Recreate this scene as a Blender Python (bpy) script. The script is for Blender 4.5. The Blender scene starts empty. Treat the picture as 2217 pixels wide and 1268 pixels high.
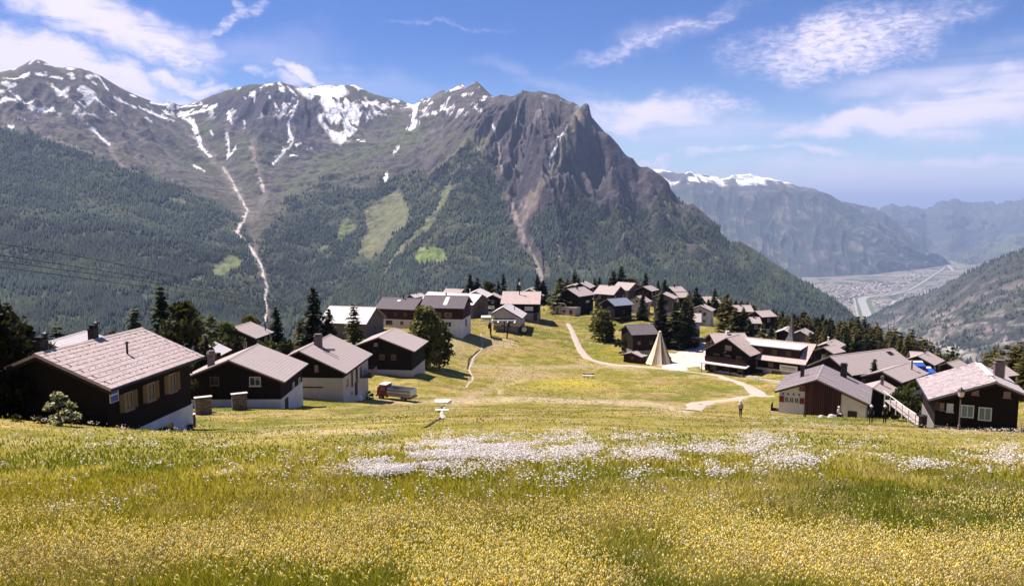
import bpy, bmesh, math, random
import numpy as np
from mathutils import Vector, Matrix

random.seed(7)
RNG = np.random.default_rng(11)
R = math.radians
scene = bpy.context.scene
COL = scene.collection

# ------------------------------------------------------------------ camera
PITCH = R(6.0)
FOC = 1643.0                      # focal length in photo pixels
camd = bpy.data.cameras.new('camera')
cam = bpy.data.objects.new('camera', camd)
COL.objects.link(cam)
camd.sensor_fit = 'HORIZONTAL'
camd.angle = 2 * math.atan(1108.5 / FOC)
camd.clip_start = 0.1
camd.clip_end = 250000
cam.location = (0, 0, 0)
cam.rotation_euler = (R(90) - PITCH, 0, 0)
scene.camera = cam

# ------------------------------------------------------------------ light
SUN_AZ, SUN_EL = -62.0, 60.0       # azimuth from +Y (negative = left), elevation
SKY_STRENGTH = 0.055
world = bpy.data.worlds.new('World')
scene.world = world
world.use_nodes = True
sund = bpy.data.lights.new('sun', 'SUN')
sund.energy = 5.0
sund.angle = R(0.5)
sund.color = (1.0, 0.905, 0.81)
sun = bpy.data.objects.new('sun', sund)
COL.objects.link(sun)
sdir = Vector((math.sin(R(SUN_AZ)) * math.cos(R(SUN_EL)), math.cos(R(SUN_AZ)) * math.cos(R(SUN_EL)), math.sin(R(SUN_EL))))
sun.rotation_euler = sdir.to_track_quat('Z', 'Y').to_euler()
sun.location = (-200, 100, 400)

vs = scene.view_settings
scene.display_settings.display_device = 'sRGB'
vs.view_transform = 'Standard'
vs.look = 'None'
vs.exposure = 0.88
vs.gamma = 1.0
vs.use_curve_mapping = False
cy = scene.cycles
cy.max_bounces = 5
cy.diffuse_bounces = 2
cy.glossy_bounces = 2
cy.transmission_bounces = 3
cy.transparent_max_bounces = 8
cy.volume_bounces = 0
cy.caustics_reflective = False
cy.caustics_refractive = False
cy.use_denoising = True


def node(nt, typ, ins=None, **kw):
    n = nt.nodes.new(typ)
    for k, v in kw.items():
        setattr(n, k, v)
    for k, v in (ins or {}).items():
        s = n.inputs[k]
        if isinstance(v, bpy.types.NodeSocket):
            nt.links.new(v, s)
        else:
            s.default_value = v
    return n


def mth(nt, op, a, b=None, c=None, clamp=False):
    ins = {0: a}
    if b is not None:
        ins[1] = b
    if c is not None:
        ins[2] = c
    return node(nt, 'ShaderNodeMath', ins, operation=op, use_clamp=clamp).outputs[0]


def build_world():
    nt = world.node_tree
    nt.nodes.clear()
    out = node(nt, 'ShaderNodeOutputWorld')
    sky = node(nt, 'ShaderNodeTexSky', sky_type='NISHITA', sun_disc=False)
    sky.sun_elevation = R(SUN_EL)
    sky.sun_rotation = R(SUN_AZ)
    sky.altitude = 1800
    sky.air_density = 1.0
    sky.dust_density = 0.4
    sky.ozone_density = 2.2
    tc = node(nt, 'ShaderNodeTexCoord')
    sep = node(nt, 'ShaderNodeSeparateXYZ', {0: tc.outputs['Generated']})
    az = mth(nt, 'MULTIPLY', mth(nt, 'ARCTAN2', sep.outputs[0], sep.outputs[1]), 180 / math.pi)
    el = mth(nt, 'MULTIPLY', mth(nt, 'ARCSINE', sep.outputs[2]), 180 / math.pi)
    V = node(nt, 'ShaderNodeCombineXYZ', {0: az, 1: el, 2: 0.0}).outputs[0]

    def ang(px, py):
        x, z = (px - 1108.5) / FOC, (634 - py) / FOC
        y = math.cos(PITCH) + z * math.sin(PITCH)
        z = -math.sin(PITCH) + z * math.cos(PITCH)
        return math.degrees(math.atan2(x, y)), math.degrees(math.atan2(z, math.hypot(x, y)))

    def noise(scale, rot, freq, detail=6, rough=0.6, dist=0.0):
        m = node(nt, 'ShaderNodeMapping', {'Vector': V, 'Rotation': (0, 0, R(rot)), 'Scale': scale})
        return node(nt, 'ShaderNodeTexNoise', {'Vector': m.outputs[0], 'Scale': freq, 'Detail': detail,
                                              'Roughness': rough, 'Distortion': dist}).outputs['Fac']
    streak = noise((0.45, 1.9, 1), 12, 0.55, 7, 0.62, 0.5)
    fine = noise((0.9, 2.2, 1), 8, 1.5, 6, 0.66, 0.4)
    soft = noise((0.3, 1.3, 1), -4, 0.5, 9, 0.62, 0.9)
    wisp = noise((0.10, 0.8, 1), -14, 0.5, 6, 0.55, 0.9)
    wn = node(nt, 'ShaderNodeTexNoise', {'Vector': V, 'Scale': 0.22, 'Detail': 5.0, 'Roughness': 0.6})
    ws = node(nt, 'ShaderNodeVectorMath', {0: wn.outputs['Color'], 1: (0.5, 0.5, 0.5)}, operation='SUBTRACT')
    wm = node(nt, 'ShaderNodeVectorMath', {0: ws.outputs[0], 1: (9.0, 4.0, 0.0)}, operation='MULTIPLY')
    VW = node(nt, 'ShaderNodeVectorMath', {0: V, 1: wm.outputs[0]}, operation='ADD').outputs[0]
    # cloud banks: centre, half-size (photo pixels), tilt, weight, texture
    banks = [
        (225, 45, 240, 56, -14, 1.15, streak), (300, 80, 140, 40, -16, 1.0, fine), (50, 130, 220, 58, -6, 1.6, streak), (190, 165, 240, 42, -12, 1.5, soft), (120, 120, 120, 30, -10, 1.3, fine),
        (300, 200, 190, 22, -9, 0.75, soft), (370, 105, 90, 40, -16, 0.8, streak),
        (643, 147, 52, 17, -16, 1.25, soft), (618, 166, 48, 14, -10, 0.8, soft), (455, 193, 62, 13, -5, 1.0, soft), (380, 165, 70, 20, -10, 1.0, soft),
        (505, 38, 140, 12, 31, 0.6, fine), (960, 42, 160, 7, -5, 0.35, fine),
        (1810, 95, 230, 62, 4, 0.95, fine), (1930, 55, 190, 45, 8, 0.7, fine), (2080, 20, 120, 30, 0, 0.5, fine),
        (1430, 75, 210, 20, 15, 0.6, fine), (1330, 98, 80, 9, 10, 0.6, soft), (1420, 75, 160, 40, 12, 0.36, wisp),
        (1900, 262, 270, 30, 4, 1.35, soft), (2080, 225, 260, 62, 9, 1.05, soft), (2200, 205, 160, 60, 0, 1.0, soft), (2010, 195, 150, 30, 17, 0.7, soft),
        (1390, 252, 190, 42, -4, 1.1, soft), (1500, 235, 160, 30, -3, 0.7, fine), (1560, 330, 95, 9, 2, 0.85, soft),
        (1770, 326, 110, 10, -4, 1.0, soft), (1420, 350, 36, 7, 8, 1.0, soft), (2120, 343, 160, 15, -4, 1.2, soft), (2060, 362, 45, 22, -30, 0.5, soft),
        (1330, 282, 60, 10, 0, 0.8, soft), (1900, 405, 620, 60, 0, 1.0, soft), (1500, 300, 300, 50, 3, 0.5, wisp), (2050, 150, 300, 60, 6, 0.6, wisp), (760, 165, 330, 40, -10, 0.4, wisp), (560, 110, 240, 50, 8, 0.34, wisp), (1150, 170, 140, 22, -12, 0.4, wisp),
    ]
    total = None
    for (px, py, hw, hh, tilt, wgt, tex) in banks:
        a, e = ang(px, py)
        a1, _ = ang(px + hw, py)
        _, e1 = ang(px, py - hh)
        m = node(nt, 'ShaderNodeMapping', {'Vector': VW, 'Location': (a, e, 0), 'Rotation': (0, 0, R(tilt)),
                                           'Scale': (abs(a1 - a), abs(e1 - e), 1)}, vector_type='TEXTURE')
        ln = node(nt, 'ShaderNodeVectorMath', {0: m.outputs[0]}, operation='LENGTH').outputs['Value']
        f = node(nt, 'ShaderNodeMapRange', {'Value': ln, 'From Min': 1.85, 'From Max': 0.05, 'To Min': 0.0, 'To Max': wgt},
                 interpolation_type='SMOOTHSTEP').outputs[0]
        f = mth(nt, 'MULTIPLY', f, mth(nt, 'MULTIPLY_ADD', tex, 2.5, -0.22))
        total = f if total is None else mth(nt, 'MAXIMUM', total, f)
    gen = node(nt, 'ShaderNodeMapRange', {'Value': wisp, 'From Min': 0.5, 'From Max': 0.85, 'To Min': 0.0, 'To Max': 0.34},
               interpolation_type='SMOOTHSTEP').outputs[0]
    total = mth(nt, 'MAXIMUM', total, gen)
    dens = node(nt, 'ShaderNodeMapRange', {'Value': total, 'From Min': 0.08, 'From Max': 1.25, 'To Min': 0.0, 'To Max': 0.95},
                interpolation_type='SMOOTHSTEP').outputs[0]
    up = node(nt, 'ShaderNodeMapRange', {'Value': el, 'From Min': -1.0, 'From Max': 1.0}).outputs[0]
    dens = mth(nt, 'MULTIPLY', dens, up)
    hz = node(nt, 'ShaderNodeMapRange', {'Value': el, 'From Min': 0.0, 'From Max': 13.0}, interpolation_type='SMOOTHSTEP').outputs[0]
    hue = node(nt, 'ShaderNodeMix', {0: hz, 6: (1.75, 1.68, 1.60, 1), 7: (0.51, 0.77, 1.30, 1)}, data_type='RGBA')
    tint = node(nt, 'ShaderNodeMix', {6: sky.outputs[0], 7: hue.outputs[2]}, data_type='RGBA', blend_type='MULTIPLY')
    tint.inputs[0].default_value = 1.0
    mix = node(nt, 'ShaderNodeMix', {0: dens, 6: tint.outputs[2], 7: (11.5, 10.3, 12.2, 1)}, data_type='RGBA')
    bg = node(nt, 'ShaderNodeBackground', {'Color': mix.outputs[2], 'Strength': SKY_STRENGTH})
    nt.links.new(bg.outputs[0], out.inputs['Surface'])


build_world()

# ------------------------------------------------------------------ small numeric toolbox
CP, SP = math.cos(PITCH), math.sin(PITCH)


def ray(px, py, d):
    """A surveyed point: direction read off the photograph, distance d metres ahead."""
    u = (px - 1108.5) / FOC
    v = (634.0 - py) / FOC
    s = d / (CP + v * SP)
    return np.array([u * s, d, (-SP + v * CP) * s])


def project(P):
    P = np.asarray(P, float)
    f = P[..., 1] * CP - P[..., 2] * SP
    up = P[..., 1] * SP + P[..., 2] * CP
    return 1108.5 + FOC * P[..., 0] / f, 634.0 - FOC * up / f


def _hash(ix, iy, seed):
    h = (ix.astype(np.int64) * 374761393 + iy.astype(np.int64) * 668265263 + seed * 982451653) & 0xFFFFFFFF
    h = ((h ^ (h >> 13)) * 1274126177) & 0xFFFFFFFF
    h = ((h ^ (h >> 16)) * 2246822519) & 0xFFFFFFFF
    return ((h ^ (h >> 15)) & 0xFFFF) / 65535.0


def vnoise(x, y, seed=0):
    x = np.asarray(x, float)
    y = np.asarray(y, float)
    ix, iy = np.floor(x), np.floor(y)
    fx, fy = x - ix, y - iy
    fx = fx * fx * fx * (fx * (fx * 6 - 15) + 10)
    fy = fy * fy * fy * (fy * (fy * 6 - 15) + 10)
    ix = ix.astype(np.int64)
    iy = iy.astype(np.int64)
    a, b = _hash(ix, iy, seed), _hash(ix + 1, iy, seed)
    c, d = _hash(ix, iy + 1, seed), _hash(ix + 1, iy + 1, seed)
    return (a + (b - a) * fx) * (1 - fy) + (c + (d - c) * fx) * fy


def fbm(x, y, seed=0, octv=4, gain=0.5):
    s, a, t = 0.0, 1.0, 0.0
    for o in range(octv):
        s = s + a * vnoise(x * 2 ** o + 17.3 * o, y * 2 ** o - 9.1 * o, seed + o)
        t += a
        a *= gain
    return s / t


def ridged(x, y, seed=0, octv=4, gain=0.5):
    s, a, t = 0.0, 1.0, 0.0
    for o in range(octv):
        n = 1 - np.abs(2 * vnoise(x * 2 ** o + 31.7 * o, y * 2 ** o + 11.9 * o, seed + o) - 1)
        s = s + a * n * n
        t += a
        a *= gain
    return s / t


class RBF:
    """Surface through scattered survey points; c = 0 keeps creases (ridges, gullies), c > 0 rounds them."""

    def __init__(self, P, c=0.0, smooth=0.0):
        P = np.asarray(P, float)
        self.c, self.X = c, P[:, :2]
        n = len(P)
        D = self.phi(self.X, self.X)
        A = np.zeros((n + 3, n + 3))
        A[:n, :n] = D - smooth * np.eye(n)
        Q = np.column_stack([np.ones(n), self.X / 1000])
        A[:n, n:] = Q
        A[n:, :n] = Q.T
        b = np.zeros(n + 3)
        b[:n] = P[:, 2]
        self.w = np.linalg.solve(A + 1e-9 * np.eye(n + 3), b)

    def phi(self, A, B):
        d2 = (A[:, None, 0] - B[None, :, 0]) ** 2 + (A[:, None, 1] - B[None, :, 1]) ** 2
        return np.sqrt(d2 + self.c ** 2)

    def __call__(self, x, y):
        x = np.asarray(x, float)
        sh = x.shape
        q = np.column_stack([x.ravel(), np.asarray(y, float).ravel()])
        out = np.empty(len(q))
        n = len(self.X)
        X32 = self.X.astype(np.float32)
        w32 = self.w[:n]
        for i in range(0, len(q), 20000):
            c = q[i:i + 20000].astype(np.float32)
            d2 = (c[:, None, 0] - X32[None, :, 0]) ** 2 + (c[:, None, 1] - X32[None, :, 1]) ** 2
            out[i:i + 20000] = np.sqrt(d2 + np.float32(self.c ** 2)).astype(np.float64) @ w32
        out += self.w[n] + q[:, 0] / 1000 * self.w[n + 1] + q[:, 1] / 1000 * self.w[n + 2]
        return out.reshape(sh)


def seg_dist(px, py, line):
    """Distance from points to a polyline (all in the same plane)."""
    best = np.full(px.shape, 1e9)
    for (x0, y0), (x1, y1) in zip(line[:-1], line[1:]):
        dx, dy = x1 - x0, y1 - y0
        t = np.clip(((px - x0) * dx + (py - y0) * dy) / (dx * dx + dy * dy + 1e-9), 0, 1)
        best = np.minimum(best, np.hypot(px - x0 - t * dx, py - y0 - t * dy))
    return best


def in_poly(px, py, poly):
    ins = np.zeros(px.shape, bool)
    n = len(poly)
    for i in range(n):
        x0, y0 = poly[i]
        x1, y1 = poly[(i + 1) % n]
        if y0 == y1:
            continue
        c = ((y0 > py) != (y1 > py)) & (px < (x1 - x0) * (py - y0) / (y1 - y0) + x0)
        ins ^= c
    return ins


def soft_poly(px, py, poly, edge=6.0):
    """1 inside, 0 outside, with a ramp of the given width."""
    d = seg_dist(px, py, list(poly) + [poly[0]])
    s = np.where(in_poly(px, py, poly), d, -d)
    return np.clip(s / edge + 0.5, 0, 1)


def mixc(a, b, t):
    return a + (np.asarray(b) - a) * t[..., None]


# ------------------------------------------------------------------ mesh helpers
def tag(o, label=None, cat=None, group=None, kind=None):
    if label:
        o['label'] = label
    if cat:
        o['category'] = cat
    if group:
        o['group'] = group
    if kind:
        o['kind'] = kind
    return o


def link(name, me, mat=None, parent=None):
    o = bpy.data.objects.new(name, me)
    COL.objects.link(o)
    if mat is not None and me is not None and not me.materials:
        for m in (mat if isinstance(mat, (list, tuple)) else [mat]):
            me.materials.append(m)
    if parent is not None:
        o.parent = parent
    return o


def empty(name, loc, rz=0.0):
    o = bpy.data.objects.new(name, None)
    o.empty_display_size = 0.3
    COL.objects.link(o)
    o.location = loc
    o.rotation_euler = (0, 0, rz)
    return o


def np_mesh(name, V, T, col=None, smooth=False):
    """Fast mesh from numpy verts and equal-sided faces; col = per-vertex RGB."""
    V = np.ascontiguousarray(V, np.float32)
    T = np.ascontiguousarray(T, np.int32)
    me = bpy.data.meshes.new(name)
    nf, k = T.shape
    me.vertices.add(len(V))
    me.vertices.foreach_set('co', V.ravel())
    me.loops.add(nf * k)
    me.loops.foreach_set('vertex_index', T.ravel())
    me.polygons.add(nf)
    me.polygons.foreach_set('loop_start', np.arange(0, nf * k, k, dtype=np.int32))
    me.polygons.foreach_set('loop_total', np.full(nf, k, np.int32))
    if smooth:
        me.polygons.foreach_set('use_smooth', np.ones(nf, bool))
    if col is not None:
        a = me.attributes.new('tone', 'FLOAT_COLOR', 'POINT')
        c = np.ones((len(V), 4), np.float32)
        c[:, :3] = col
        a.data.foreach_set('color', c.ravel())
    me.update(calc_edges=True)
    return me


def grid_faces(nr, nc):
    i = np.arange(nr * nc).reshape(nr, nc)
    return np.stack([i[:-1, :-1], i[:-1, 1:], i[1:, 1:], i[1:, :-1]], -1).reshape(-1, 4)


class MB:
    """Collects boxes, prisms, tubes into one mesh."""

    def __init__(self):
        self.v, self.f = [], []

    def add(self, vs, fs):
        b = len(self.v)
        self.v += [tuple(p) for p in vs]
        self.f += [tuple(b + i for i in f) for f in fs]
        return self

    def hexa(self, p):       # p: 4 bottom (ccw from above) + 4 top
        return self.add(p, [(3, 2, 1, 0), (4, 5, 6, 7), (0, 1, 5, 4), (1, 2, 6, 5), (2, 3, 7, 6), (3, 0, 4, 7)])

    def box(self, x0, x1, y0, y1, z0, z1):
        return self.hexa([(x0, y0, z0), (x1, y0, z0), (x1, y1, z0), (x0, y1, z0),
                          (x0, y0, z1), (x1, y0, z1), (x1, y1, z1), (x0, y1, z1)])

    def tube(self, a, b, ra, rb=None, n=6, caps=True):
        a, b = Vector(a), Vector(b)
        rb = ra if rb is None else rb
        q = (b - a).to_track_quat('Z', 'Y')
        vs = []
        for c, r in ((a, ra), (b, rb)):
            for i in range(n):
                t = 2 * math.pi * i / n
                vs.append(c + q @ Vector((math.cos(t) * r, math.sin(t) * r, 0)))
        fs = [(i, (i + 1) % n, n + (i + 1) % n, n + i) for i in range(n)]
        if caps:
            fs += [tuple(range(n - 1, -1, -1)), tuple(range(n, 2 * n))]
        return self.add(vs, fs)

    def lathe(self, prof, n=10, c=(0, 0, 0)):
        vs = [(c[0] + r * math.cos(2 * math.pi * i / n), c[1] + r * math.sin(2 * math.pi * i / n), c[2] + z)
              for r, z in prof for i in range(n)]
        fs = [(k * n + i, k * n + (i + 1) % n, (k + 1) * n + (i + 1) % n, (k + 1) * n + i)
              for k in range(len(prof) - 1) for i in range(n)]
        fs += [tuple(range(n - 1, -1, -1)), tuple((len(prof) - 1) * n + i for i in range(n))]
        return self.add(vs, fs)

    def mesh(self, name):
        me = bpy.data.meshes.new(name)
        me.from_pydata(self.v, [], self.f)
        me.update()
        return me

    def build(self, name, mat, parent=None):
        return link(name, self.mesh(name), mat, parent)


# ------------------------------------------------------------------ materials
def material(name, color, rough=0.85, var=0.25, scale=1.0, stretch=(1, 1, 1), bump=0.0, bump_scale=None, spec=0.2,
             second=None, attr=False, metal=0.0, detail=5.0):
    """Principled with object-space noise in colour and fine relief; attr reads the 'tone' colour attribute."""
    m = bpy.data.materials.new(name)
    m.use_nodes = True
    nt = m.node_tree
    nt.nodes.clear()
    out = node(nt, 'ShaderNodeOutputMaterial')
    tc = node(nt, 'ShaderNodeTexCoord')
    mp = node(nt, 'ShaderNodeMapping', {'Vector': tc.outputs['Object'], 'Scale': stretch})
    nz = node(nt, 'ShaderNodeTexNoise', {'Vector': mp.outputs[0], 'Scale': scale, 'Detail': detail, 'Roughness': 0.6})
    base = node(nt, 'ShaderNodeAttribute', attribute_name='tone').outputs['Color'] if attr else None
    if second is not None:
        f = node(nt, 'ShaderNodeMapRange', {'Value': nz.outputs['Fac'], 'From Min': 0.38, 'From Max': 0.64}).outputs[0]
        mx = node(nt, 'ShaderNodeMix', {0: f, 6: (*color, 1), 7: (*second, 1)}, data_type='RGBA')
        base = mx.outputs[2]
    f = node(nt, 'ShaderNodeMapRange', {'Value': nz.outputs['Fac'], 'From Min': 0.25, 'From Max': 0.75,
                                        'To Min': 1 - var, 'To Max': 1 + var}).outputs[0]
    mul = node(nt, 'ShaderNodeMix', {7: f}, data_type='RGBA', blend_type='MULTIPLY')
    mul.inputs[0].default_value = 1.0
    if base is None:
        mul.inputs[6].default_value = (*color, 1)
    else:
        nt.links.new(base, mul.inputs[6])
    b = node(nt, 'ShaderNodeBsdfPrincipled', {'Base Color': mul.outputs[2], 'Roughness': rough, 'Metallic': metal,
                                              'Specular IOR Level': spec})
    if bump:
        n2 = node(nt, 'ShaderNodeTexNoise', {'Vector': mp.outputs[0], 'Scale': bump_scale or scale * 3, 'Detail': 5.0})
        bp = node(nt, 'ShaderNodeBump', {'Height': n2.outputs['Fac'], 'Strength': 0.6, 'Distance': bump})
        nt.links.new(bp.outputs[0], b.inputs['Normal'])
    nt.links.new(b.outputs[0], out.inputs[0])
    return m


def leaf_material(name, translucent=0.4, tint=(1, 1, 1), glow=(1.0, 1.05, 0.55)):
    """Foliage: per-vertex tone, some light passing through the leaf."""
    m = bpy.data.materials.new(name)
    m.use_nodes = True
    nt = m.node_tree
    nt.nodes.clear()
    out = node(nt, 'ShaderNodeOutputMaterial')
    at = node(nt, 'ShaderNodeAttribute', attribute_name='tone')
    oi = node(nt, 'ShaderNodeObjectInfo')
    k = node(nt, 'ShaderNodeMapRange', {'Value': oi.outputs['Random'], 'To Min': 0.8, 'To Max': 1.2}).outputs[0]
    mul = node(nt, 'ShaderNodeMix', {6: at.outputs['Color'], 7: k}, data_type='RGBA', blend_type='MULTIPLY')
    mul.inputs[0].default_value = 1.0
    d = node(nt, 'ShaderNodeBsdfPrincipled', {'Base Color': mul.outputs[2], 'Roughness': 0.6, 'Specular IOR Level': 0.15})
    g = node(nt, 'ShaderNodeMix', {6: mul.outputs[2], 7: (*glow, 1)}, data_type='RGBA', blend_type='MULTIPLY')
    g.inputs[0].default_value = 1.0
    t = node(nt, 'ShaderNodeBsdfTranslucent', {'Color': g.outputs[2]})
    mx = node(nt, 'ShaderNodeMixShader', {0: translucent, 1: d.outputs[0], 2: t.outputs[0]})
    nt.links.new(mx.outputs[0], out.inputs[0])
    return m


M = {
    'timber': material('dark_timber', (0.011, 0.0062, 0.0046), 0.9, 0.5, 2.0, (0.6, 0.6, 9), 0.02),
    'timber_mid': material('brown_timber', (0.036, 0.015, 0.011), 0.9, 0.45, 2.0, (0.6, 0.6, 9), 0.02),
    'timber_grey': material('weathered_timber', (0.16, 0.12, 0.11), 0.9, 0.4, 2.0, (0.6, 0.6, 7), 0.02),
    'plank': material('red_brown_planks', (0.085, 0.030, 0.024), 0.85, 0.55, 1.5, (6, 6, 0.5), 0.01),
    'red_wood': material('red_stained_wood', (0.14, 0.045, 0.035), 0.85, 0.35, 2.0, (5, 5, 0.6), 0.01),
    'plaster': material('white_plaster', (0.58, 0.55, 0.55), 0.9, 0.16, 0.8, bump=0.01, bump_scale=9),
    'plaster_warm': material('cream_plaster', (0.50, 0.43, 0.39), 0.9, 0.1, 1.2, bump=0.01, bump_scale=9),
    'stone_base': material('grey_stone_footing', (0.22, 0.20, 0.20), 0.95, 0.35, 2.5, bump=0.05),
    'roof': material('pale_roof_slates', (0.44, 0.36, 0.335), 0.8, 0.2, 0.9, bump=0.02, bump_scale=8, second=(0.36, 0.295, 0.275)),
    'roof_b': material('grey_roof_slates', (0.41, 0.34, 0.32), 0.8, 0.2, 0.9, bump=0.02, bump_scale=8, second=(0.345, 0.285, 0.27)),
    'roof_dark': material('dark_roof_slates', (0.135, 0.115, 0.122), 0.85, 0.2, 1.6, bump=0.02, bump_scale=8),
    'roof_blue': material('blue_grey_roof_sheet', (0.20, 0.22, 0.27), 0.55, 0.12, 1.0),
    'roof_white': material('pale_metal_roof', (0.56, 0.50, 0.49), 0.5, 0.08, 0.8),
    'roof_seam': material('seamed_metal_roof', (0.33, 0.30, 0.31), 0.6, 0.12, 1.0, (4, 0.5, 0.5)),
    'roof_stone': material('stone_roof_slabs', (0.43, 0.37, 0.37), 0.9, 0.3, 3.0, second=(0.36, 0.305, 0.31), bump=0.03),
    'tile': material('pinkish_roof_slates', (0.46, 0.36, 0.325), 0.8, 0.2, 1.5, bump=0.015, bump_scale=12),
    'fascia': material('dark_fascia_board', (0.03, 0.02, 0.018), 0.8, 0.3, 3.0),
    'fascia_pale': material('pale_edge_trim', (0.5, 0.46, 0.45), 0.7, 0.1, 3.0),
    'pane': material('window_glass', (0.02, 0.025, 0.03), 0.08, 0.1, 1.0, spec=0.6),
    'pane_teal': material('greenish_window_glass', (0.13, 0.19, 0.19), 0.15, 0.12, 0.9, spec=0.5),
    'frame': material('white_window_frame', (0.62, 0.58, 0.55), 0.6, 0.06, 4.0),
    'frame_wood': material('wooden_window_frame', (0.16, 0.09, 0.05), 0.7, 0.2, 4.0),
    'shutter': material('ochre_shutter', (0.17, 0.105, 0.045), 0.8, 0.25, 3.0, (1, 1, 6)),
    'shutter_red': material('red_shutter', (0.20, 0.02, 0.018), 0.7, 0.2, 3.0),
    'shutter_pink': material('faded_shutter', (0.30, 0.20, 0.19), 0.8, 0.2, 3.0),
    'door': material('dark_door', (0.035, 0.022, 0.02), 0.6, 0.3, 3.0),
    'chimney': material('grey_chimney_render', (0.16, 0.12, 0.115), 0.9, 0.3, 4.0, bump=0.02),
    'metal_dark': material('dark_metal', (0.03, 0.028, 0.03), 0.5, 0.2, 3.0, metal=0.4),
    'metal': material('galvanised_metal', (0.42, 0.43, 0.45), 0.4, 0.12, 3.0, metal=0.6),
    'white': material('white_paint', (0.78, 0.74, 0.73), 0.6, 0.05, 2.0),
    'blue': material('blue_awning_cloth', (0.035, 0.10, 0.42), 0.8, 0.1, 2.0),
    'bluesign': material('blue_sign_enamel', (0.05, 0.10, 0.36), 0.4, 0.08, 3.0),
    'canvas': material('cream_tent_canvas', (0.66, 0.58, 0.43), 0.9, 0.1, 1.2, bump=0.01),
    'canvas_dark': material('brown_tent_stripe', (0.22, 0.17, 0.11), 0.9, 0.15, 1.2, bump=0.01),
    'gravel': material('pale_gravel', (0.47, 0.40, 0.345), 0.95, 0.28, 1.1, bump=0.03, bump_scale=9, second=(0.37, 0.315, 0.25)),
    'plaza': material('pale_paved_ground', (0.56, 0.46, 0.41), 0.95, 0.06, 0.4, bump=0.01, bump_scale=6),
    'stone': material('pale_stone', (0.55, 0.50, 0.47), 0.9, 0.2, 3.0, bump=0.04),
    'bark': material('conifer_bark', (0.07, 0.045, 0.03), 0.95, 0.4, 6.0, (3, 3, 0.6), 0.02),
    'log': material('split_firewood', (0.20, 0.15, 0.11), 0.9, 0.4, 6.0, bump=0.02),
    'bin': material('dark_bin', (0.02, 0.015, 0.015), 0.5, 0.2, 3.0),
    'cable': material('steel_cable', (0.05, 0.06, 0.06), 0.6, 0.1, 1.0),
    'ditch': material('wet_ditch_soil', (0.03, 0.022, 0.016), 0.6, 0.3, 3.0),
    'truck_red': material('truck_red_paint', (0.24, 0.030, 0.016), 0.4, 0.15, 2.0, spec=0.4),
    'tyre': material('black_rubber', (0.012, 0.012, 0.012), 0.9, 0.2, 3.0),
    'glass_lamp': material('milk_glass_lantern', (0.62, 0.52, 0.47), 0.4, 0.05, 2.0),
    'skin': material('skin', (0.45, 0.27, 0.20), 0.6, 0.05, 3.0),
    'cloth_dark': material('dark_clothing', (0.012, 0.013, 0.018), 0.9, 0.2, 6.0),
    'cloth_white': material('white_clothing', (0.66, 0.62, 0.60), 0.9, 0.06, 6.0),
    'cloth_tan': material('tan_clothing', (0.30, 0.20, 0.15), 0.9, 0.1, 6.0),
    'leaf': leaf_material('conifer_needles', 0.34, glow=(0.9, 1.05, 0.5)),
    'leaf_light': leaf_material('larch_needles', 0.38, glow=(1.0, 1.0, 0.45)),
    'grass': leaf_material('meadow_grass', 0.5, glow=(1.15, 1.0, 0.45)),
    'petal_white': leaf_material('white_petals', 0.6, glow=(1, 1, 1)),
    'petal': leaf_material('flower_petals', 0.55, glow=(1, 1, 1)),
    'far_leaf': material('far_forest_crowns', (0.05, 0.07, 0.04), 0.9, 0.25, 0.02, attr=True),
    'mountain': material('mountain_ground', (0.1, 0.1, 0.1), 0.95, 0.5, 0.022, attr=True, bump=18.0, bump_scale=0.035, detail=8.0),
    'range': material('far_range_ground', (0.1, 0.1, 0.1), 0.95, 0.3, 0.004, attr=True, detail=8.0),
    'meadow': material('meadow_ground', (0.1, 0.1, 0.1), 0.95, 0.4, 1.1, attr=True, bump=0.12, bump_scale=2.2, detail=8.0),
    'earth': material('hidden_slope_ground', (0.06, 0.065, 0.03), 0.95, 0.3, 0.05),
}

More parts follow.
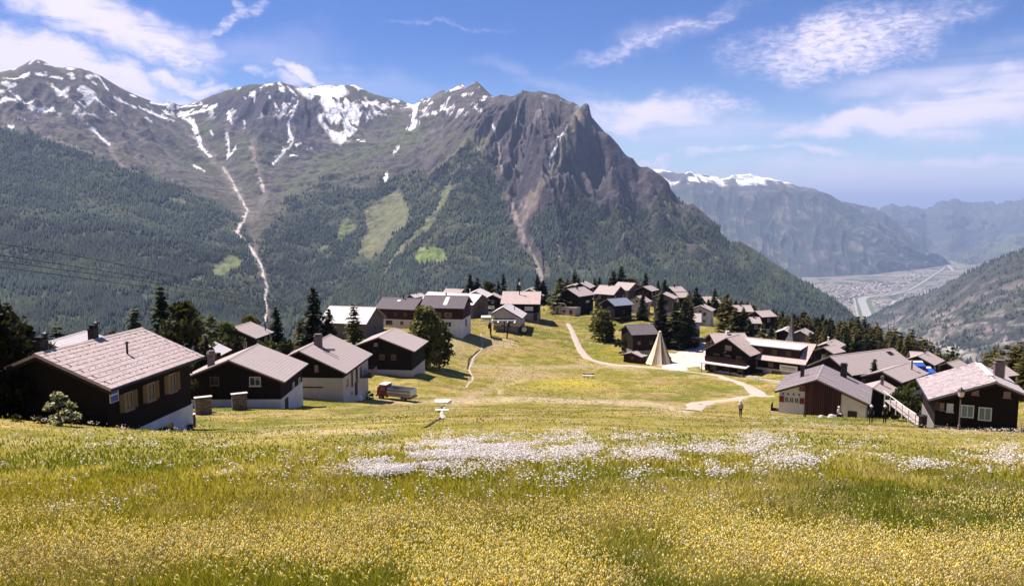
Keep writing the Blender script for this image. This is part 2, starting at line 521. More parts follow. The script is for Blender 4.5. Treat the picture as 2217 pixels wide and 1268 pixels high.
# ------------------------------------------------------------------ houses: x, y, ridge height, ridge bearing, roof length,
# half widths (two slopes), pitch, handedness, eave-to-ground height
HOUSE = {
    'big_left': [-27.946, 50.11, -8.425, 1.439, 10.507, 4.824, 4.824, 0.409, 1, 5.6],
    'left_two': [-31.507, 87.947, -16.146, 1.585, 10.285, 6.147, 6.147, 0.406, 1, 3.6],
    'left_three': [-28.187, 107.566, -18.369, 1.501, 14.0, 6.444, 6.444, 0.462, 1, 4.4],
    'left_four': [-22.995, 137.723, -21.734, 1.457, 10.931, 6.523, 4.4, 0.371, 1, 4.2],
    'left_small': [-47.693, 132.524, -19.524, 1.449, 7.023, 4.333, 4.333, 0.418, 1, 5],
    'white_barn': [-37.577, 177.862, -21.959, 2.899, 12.048, 5.819, 5.819, 0.539, -1, 4],
    'row_a': [-29.856, 205.113, -22.897, 2.846, 11.697, 5.336, 5.336, 0.455, -1, 4.7],
    'row_b': [-17.108, 197.886, -21.535, 2.984, 11.83, 5.798, 4.998, 0.441, -1, 5.4],
    'row_white': [-18.905, 249.034, -26.18, 2.707, 20.357, 6.317, 5.95, 0.447, -1, 6],
    'back_pale': [-13.103, 288.262, -29.036, 1.47, 12.578, 4.817, 3.59, 0.457, 1, 6],
    'balcony_house': [-6.586, 267.296, -28.321, 1.517, 7.635, 2.847, 2.409, 0.476, 1, 6],
    'long_roof': [3.117, 236.732, -24.445, -0.084, 12.095, 7.294, 7.294, 0.42, 1, 5.0],
    'behind_long': [7.532, 300.303, -29.552, 1.387, 8.629, 5.771, 5.771, 0.452, 1, 5],
    'lift_house': [-1.805, 218.184, -26.392, 1.418, 10.481, 5.524, 3.418, 0.56, 1, 4.0],
    'far_small_a': [-36.856, 289.348, -30.779, 1.091, 7.51, 2.005, 2.005, 0.513, 1, 6],
    'far_small_b': [-23.923, 315.49, -31.416, 2.837, 8.163, 2.961, 2.961, 0.422, -1, 5],
    'dark_chalet': [22.183, 262.566, -25.769, 0.886, 10.263, 4.908, 4.908, 0.482, 1, 6.2],
    'mid_chalet': [36.707, 282.55, -26.945, 2.517, 8.808, 5.324, 5.244, 0.518, -1, 5.5],
    'upper_chalet': [45.98, 302.725, -27.602, 2.431, 8.224, 5.183, 5.309, 0.495, -1, 6.5],
    'slate_barn': [34.345, 246.99, -27.724, 0.516, 7.855, 4.178, 4.178, 0.444, 1, 4.5],
    'back_a': [25.485, 307.201, -28.606, 1.308, 8.519, 4.121, 4.121, 0.338, 1, 5],
    'back_b': [28.873, 307.018, -27.805, 1.248, 10.157, 4.11, 4.11, 0.485, 1, 5],
    'back_c': [52.72, 295.328, -28.229, 0.991, 7.673, 3.691, 3.691, 0.45, 1, 5],
    'back_d': [46.542, 275.218, -29.902, 0.949, 5.235, 3.927, 3.927, 0.514, 1, 5],
    'back_e': [54.752, 271.068, -28.369, 1.118, 6.652, 4.376, 3.709, 0.39, 1, 6],
    'back_f': [67.213, 311.408, -30.119, 0.392, 6.196, 3.85, 3.85, 0.43, 1, 5],
    'back_g': [65.246, 291.333, -30.358, 0.274, 5.308, 3.756, 3.756, 0.427, 1, 5],
    'side_a': [63.395, 251.123, -30.378, 1.072, 5.516, 3.898, 3.114, 0.404, 1, 5.3],
    'side_b': [53.807, 223.729, -29.584, -0.232, 4.829, 4.807, 4.807, 0.41, 1, 5.6],
    'side_c': [79.549, 261.077, -31.7, 0.017, 6.268, 4.24, 4.24, 0.414, 1, 5],
    'side_d': [82.256, 247.138, -31.771, 0.345, 5.969, 3.751, 3.751, 0.424, 1, 5],
    'side_e': [75.109, 233.024, -32.047, -0.11, 3.244, 3.434, 3.434, 0.422, 1, 4.5],
    'side_f': [76.084, 291.028, -31.982, 0.155, 5.883, 4.681, 4.681, 0.427, 1, 5],
    'dark_barn': [33.617, 198.711, -29.299, 0.216, 7.541, 4.558, 5.158, 0.426, 1, 4.6],
    'low_shed': [31.536, 192.881, -35.412, 0.899, 3.292, 3.025, 2.822, 0.288, 1, 1.5],
    'hotel_long': [62.739, 177.71, -29.948, 2.476, 18.204, 7.558, 7.558, 0.477, -1, 3.9],
    'hotel_gable': [51.866, 176.169, -28.647, 0.854, 6.828, 5.934, 6.077, 0.609, 1, 4.6],
    'hotel_back': [58.013, 202.503, -32.191, 0.089, 9.779, 4.842, 4.842, 0.434, 1, 4.5],
    'right_a': [70.663, 166.816, -29.403, 0.628, 4.704, 2.561, 2.561, 0.426, 1, 5],
    'right_a_up': [77.701, 182.88, -31.003, 0.915, 7.798, 2.616, 2.616, 0.431, 1, 5],
    'big_roof': [66.119, 141.326, -26.047, 0.482, 17.721, 5.017, 5.017, 0.528, 1, 3.6],
    'big_roof_low': [65.939, 128.445, -26.213, 0.714, 10.963, 3.407, 3.407, 0.411, 1, 3.6],
    'awning_house': [87.149, 158.76, -29.585, 0.795, 7.184, 3.333, 2.331, 0.469, 1, 4.5],
    'far_right_a': [97.077, 179.822, -33.069, -0.398, 2.808, 6.446, 6.446, 0.422, -1, 4],
    'far_right_b': [88.864, 150.659, -29.607, 0.654, 5.514, 1.504, 1.504, 0.507, 1, 4],
    'right_main': [41.959, 66.186, -13.951, 1.189, 8.8, 4.859, 2.421, 0.406, -1, 2.9],
    'right_back': [65.45, 100.404, -20.395, 0.38, 2.33, 1.983, 1.983, 0.471, 1, 4],
    'mid_right': [48.418, 117.293, -24.776, 1.104, 12.297, 7.441, 5.894, 0.404, 1, 4.2],
    'mid_right_annex': [60.193, 122.428, -27.745, 0.925, 8.507, 4.461, 4.461, 0.426, 1, 4.0],
    'church_house': [83.739, 229.005, -34.707, 1.049, 9.287, 2.577, 2.577, 0.411, 1, 5],
    'church_nave': [83.235, 215.062, -33.087, 0.988, 6.738, 2.469, 2.469, 0.51, 1, 6],
    'hidden_left': [-50.521, 85.359, -13.902, 1.592, 8.393, 3.854, 3.854, 0.405, 1, 5],
    'left_two_back': [-42.215, 104.502, -18.217, 1.593, 4.628, 2.273, 2.273, 0.503, 1, 5],
}

# ------------------------------------------------------------------ near ground
def meadow_plane(x, y):
    return -2.2 - 0.235 * y - 0.028 * max(x, 0.0) - 0.016 * y * min(max(-x, 0.0), 30.0) / 30.0


def build_near_points():
    P = []
    for x in (-60, -35, -18, 0, 18, 35, 60):
        for y in (-20, -6, 4, 14, 26, 38, 50):
            if abs(x) < 14 + y * 0.95 + 20 and not (x < -30 and 20 < y < 45):
                z = meadow_plane(x, y)
                if y in (38,) and x <= -18:
                    z += 0.25 if x < -20 else 0.0
                P.append((x, y, z))
    for x in (-18, -5, 10, 22, 40, 55):
        for y in (65, 82, 98):
            if x > -8 or y < 70:
                P.append((x, y, meadow_plane(x, y)))
    P += [tuple(ray(*s)) for s in [(-160, 893, 38), (-60, 899, 38), (0, 904, 38), (60, 906, 38.5), (110, 911, 38.5), (148, 919, 39), (190, 931, 40), (250, 938, 36), (330, 936, 38), (400, 934, 42)]]
    S = [  # surveyed ground points: photo position, distance ahead
        (402, 933, 55), (250, 938, 45.5), (300, 936, 48.5), (440, 897, 75), (520, 886, 82), (637, 885, 87), (600, 886, 84), (480, 915, 62),
        (752, 860, 108), (680, 862, 104), (865, 866, 116), (780, 868, 112), (960, 873, 114), (1050, 868, 118), (840, 806, 137), (918, 804, 136), (880, 840, 124),
        (1100, 870, 121), (1000, 830, 142), (1250, 840, 148), (1100, 800, 167), (1030, 780, 177), (1080, 760, 190), (1060, 727, 206), (1100, 732, 205), (1180, 760, 197),
        (1180, 703, 226), (1273, 816, 165), (1490, 889, 127), (1640, 853, 150), (1560, 819, 170), (1528, 812, 172), (1460, 801, 181), (1320, 788, 191), (1265, 769, 201),
        (1240, 722, 226), (1228, 702, 240), (1432, 791, 186), (1526, 798, 177), (1617, 814, 169), (1700, 826, 162), (1500, 757, 208), (1400, 780, 195), (1380, 756, 200),
        (1400, 850, 145), (1350, 820, 165), (1603, 904, 125), (1700, 898, 116), (1867, 910, 113), (1884, 918, 104), (1957, 912, 117), (1915, 918, 104),
        (2020, 927, 64.5), (2110, 930, 62), (2217, 935, 58),  (997, 720, 195), (905, 716, 200), (1310, 735, 215), (1350, 692, 245),
        (1260, 682, 256), (930, 760, 175), (700, 745, 165), (790, 704, 182),
        (1420, 893, 120),
    ]
    P += [tuple(ray(*s)) for s in S]
    skip = {'big_left', 'left_two', 'left_three', 'left_four', 'right_main', 'mid_right', 'mid_right_annex', 'hotel_long', 'hotel_gable', 'row_a', 'row_b',
            'lift_house', 'hidden_left', 'left_two_back', 'right_back', 'right_a_up', 'hotel_back', 'dark_barn', 'low_shed'}
    for n, h in HOUSE.items():
        if n not in skip:
            P.append((h[0], h[1], h[2] - h[7] * h[5] - h[9]))
    P += [(-50, 85, -22), (-42, 104, -25), (-70, 60, -17), (-95, 90, -30), (-85, 130, -40), (-70, 170, -44), (-110, 200, -70), (-60, 240, -48), (-20, 330, -52), (40, 345, -50),
          (90, 330, -52), (140, 290, -58), (120, 240, -46), (110, 200, -42), (125, 165, -42), (135, 120, -38), (110, 85, -25), (170, 200, -70), (180, 100, -45), (-140, 60, -32), (66, 100, -25),
          (84, 115, -31), (100, 140, -38), (-200, 320, -150), (-100, 320, -85), (230, 330, -130), (240, 150, -90), (-230, 100, -90), (-230, -20, -20), (230, -20, -25), (120, 20, -10), (-120, 20, -5)]
    return P


near_fn = RBF(build_near_points(), c=9.0, smooth=1.5)
NX0, NX1, NY0, NY1 = -240.0, 240.0, -20.0, 345.0
nxs = np.arange(NX0, NX1 + .5, 1.0)
nys = np.arange(NY0, NY1 + .5, 1.0)
GX, GY = np.meshgrid(nxs, nys)
GZ = near_fn(GX, GY)
rough = np.clip((GY - 30) / 60, 0.12, 1)
GZ += rough * ((fbm(GX / 14, GY / 9, 3, 4) - 0.5) * 0.9 + (fbm(GX / 4.0, GY / 2.6, 9, 2) - 0.5) * 0.28)


def zt(x, y):
    """Height of the near ground (bilinear on its own mesh)."""
    x = np.asarray(x, float)
    y = np.asarray(y, float)
    fx = np.clip(x - NX0, 0, len(nxs) - 1.001)
    fy = np.clip(y - NY0, 0, len(nys) - 1.001)
    i, j = fx.astype(int), fy.astype(int)
    a, b = fx - i, fy - j
    return (GZ[j, i] * (1 - a) + GZ[j, i + 1] * a) * (1 - b) + (GZ[j + 1, i] * (1 - a) + GZ[j + 1, i + 1] * a) * b


def ground(px, py, dmin=3.0, dmax=330.0):
    """Where the line of sight through a photo position first meets the near ground."""
    d = np.arange(dmin, dmax, 0.25)
    u, v = (px - 1108.5) / FOC, (634.0 - py) / FOC
    s = d / (CP + v * SP)
    x, z = u * s, (-SP + v * CP) * s
    g = zt(x, d)
    k = np.nonzero(z <= g)[0]
    i = k[0] if len(k) else len(d) - 1
    return np.array([x[i], d[i], g[i]])


def at(px, d):
    """Ground point in the direction of photo column px at distance d."""
    x = (px - 1108.5) / FOC * d / CP
    x = (px - 1108.5) / FOC * (d * CP - float(zt(x, d)) * SP)
    return np.array([x, d, float(zt(x, d))])


def build_near_ground():
    V = np.stack([GX, GY, GZ], -1).reshape(-1, 3)
    x, y = GX.ravel(), GY.ravel()
    yy = np.maximum(V[:, 1], 2.0)
    px, py = project(np.stack([V[:, 0], yy, V[:, 2]], -1))
    n1 = fbm(x / 22, y / 22, 21, 4)
    n2 = fbm(x / 6, y / 3.5, 33, 4)
    n3 = fbm(x / 2.2, y / 1.4, 45, 3)
    c = np.empty((len(V), 3))
    c[:] = (0.205, 0.180, 0.026)
    c = mixc(c, (0.125, 0.135, 0.018), np.clip((n1 - 0.46) * 6, 0, 1))
    c = mixc(c, (0.330, 0.245, 0.080), np.clip((n2 - 0.50) * 6, 0, 1) * 0.85)
    c = mixc(c, (0.30, 0.20, 0.09), np.clip((fbm(x / 9, y / 4, 81, 4) - 0.53) * 7, 0, 1) * 0.7 * (y > 45))
    c = mixc(c, (0.105, 0.105, 0.016), np.clip((0.42 - n3) * 6, 0, 1) * 0.7)
    c = mixc(c, (0.34, 0.27, 0.14), np.clip((n3 - 0.62) * 8, 0, 1) * 0.5)
    w = np.maximum(1.0, 0.9 * FOC / np.maximum(y, 5))
    for line, wid, colr, s in [
        ([(968, 868), (1050, 866), (1150, 863), (1250, 868), (1330, 869), (1400, 874), (1484, 889)], 1.0, (0.42, 0.33, 0.21), 0.75),
        ([(1100, 866), (1086, 858), (1084, 846), (1092, 836), (1115, 825), (1140, 821)], 0.6, (0.45, 0.36, 0.2), 0.8),
        ([(1020, 792), (1130, 797), (1240, 792), (1310, 792), (1400, 806)], 1.1, (0.38, 0.30, 0.19), 0.6),
        ([(980, 872), (1010, 860), (1050, 845), (1100, 815), (1130, 800)], 1.6, (0.36, 0.27, 0.17), 0.5),
        ([(560, 936), (640, 934), (740, 932), (840, 935)], 0.35, (0.46, 0.34, 0.21), 0.5),
        ([(800, 868), (860, 869), (960, 869)], 0.7, (0.40, 0.32, 0.18), 0.6),
        ([(1045, 735), (1110, 742), (1060, 755)], 2.0, (0.42, 0.33, 0.22), 0.5),
    ]:
        d = seg_dist(px + (n3 - .5) * 8, py + (n2 - .5) * 5, line)
        c = mixc(c, colr, np.clip(1.4 - d / (wid * FOC / np.maximum(y, 20) * 0.5), 0, 1) * s * (y > 30))
    c = mixc(c, (0.36, 0.30, 0.03), np.exp(-(((px - 1215) / 95) ** 2 + ((py - 832) / 13) ** 2)) * (y > 100) * np.clip(n2 * 1.7, 0, 1))
    c = mixc(c, (0.34, 0.25, 0.14), np.exp(-(((px - 1140) / 90) ** 2 + ((py - 812) / 10) ** 2)) * (y > 100) * 0.7)
    c = mixc(c, (0.34, 0.27, 0.15), np.exp(-(((px - 980) / 40) ** 2 + ((py - 745) / 22) ** 2)) * (y > 100) * 0.8)
    me = np_mesh('alpine_meadow', V, grid_faces(len(nys), len(nxs)), c, True)
    tag(link('meadow_ground', me, M['meadow']), kind='structure')
    # the slopes round about, falling away to the valleys
    xs = np.arange(-1800, 1801, 30.0)
    ys = np.arange(-900, 1801, 30.0)
    X, Y = np.meshgrid(xs, ys)
    Z = near_fn(np.clip(X, NX0, NX1), np.clip(Y, NY0, NY1))
    ox = np.maximum(np.maximum(NX0 - X, X - NX1), 0)
    oy = np.maximum(Y - NY1, 0)
    Z = Z - 0.52 * np.hypot(ox, oy) + 0.22 * np.maximum(NY0 - Y, 0)
    inside = (X > NX0 - 20) & (X < NX1 + 20) & (Y > NY0 - 20) & (Y < NY1 + 20)
    Z = np.where(inside, Z - 6.0, Z - 1.5)
    me = np_mesh('outer_slope', np.stack([X, Y, Z], -1).reshape(-1, 3), grid_faces(len(ys), len(xs)), None, True)
    tag(link('outer_slope_ground', me, M['earth']), kind='structure')


build_near_ground()


def drape(name, line, width, mat, lift=0.07, step=1.0, kind='structure'):
    """A strip (road, ditch, slab) laid over the ground along photo-surveyed points; width may vary per point."""
    P = [ground(*p) for p in line]
    W = width if isinstance(width, (list, tuple)) else [width] * len(P)
    pts, wid = [], []
    for i in range(len(P) - 1):
        n = max(1, int(np.hypot(*(P[i + 1] - P[i])[:2]) / step))
        for k in range(n):
            t = k / n
            if i in (0, len(P) - 2) or True:
                a, b = P[max(i - 1, 0)], P[min(i + 2, len(P) - 1)]
                q = 0.5 * ((2 * P[i]) + (P[i + 1] - a) * t + (2 * a - 5 * P[i] + 4 * P[i + 1] - b) * t * t + (3 * P[i] - a - 3 * P[i + 1] + b) * t ** 3)
            pts.append(q)
            wid.append(W[i] + (W[i + 1] - W[i]) * t)
    pts.append(P[-1])
    wid.append(W[-1])
    pts = np.array(pts)
    tg = np.gradient(pts[:, :2], axis=0)
    tg /= np.linalg.norm(tg, axis=1)[:, None] + 1e-9
    nr = np.stack([tg[:, 1], -tg[:, 0]], -1)
    V = []
    off = (-0.5, -0.25, 0, 0.25, 0.5)
    for i in range(len(pts)):
        jit = 1 + 0.06 * math.sin(i * 0.37) + 0.05 * math.sin(i * 1.13 + 1)
        for o in off:
            q = pts[i, :2] + nr[i] * wid[i] * o * jit
            V.append((q[0], q[1], float(zt(*q)) + (lift if abs(o) < 0.5 else -0.03)))
    me = np_mesh(name, V, grid_faces(len(pts), len(off)), None, True)
    return tag(link(name, me, mat), kind=kind)


drape('path', [(1229, 700), (1236, 712), (1243, 728), (1250, 745), (1262, 765), (1284, 780), (1325, 789), (1385, 794), (1440, 799), (1468, 802), (1500, 806), (1534, 810)],
      [1.5, 1.8, 2.0, 2.1, 2.3, 2.3, 2.1, 1.8, 1.4, 1.0, .8, 1.0], M['gravel'])
drape('path', [(1534, 810), (1560, 815), (1595, 826), (1622, 838), (1638, 850), (1652, 857), (1676, 857)], [.9, 1.8, 2.2, 2.6, 3.0, 2.6, 2.4], M['gravel'])
drape('path', [(1640, 853), (1600, 861), (1560, 868), (1525, 874), (1505, 880), (1494, 888)], [2.4, 2.4, 2.6, 3.0, 3.4, 3.6], M['gravel'], lift=0.075)
drape('ditch', [(1041, 722), (1044, 745), (1040, 760), (1026, 775), (1020, 790), (1016, 800), (1024, 818), (1017, 828), (1010, 840)], [0.35, 0.4, 0.5, 0.55, 0.5, 0.6, 0.5, 0.5, 0.4], M['gravel'], step=0.7)
drape('ditch', [(1040, 757), (1024, 770), (1016, 778), (1014, 790), (1013, 800)], 0.5, M['ditch'], lift=0.085, step=0.6)
drape('ditch', [(964, 880), (957, 888), (956, 894), (960, 902), (958, 907)], [0.5, 0.55, 0.4, 0.6, 0.3], M['gravel'], step=0.5)
drape('ditch', [(962, 878), (955, 887), (950, 893)], 0.4, M['ditch'], lift=0.085, step=0.5)
drape('ditch', [(954, 905), (944, 912), (932, 919), (920, 926)], [0.3, 0.16, 0.28, 0.1], M['ditch'], step=0.5)
drape('ditch', [(463, 1021), (490, 1012), (515, 1008), (545, 1000)], [0.12, 0.2, 0.2, 0.1], M['ditch'], lift=0.05, step=0.5)


def build_plaza():
    pts = [(1432, 797), (1470, 803), (1530, 801), (1536, 770), (1560, 752), (1530, 742), (1462, 747), (1440, 768)]
    P = [ground(*p) for p in pts]
    c = np.mean(P, 0)
    n = 14
    V, F = [], []
    m = len(P)
    for k in range(n + 1):
        for q in P:
            w = c + (q - c) * k / n
            V.append((w[0], w[1], float(zt(w[0], w[1])) + 0.10))
    for k in range(n):
        for i in range(m):
            F.append((k * m + i, k * m + (i + 1) % m, (k + 1) * m + (i + 1) % m, (k + 1) * m + i))
    me = bpy.data.meshes.new('plaza')
    me.from_pydata(V, [], F[m:] + [tuple(range(m, 2 * m))])
    tag(link('pavement', me, M['plaza']), kind='structure')


build_plaza()

# ------------------------------------------------------------------ mountains
def sub(line, step):
    P = [ray(*p) for p in line]
    out = [P[0]]
    for a, b in zip(P[:-1], P[1:]):
        n = max(1, int(np.linalg.norm(b - a) / step))
        out += [a + (b - a) * k / n for k in range(1, n + 1)]
    return out


SKY_L = [(-420, 210, 7000), (-200, 175, 6700), (-60, 180, 6550), (0, 166, 6450), (35, 160, 6400), (52, 146, 6400), (66, 131, 6400), (86, 129, 6400), (108, 140, 6440),
         (126, 149, 6480), (150, 144, 6540), (185, 150, 6600), (220, 165, 6650), (260, 190, 6750), (300, 210, 6850), (325, 218, 6950), (370, 218, 7200), (430, 222, 7500),
         (460, 206, 7500), (500, 192, 7500), (540, 183, 7500), (580, 183, 7500), (605, 177, 7500), (640, 188, 7700), (700, 186, 8000), (738, 188, 8100), (768, 184, 8050),
         (790, 200, 8150), (830, 212, 8200), (870, 217, 8200), (920, 212, 7900), (960, 195, 7600), (1000, 182, 7300), (1032, 176, 7000), (1052, 208, 6600), (1085, 205, 6300),
         (1130, 195, 6000), (1165, 197, 5900), (1205, 204, 5750), (1240, 221, 5600), (1256, 233, 5480), (1266, 226, 5350), (1275, 225, 5320), (1280, 252, 5270), (1310, 286, 5230),
         (1340, 315, 5190), (1370, 340, 5150), (1400, 360, 5100), (1450, 395, 5000), (1500, 440, 4850), (1560, 490, 4700), (1640, 545, 4500), (1700, 585, 4350), (1760, 621, 4200),
         (1820, 656, 4060), (1850, 683, 4000), (1900, 745, 3900), (1990, 850, 3800)]


def build_massif():
    P = sub(SKY_L, 260)
    for p in P[::2]:                               # the far side of the ridge
        q = p * 1.0
        q[:2] *= 1 + 1400 / q[1]
        P.append(np.array([q[0], q[1], p[2] - 620]))
    lines = [
        # the torrent that parts the two mountains
        ([(362, 236, 7250), (400, 272, 6950), (430, 302, 6700), (460, 336, 6400), (490, 366, 6100), (510, 405, 5650), (528, 440, 5200), (537, 462, 4950), (520, 490, 4650),
          (512, 503, 4500), (540, 530, 4250), (560, 560, 3950), (575, 600, 3600), (572, 640, 3300), (578, 690, 3000), (585, 760, 2650)], 200),
        # foot of the left mountain
        ([(-420, 780, 2250), (0, 748, 2200), (200, 745, 2300), (400, 725, 2500), (500, 712, 2750)], 300),
        ([(-300, 480, 3900), (-50, 470, 3900), (160, 470, 4000), (330, 500, 4000), (440, 520, 4150)], 400),
        ([(-60, 320, 5000), (120, 330, 5000), (260, 370, 4950), (400, 425, 4900)], 400),
        # spurs and gullies of the middle mountain
        ([(1078, 232, 6050), (1052, 320, 5350), (1022, 400, 4850), (992, 470, 4450), (945, 545, 4000), (885, 610, 3650), (835, 690, 3250)], 220),
        ([(1092, 262, 5750), (1086, 350, 5260), (1096, 420, 5000), (1116, 470, 4680), (1142, 530, 4280), (1167, 600, 3850), (1188, 690, 3400)], 220),
        ([(1272, 240, 5270), (1244, 262, 5080), (1216, 318, 4800), (1190, 378, 4540), (1158, 428, 4320), (1140, 476, 4250)], 180),
        ([(1276, 300, 5140), (1262, 380, 4980), (1256, 430, 4780)], 200),
        ([(1312, 292, 5150), (1330, 400, 4560), (1345, 480, 4120), (1352, 560, 3720)], 200),
        ([(1290, 330, 5290), (1300, 420, 4960), (1318, 500, 4520), (1335, 600, 3900)], 200),
        ([(1402, 368, 5020), (1425, 450, 4420), (1450, 540, 3930), (1470, 610, 3600)], 200),
        ([(1372, 380, 5200), (1385, 460, 4860), (1405, 540, 4400), (1420, 610, 3900)], 200),
        ([(1502, 446, 4740), (1530, 520, 4180), (1560, 590, 3760)], 200),
        ([(1455, 440, 4990), (1485, 520, 4560), (1510, 590, 4030)], 200),
        ([(1600, 520, 4480), (1640, 590, 3950), (1680, 640, 3700)], 200),
        ([(1560, 530, 4700), (1590, 590, 4230), (1620, 640, 3800)], 200),
        ([(1160, 206, 5830), (1166, 280, 5230), (1160, 360, 4800), (1150, 415, 4600)], 200),
        ([(1128, 215, 5980), (1130, 300, 5600), (1128, 380, 5120), (1132, 440, 4750)], 200),
        ([(1205, 215, 5700), (1202, 290, 5420), (1178, 350, 5080)], 200),
        ([(1030, 186, 6900), (1000, 250, 6350), (960, 320, 5700), (930, 400, 5050), (890, 480, 4480)], 220),
        ([(740, 298, 7050), (690, 318, 6750), (640, 350, 6450), (596, 356, 6350), (570, 418, 5550), (548, 452, 5050)], 250),
        ([(605, 190, 7420), (575, 260, 6850), (556, 330, 6300), (548, 400, 5650)], 250),
        ([(880, 236, 7900), (860, 300, 6900), (800, 380, 5900), (730, 470, 5000), (660, 560, 4250), (612, 640, 3600)], 250),
        ([(960, 260, 6900), (930, 330, 6150), (862, 440, 5250), (792, 540, 4500), (735, 630, 3800), (700, 700, 3250)], 250),
        # foot of the middle mountain
        ([(640, 730, 2800), (760, 720, 2900), (900, 700, 2950), (1050, 670, 3000), (1200, 640, 3100), (1350, 640, 3200), (1500, 650, 3300), (1650, 680, 3450), (1780, 730, 3550)], 300),
    ]
    for ln, st in lines:
        P += sub(ln, st)
    for px in range(-400, 2100, 150):
        x, y, z = ray(px, 900, 1300)
        P.append((x, y, -760))
    P += [(3000, 4900, -1900), (3500, 6000, -2000), (4300, 7500, -2100), (2900, 3900, -1900), (2300, 3000, -1700)]
    fn = RBF(P, c=0.0)
    naz, nd = 1060, 520
    az = np.linspace(R(-41), R(31.5), naz)
    dd = np.concatenate([np.linspace(1400, 2400, 40, endpoint=False), np.linspace(2400, 8700, 430, endpoint=False), np.linspace(8700, 10600, 50)])
    X = np.tan(az)[None, :] * dd[:, None]
    Y = np.repeat(dd[:, None], naz, 1)
    B = fn(X, Y)
    # relief: ribs running down from the two summits, broken by smaller rock
    ang = B / np.hypot(X, Y)
    top = np.max(ang, 0)
    below = (top[None, :] - ang) * np.hypot(X, Y)
    front = np.arange(nd)[:, None] <= np.argmax(ang, 0)[None, :]
    mask = np.clip(below / 260, 0.10, 1)
    px, py = project(np.stack([X, Y, B], -1))

    def ribs(cx, cyy, k, seed):
        th = np.arctan2(X - cx, Y - cyy)
        rr = np.hypot(X - cx, Y - cyy)
        return 0.6 * ridged(th * k * .6 + fbm(X / 700, Y / 700, seed + 5) * 2.6, rr / 900 + fbm(X / 400, Y / 400, seed + 6), seed, 4, 0.5) + 0.4 * ridged(th * k * 1.3 + fbm(X / 300, Y / 300, seed + 7) * 2.2, rr / 420, seed + 3, 3, .5)
    s1 = ray(40, 60, 7600)
    s2 = ray(1150, 150, 6600)
    s3 = ray(640, 150, 8300)
    wl = 1 / (1 + np.exp((px - 500 - (py - 460) * 0.15) / 35))
    wb = (1 - wl) * np.clip((330 + (px - 700) * 0.1 - py) / 90, 0, 1) * (px < 960)
    wc = 1 - wl - wb
    rib = wl * ribs(s1[0], s1[1], 15, 3) + wc * ribs(s2[0], s2[1], 13, 8) + wb * ribs(s3[0], s3[1], 16, 14)
    high = np.clip((430 - py) / 200, 0.0, 1)
    rock_c = wc * np.clip((px - 1040) / 80, 0, 1) * np.clip((560 - py) / 160, 0, 1)
    amp = 40 + 62 * high * (1 - wl) + 125 * rock_c + 40 * wl * np.clip((400 - py) / 120, 0, 1) + 10 * wl
    rough = fbm(X / 260, Y / 260, 51, 5, 0.58) - 0.5
    rough2 = ridged(X / 130, Y / 190, 77, 4, 0.55) - 0.4
    Z = B + mask * ((rib - 0.45) * amp * 1.7 + rough * (52 + 70 * rock_c) + rough2 * (13 + 40 * rock_c + 10 * high))
    # keep the skyline where it was surveyed
    ang2 = np.max(Z / np.hypot(X, Y), 0)
    over = np.maximum(ang2 - top, 0)
    Z = Z - np.where(front | (below < 150), over[None, :] * np.hypot(X, Y) * np.clip(1 - below / 500, 0, 1), 0)
    V = np.stack([X, Y, Z], -1)
    px, py = project(V)
    # ---- ground cover
    px = px.ravel()
    py = py.ravel()
    x, y, z = X.ravel(), Y.ravel(), Z.ravel()
    n0 = fbm(x / 700, y / 700, 61, 4)
    n1 = fbm(x / 160, y / 160, 62, 4)
    n2 = fbm(x / 45, y / 45, 63, 3)
    gy, gx = np.gradient(Z)
    dx = np.gradient(X, axis=1)
    dy = np.gradient(Y, axis=0)
    slope = np.hypot(gx / dx, gy / dy).ravel()
    jx = px + (n1 - .5) * 34 + (n2 - .5) * 14
    jy = py + (n1 - .5) * 26 + (n2 - .5) * 12
    hi = np.clip((420 - py) / 200, 0, 1)
    wlr, wcr, wbr = wl.ravel(), wc.ravel(), wb.ravel()
    c = np.empty((len(x), 3))
    c[:] = (0.085, 0.078, 0.055)                                            # thin alpine turf and scree
    c = mixc(c, (0.130, 0.104, 0.092), np.clip((n1 - 0.47) * 6, 0, 1) * 0.8)
    c = mixc(c, (0.070, 0.085, 0.040), np.clip((n0 - 0.47) * 5, 0, 1) * np.clip(1.2 - hi * .6, 0, 1))
    rk = np.clip((slope - 0.62) * 2.6 + (n1 - .5) * 2.4, 0, 1)
    c = mixc(c, (0.074, 0.060, 0.068), rk * 0.9)                             # purplish rock
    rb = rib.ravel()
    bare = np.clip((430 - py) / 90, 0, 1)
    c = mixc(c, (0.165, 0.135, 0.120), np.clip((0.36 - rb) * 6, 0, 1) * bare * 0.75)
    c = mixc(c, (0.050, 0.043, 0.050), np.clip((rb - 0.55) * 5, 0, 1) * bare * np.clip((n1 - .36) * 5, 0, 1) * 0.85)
    c = mixc(c, (0.075, 0.086, 0.038), np.clip((n2 - .55) * 6, 0, 1) * np.clip((py - 230) / 120, 0, 1) * bare * 0.7)
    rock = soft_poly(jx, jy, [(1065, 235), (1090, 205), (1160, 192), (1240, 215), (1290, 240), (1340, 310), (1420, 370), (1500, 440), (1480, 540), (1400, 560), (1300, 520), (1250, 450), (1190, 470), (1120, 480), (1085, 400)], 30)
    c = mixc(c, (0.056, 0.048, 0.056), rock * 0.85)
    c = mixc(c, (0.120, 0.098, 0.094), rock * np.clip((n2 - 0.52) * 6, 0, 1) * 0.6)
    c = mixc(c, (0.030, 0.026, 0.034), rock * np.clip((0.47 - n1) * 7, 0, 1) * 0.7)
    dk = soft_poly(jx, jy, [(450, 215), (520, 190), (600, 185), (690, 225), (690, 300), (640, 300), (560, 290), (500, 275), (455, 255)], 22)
    c = mixc(c, (0.052, 0.046, 0.062), dk * 0.85)
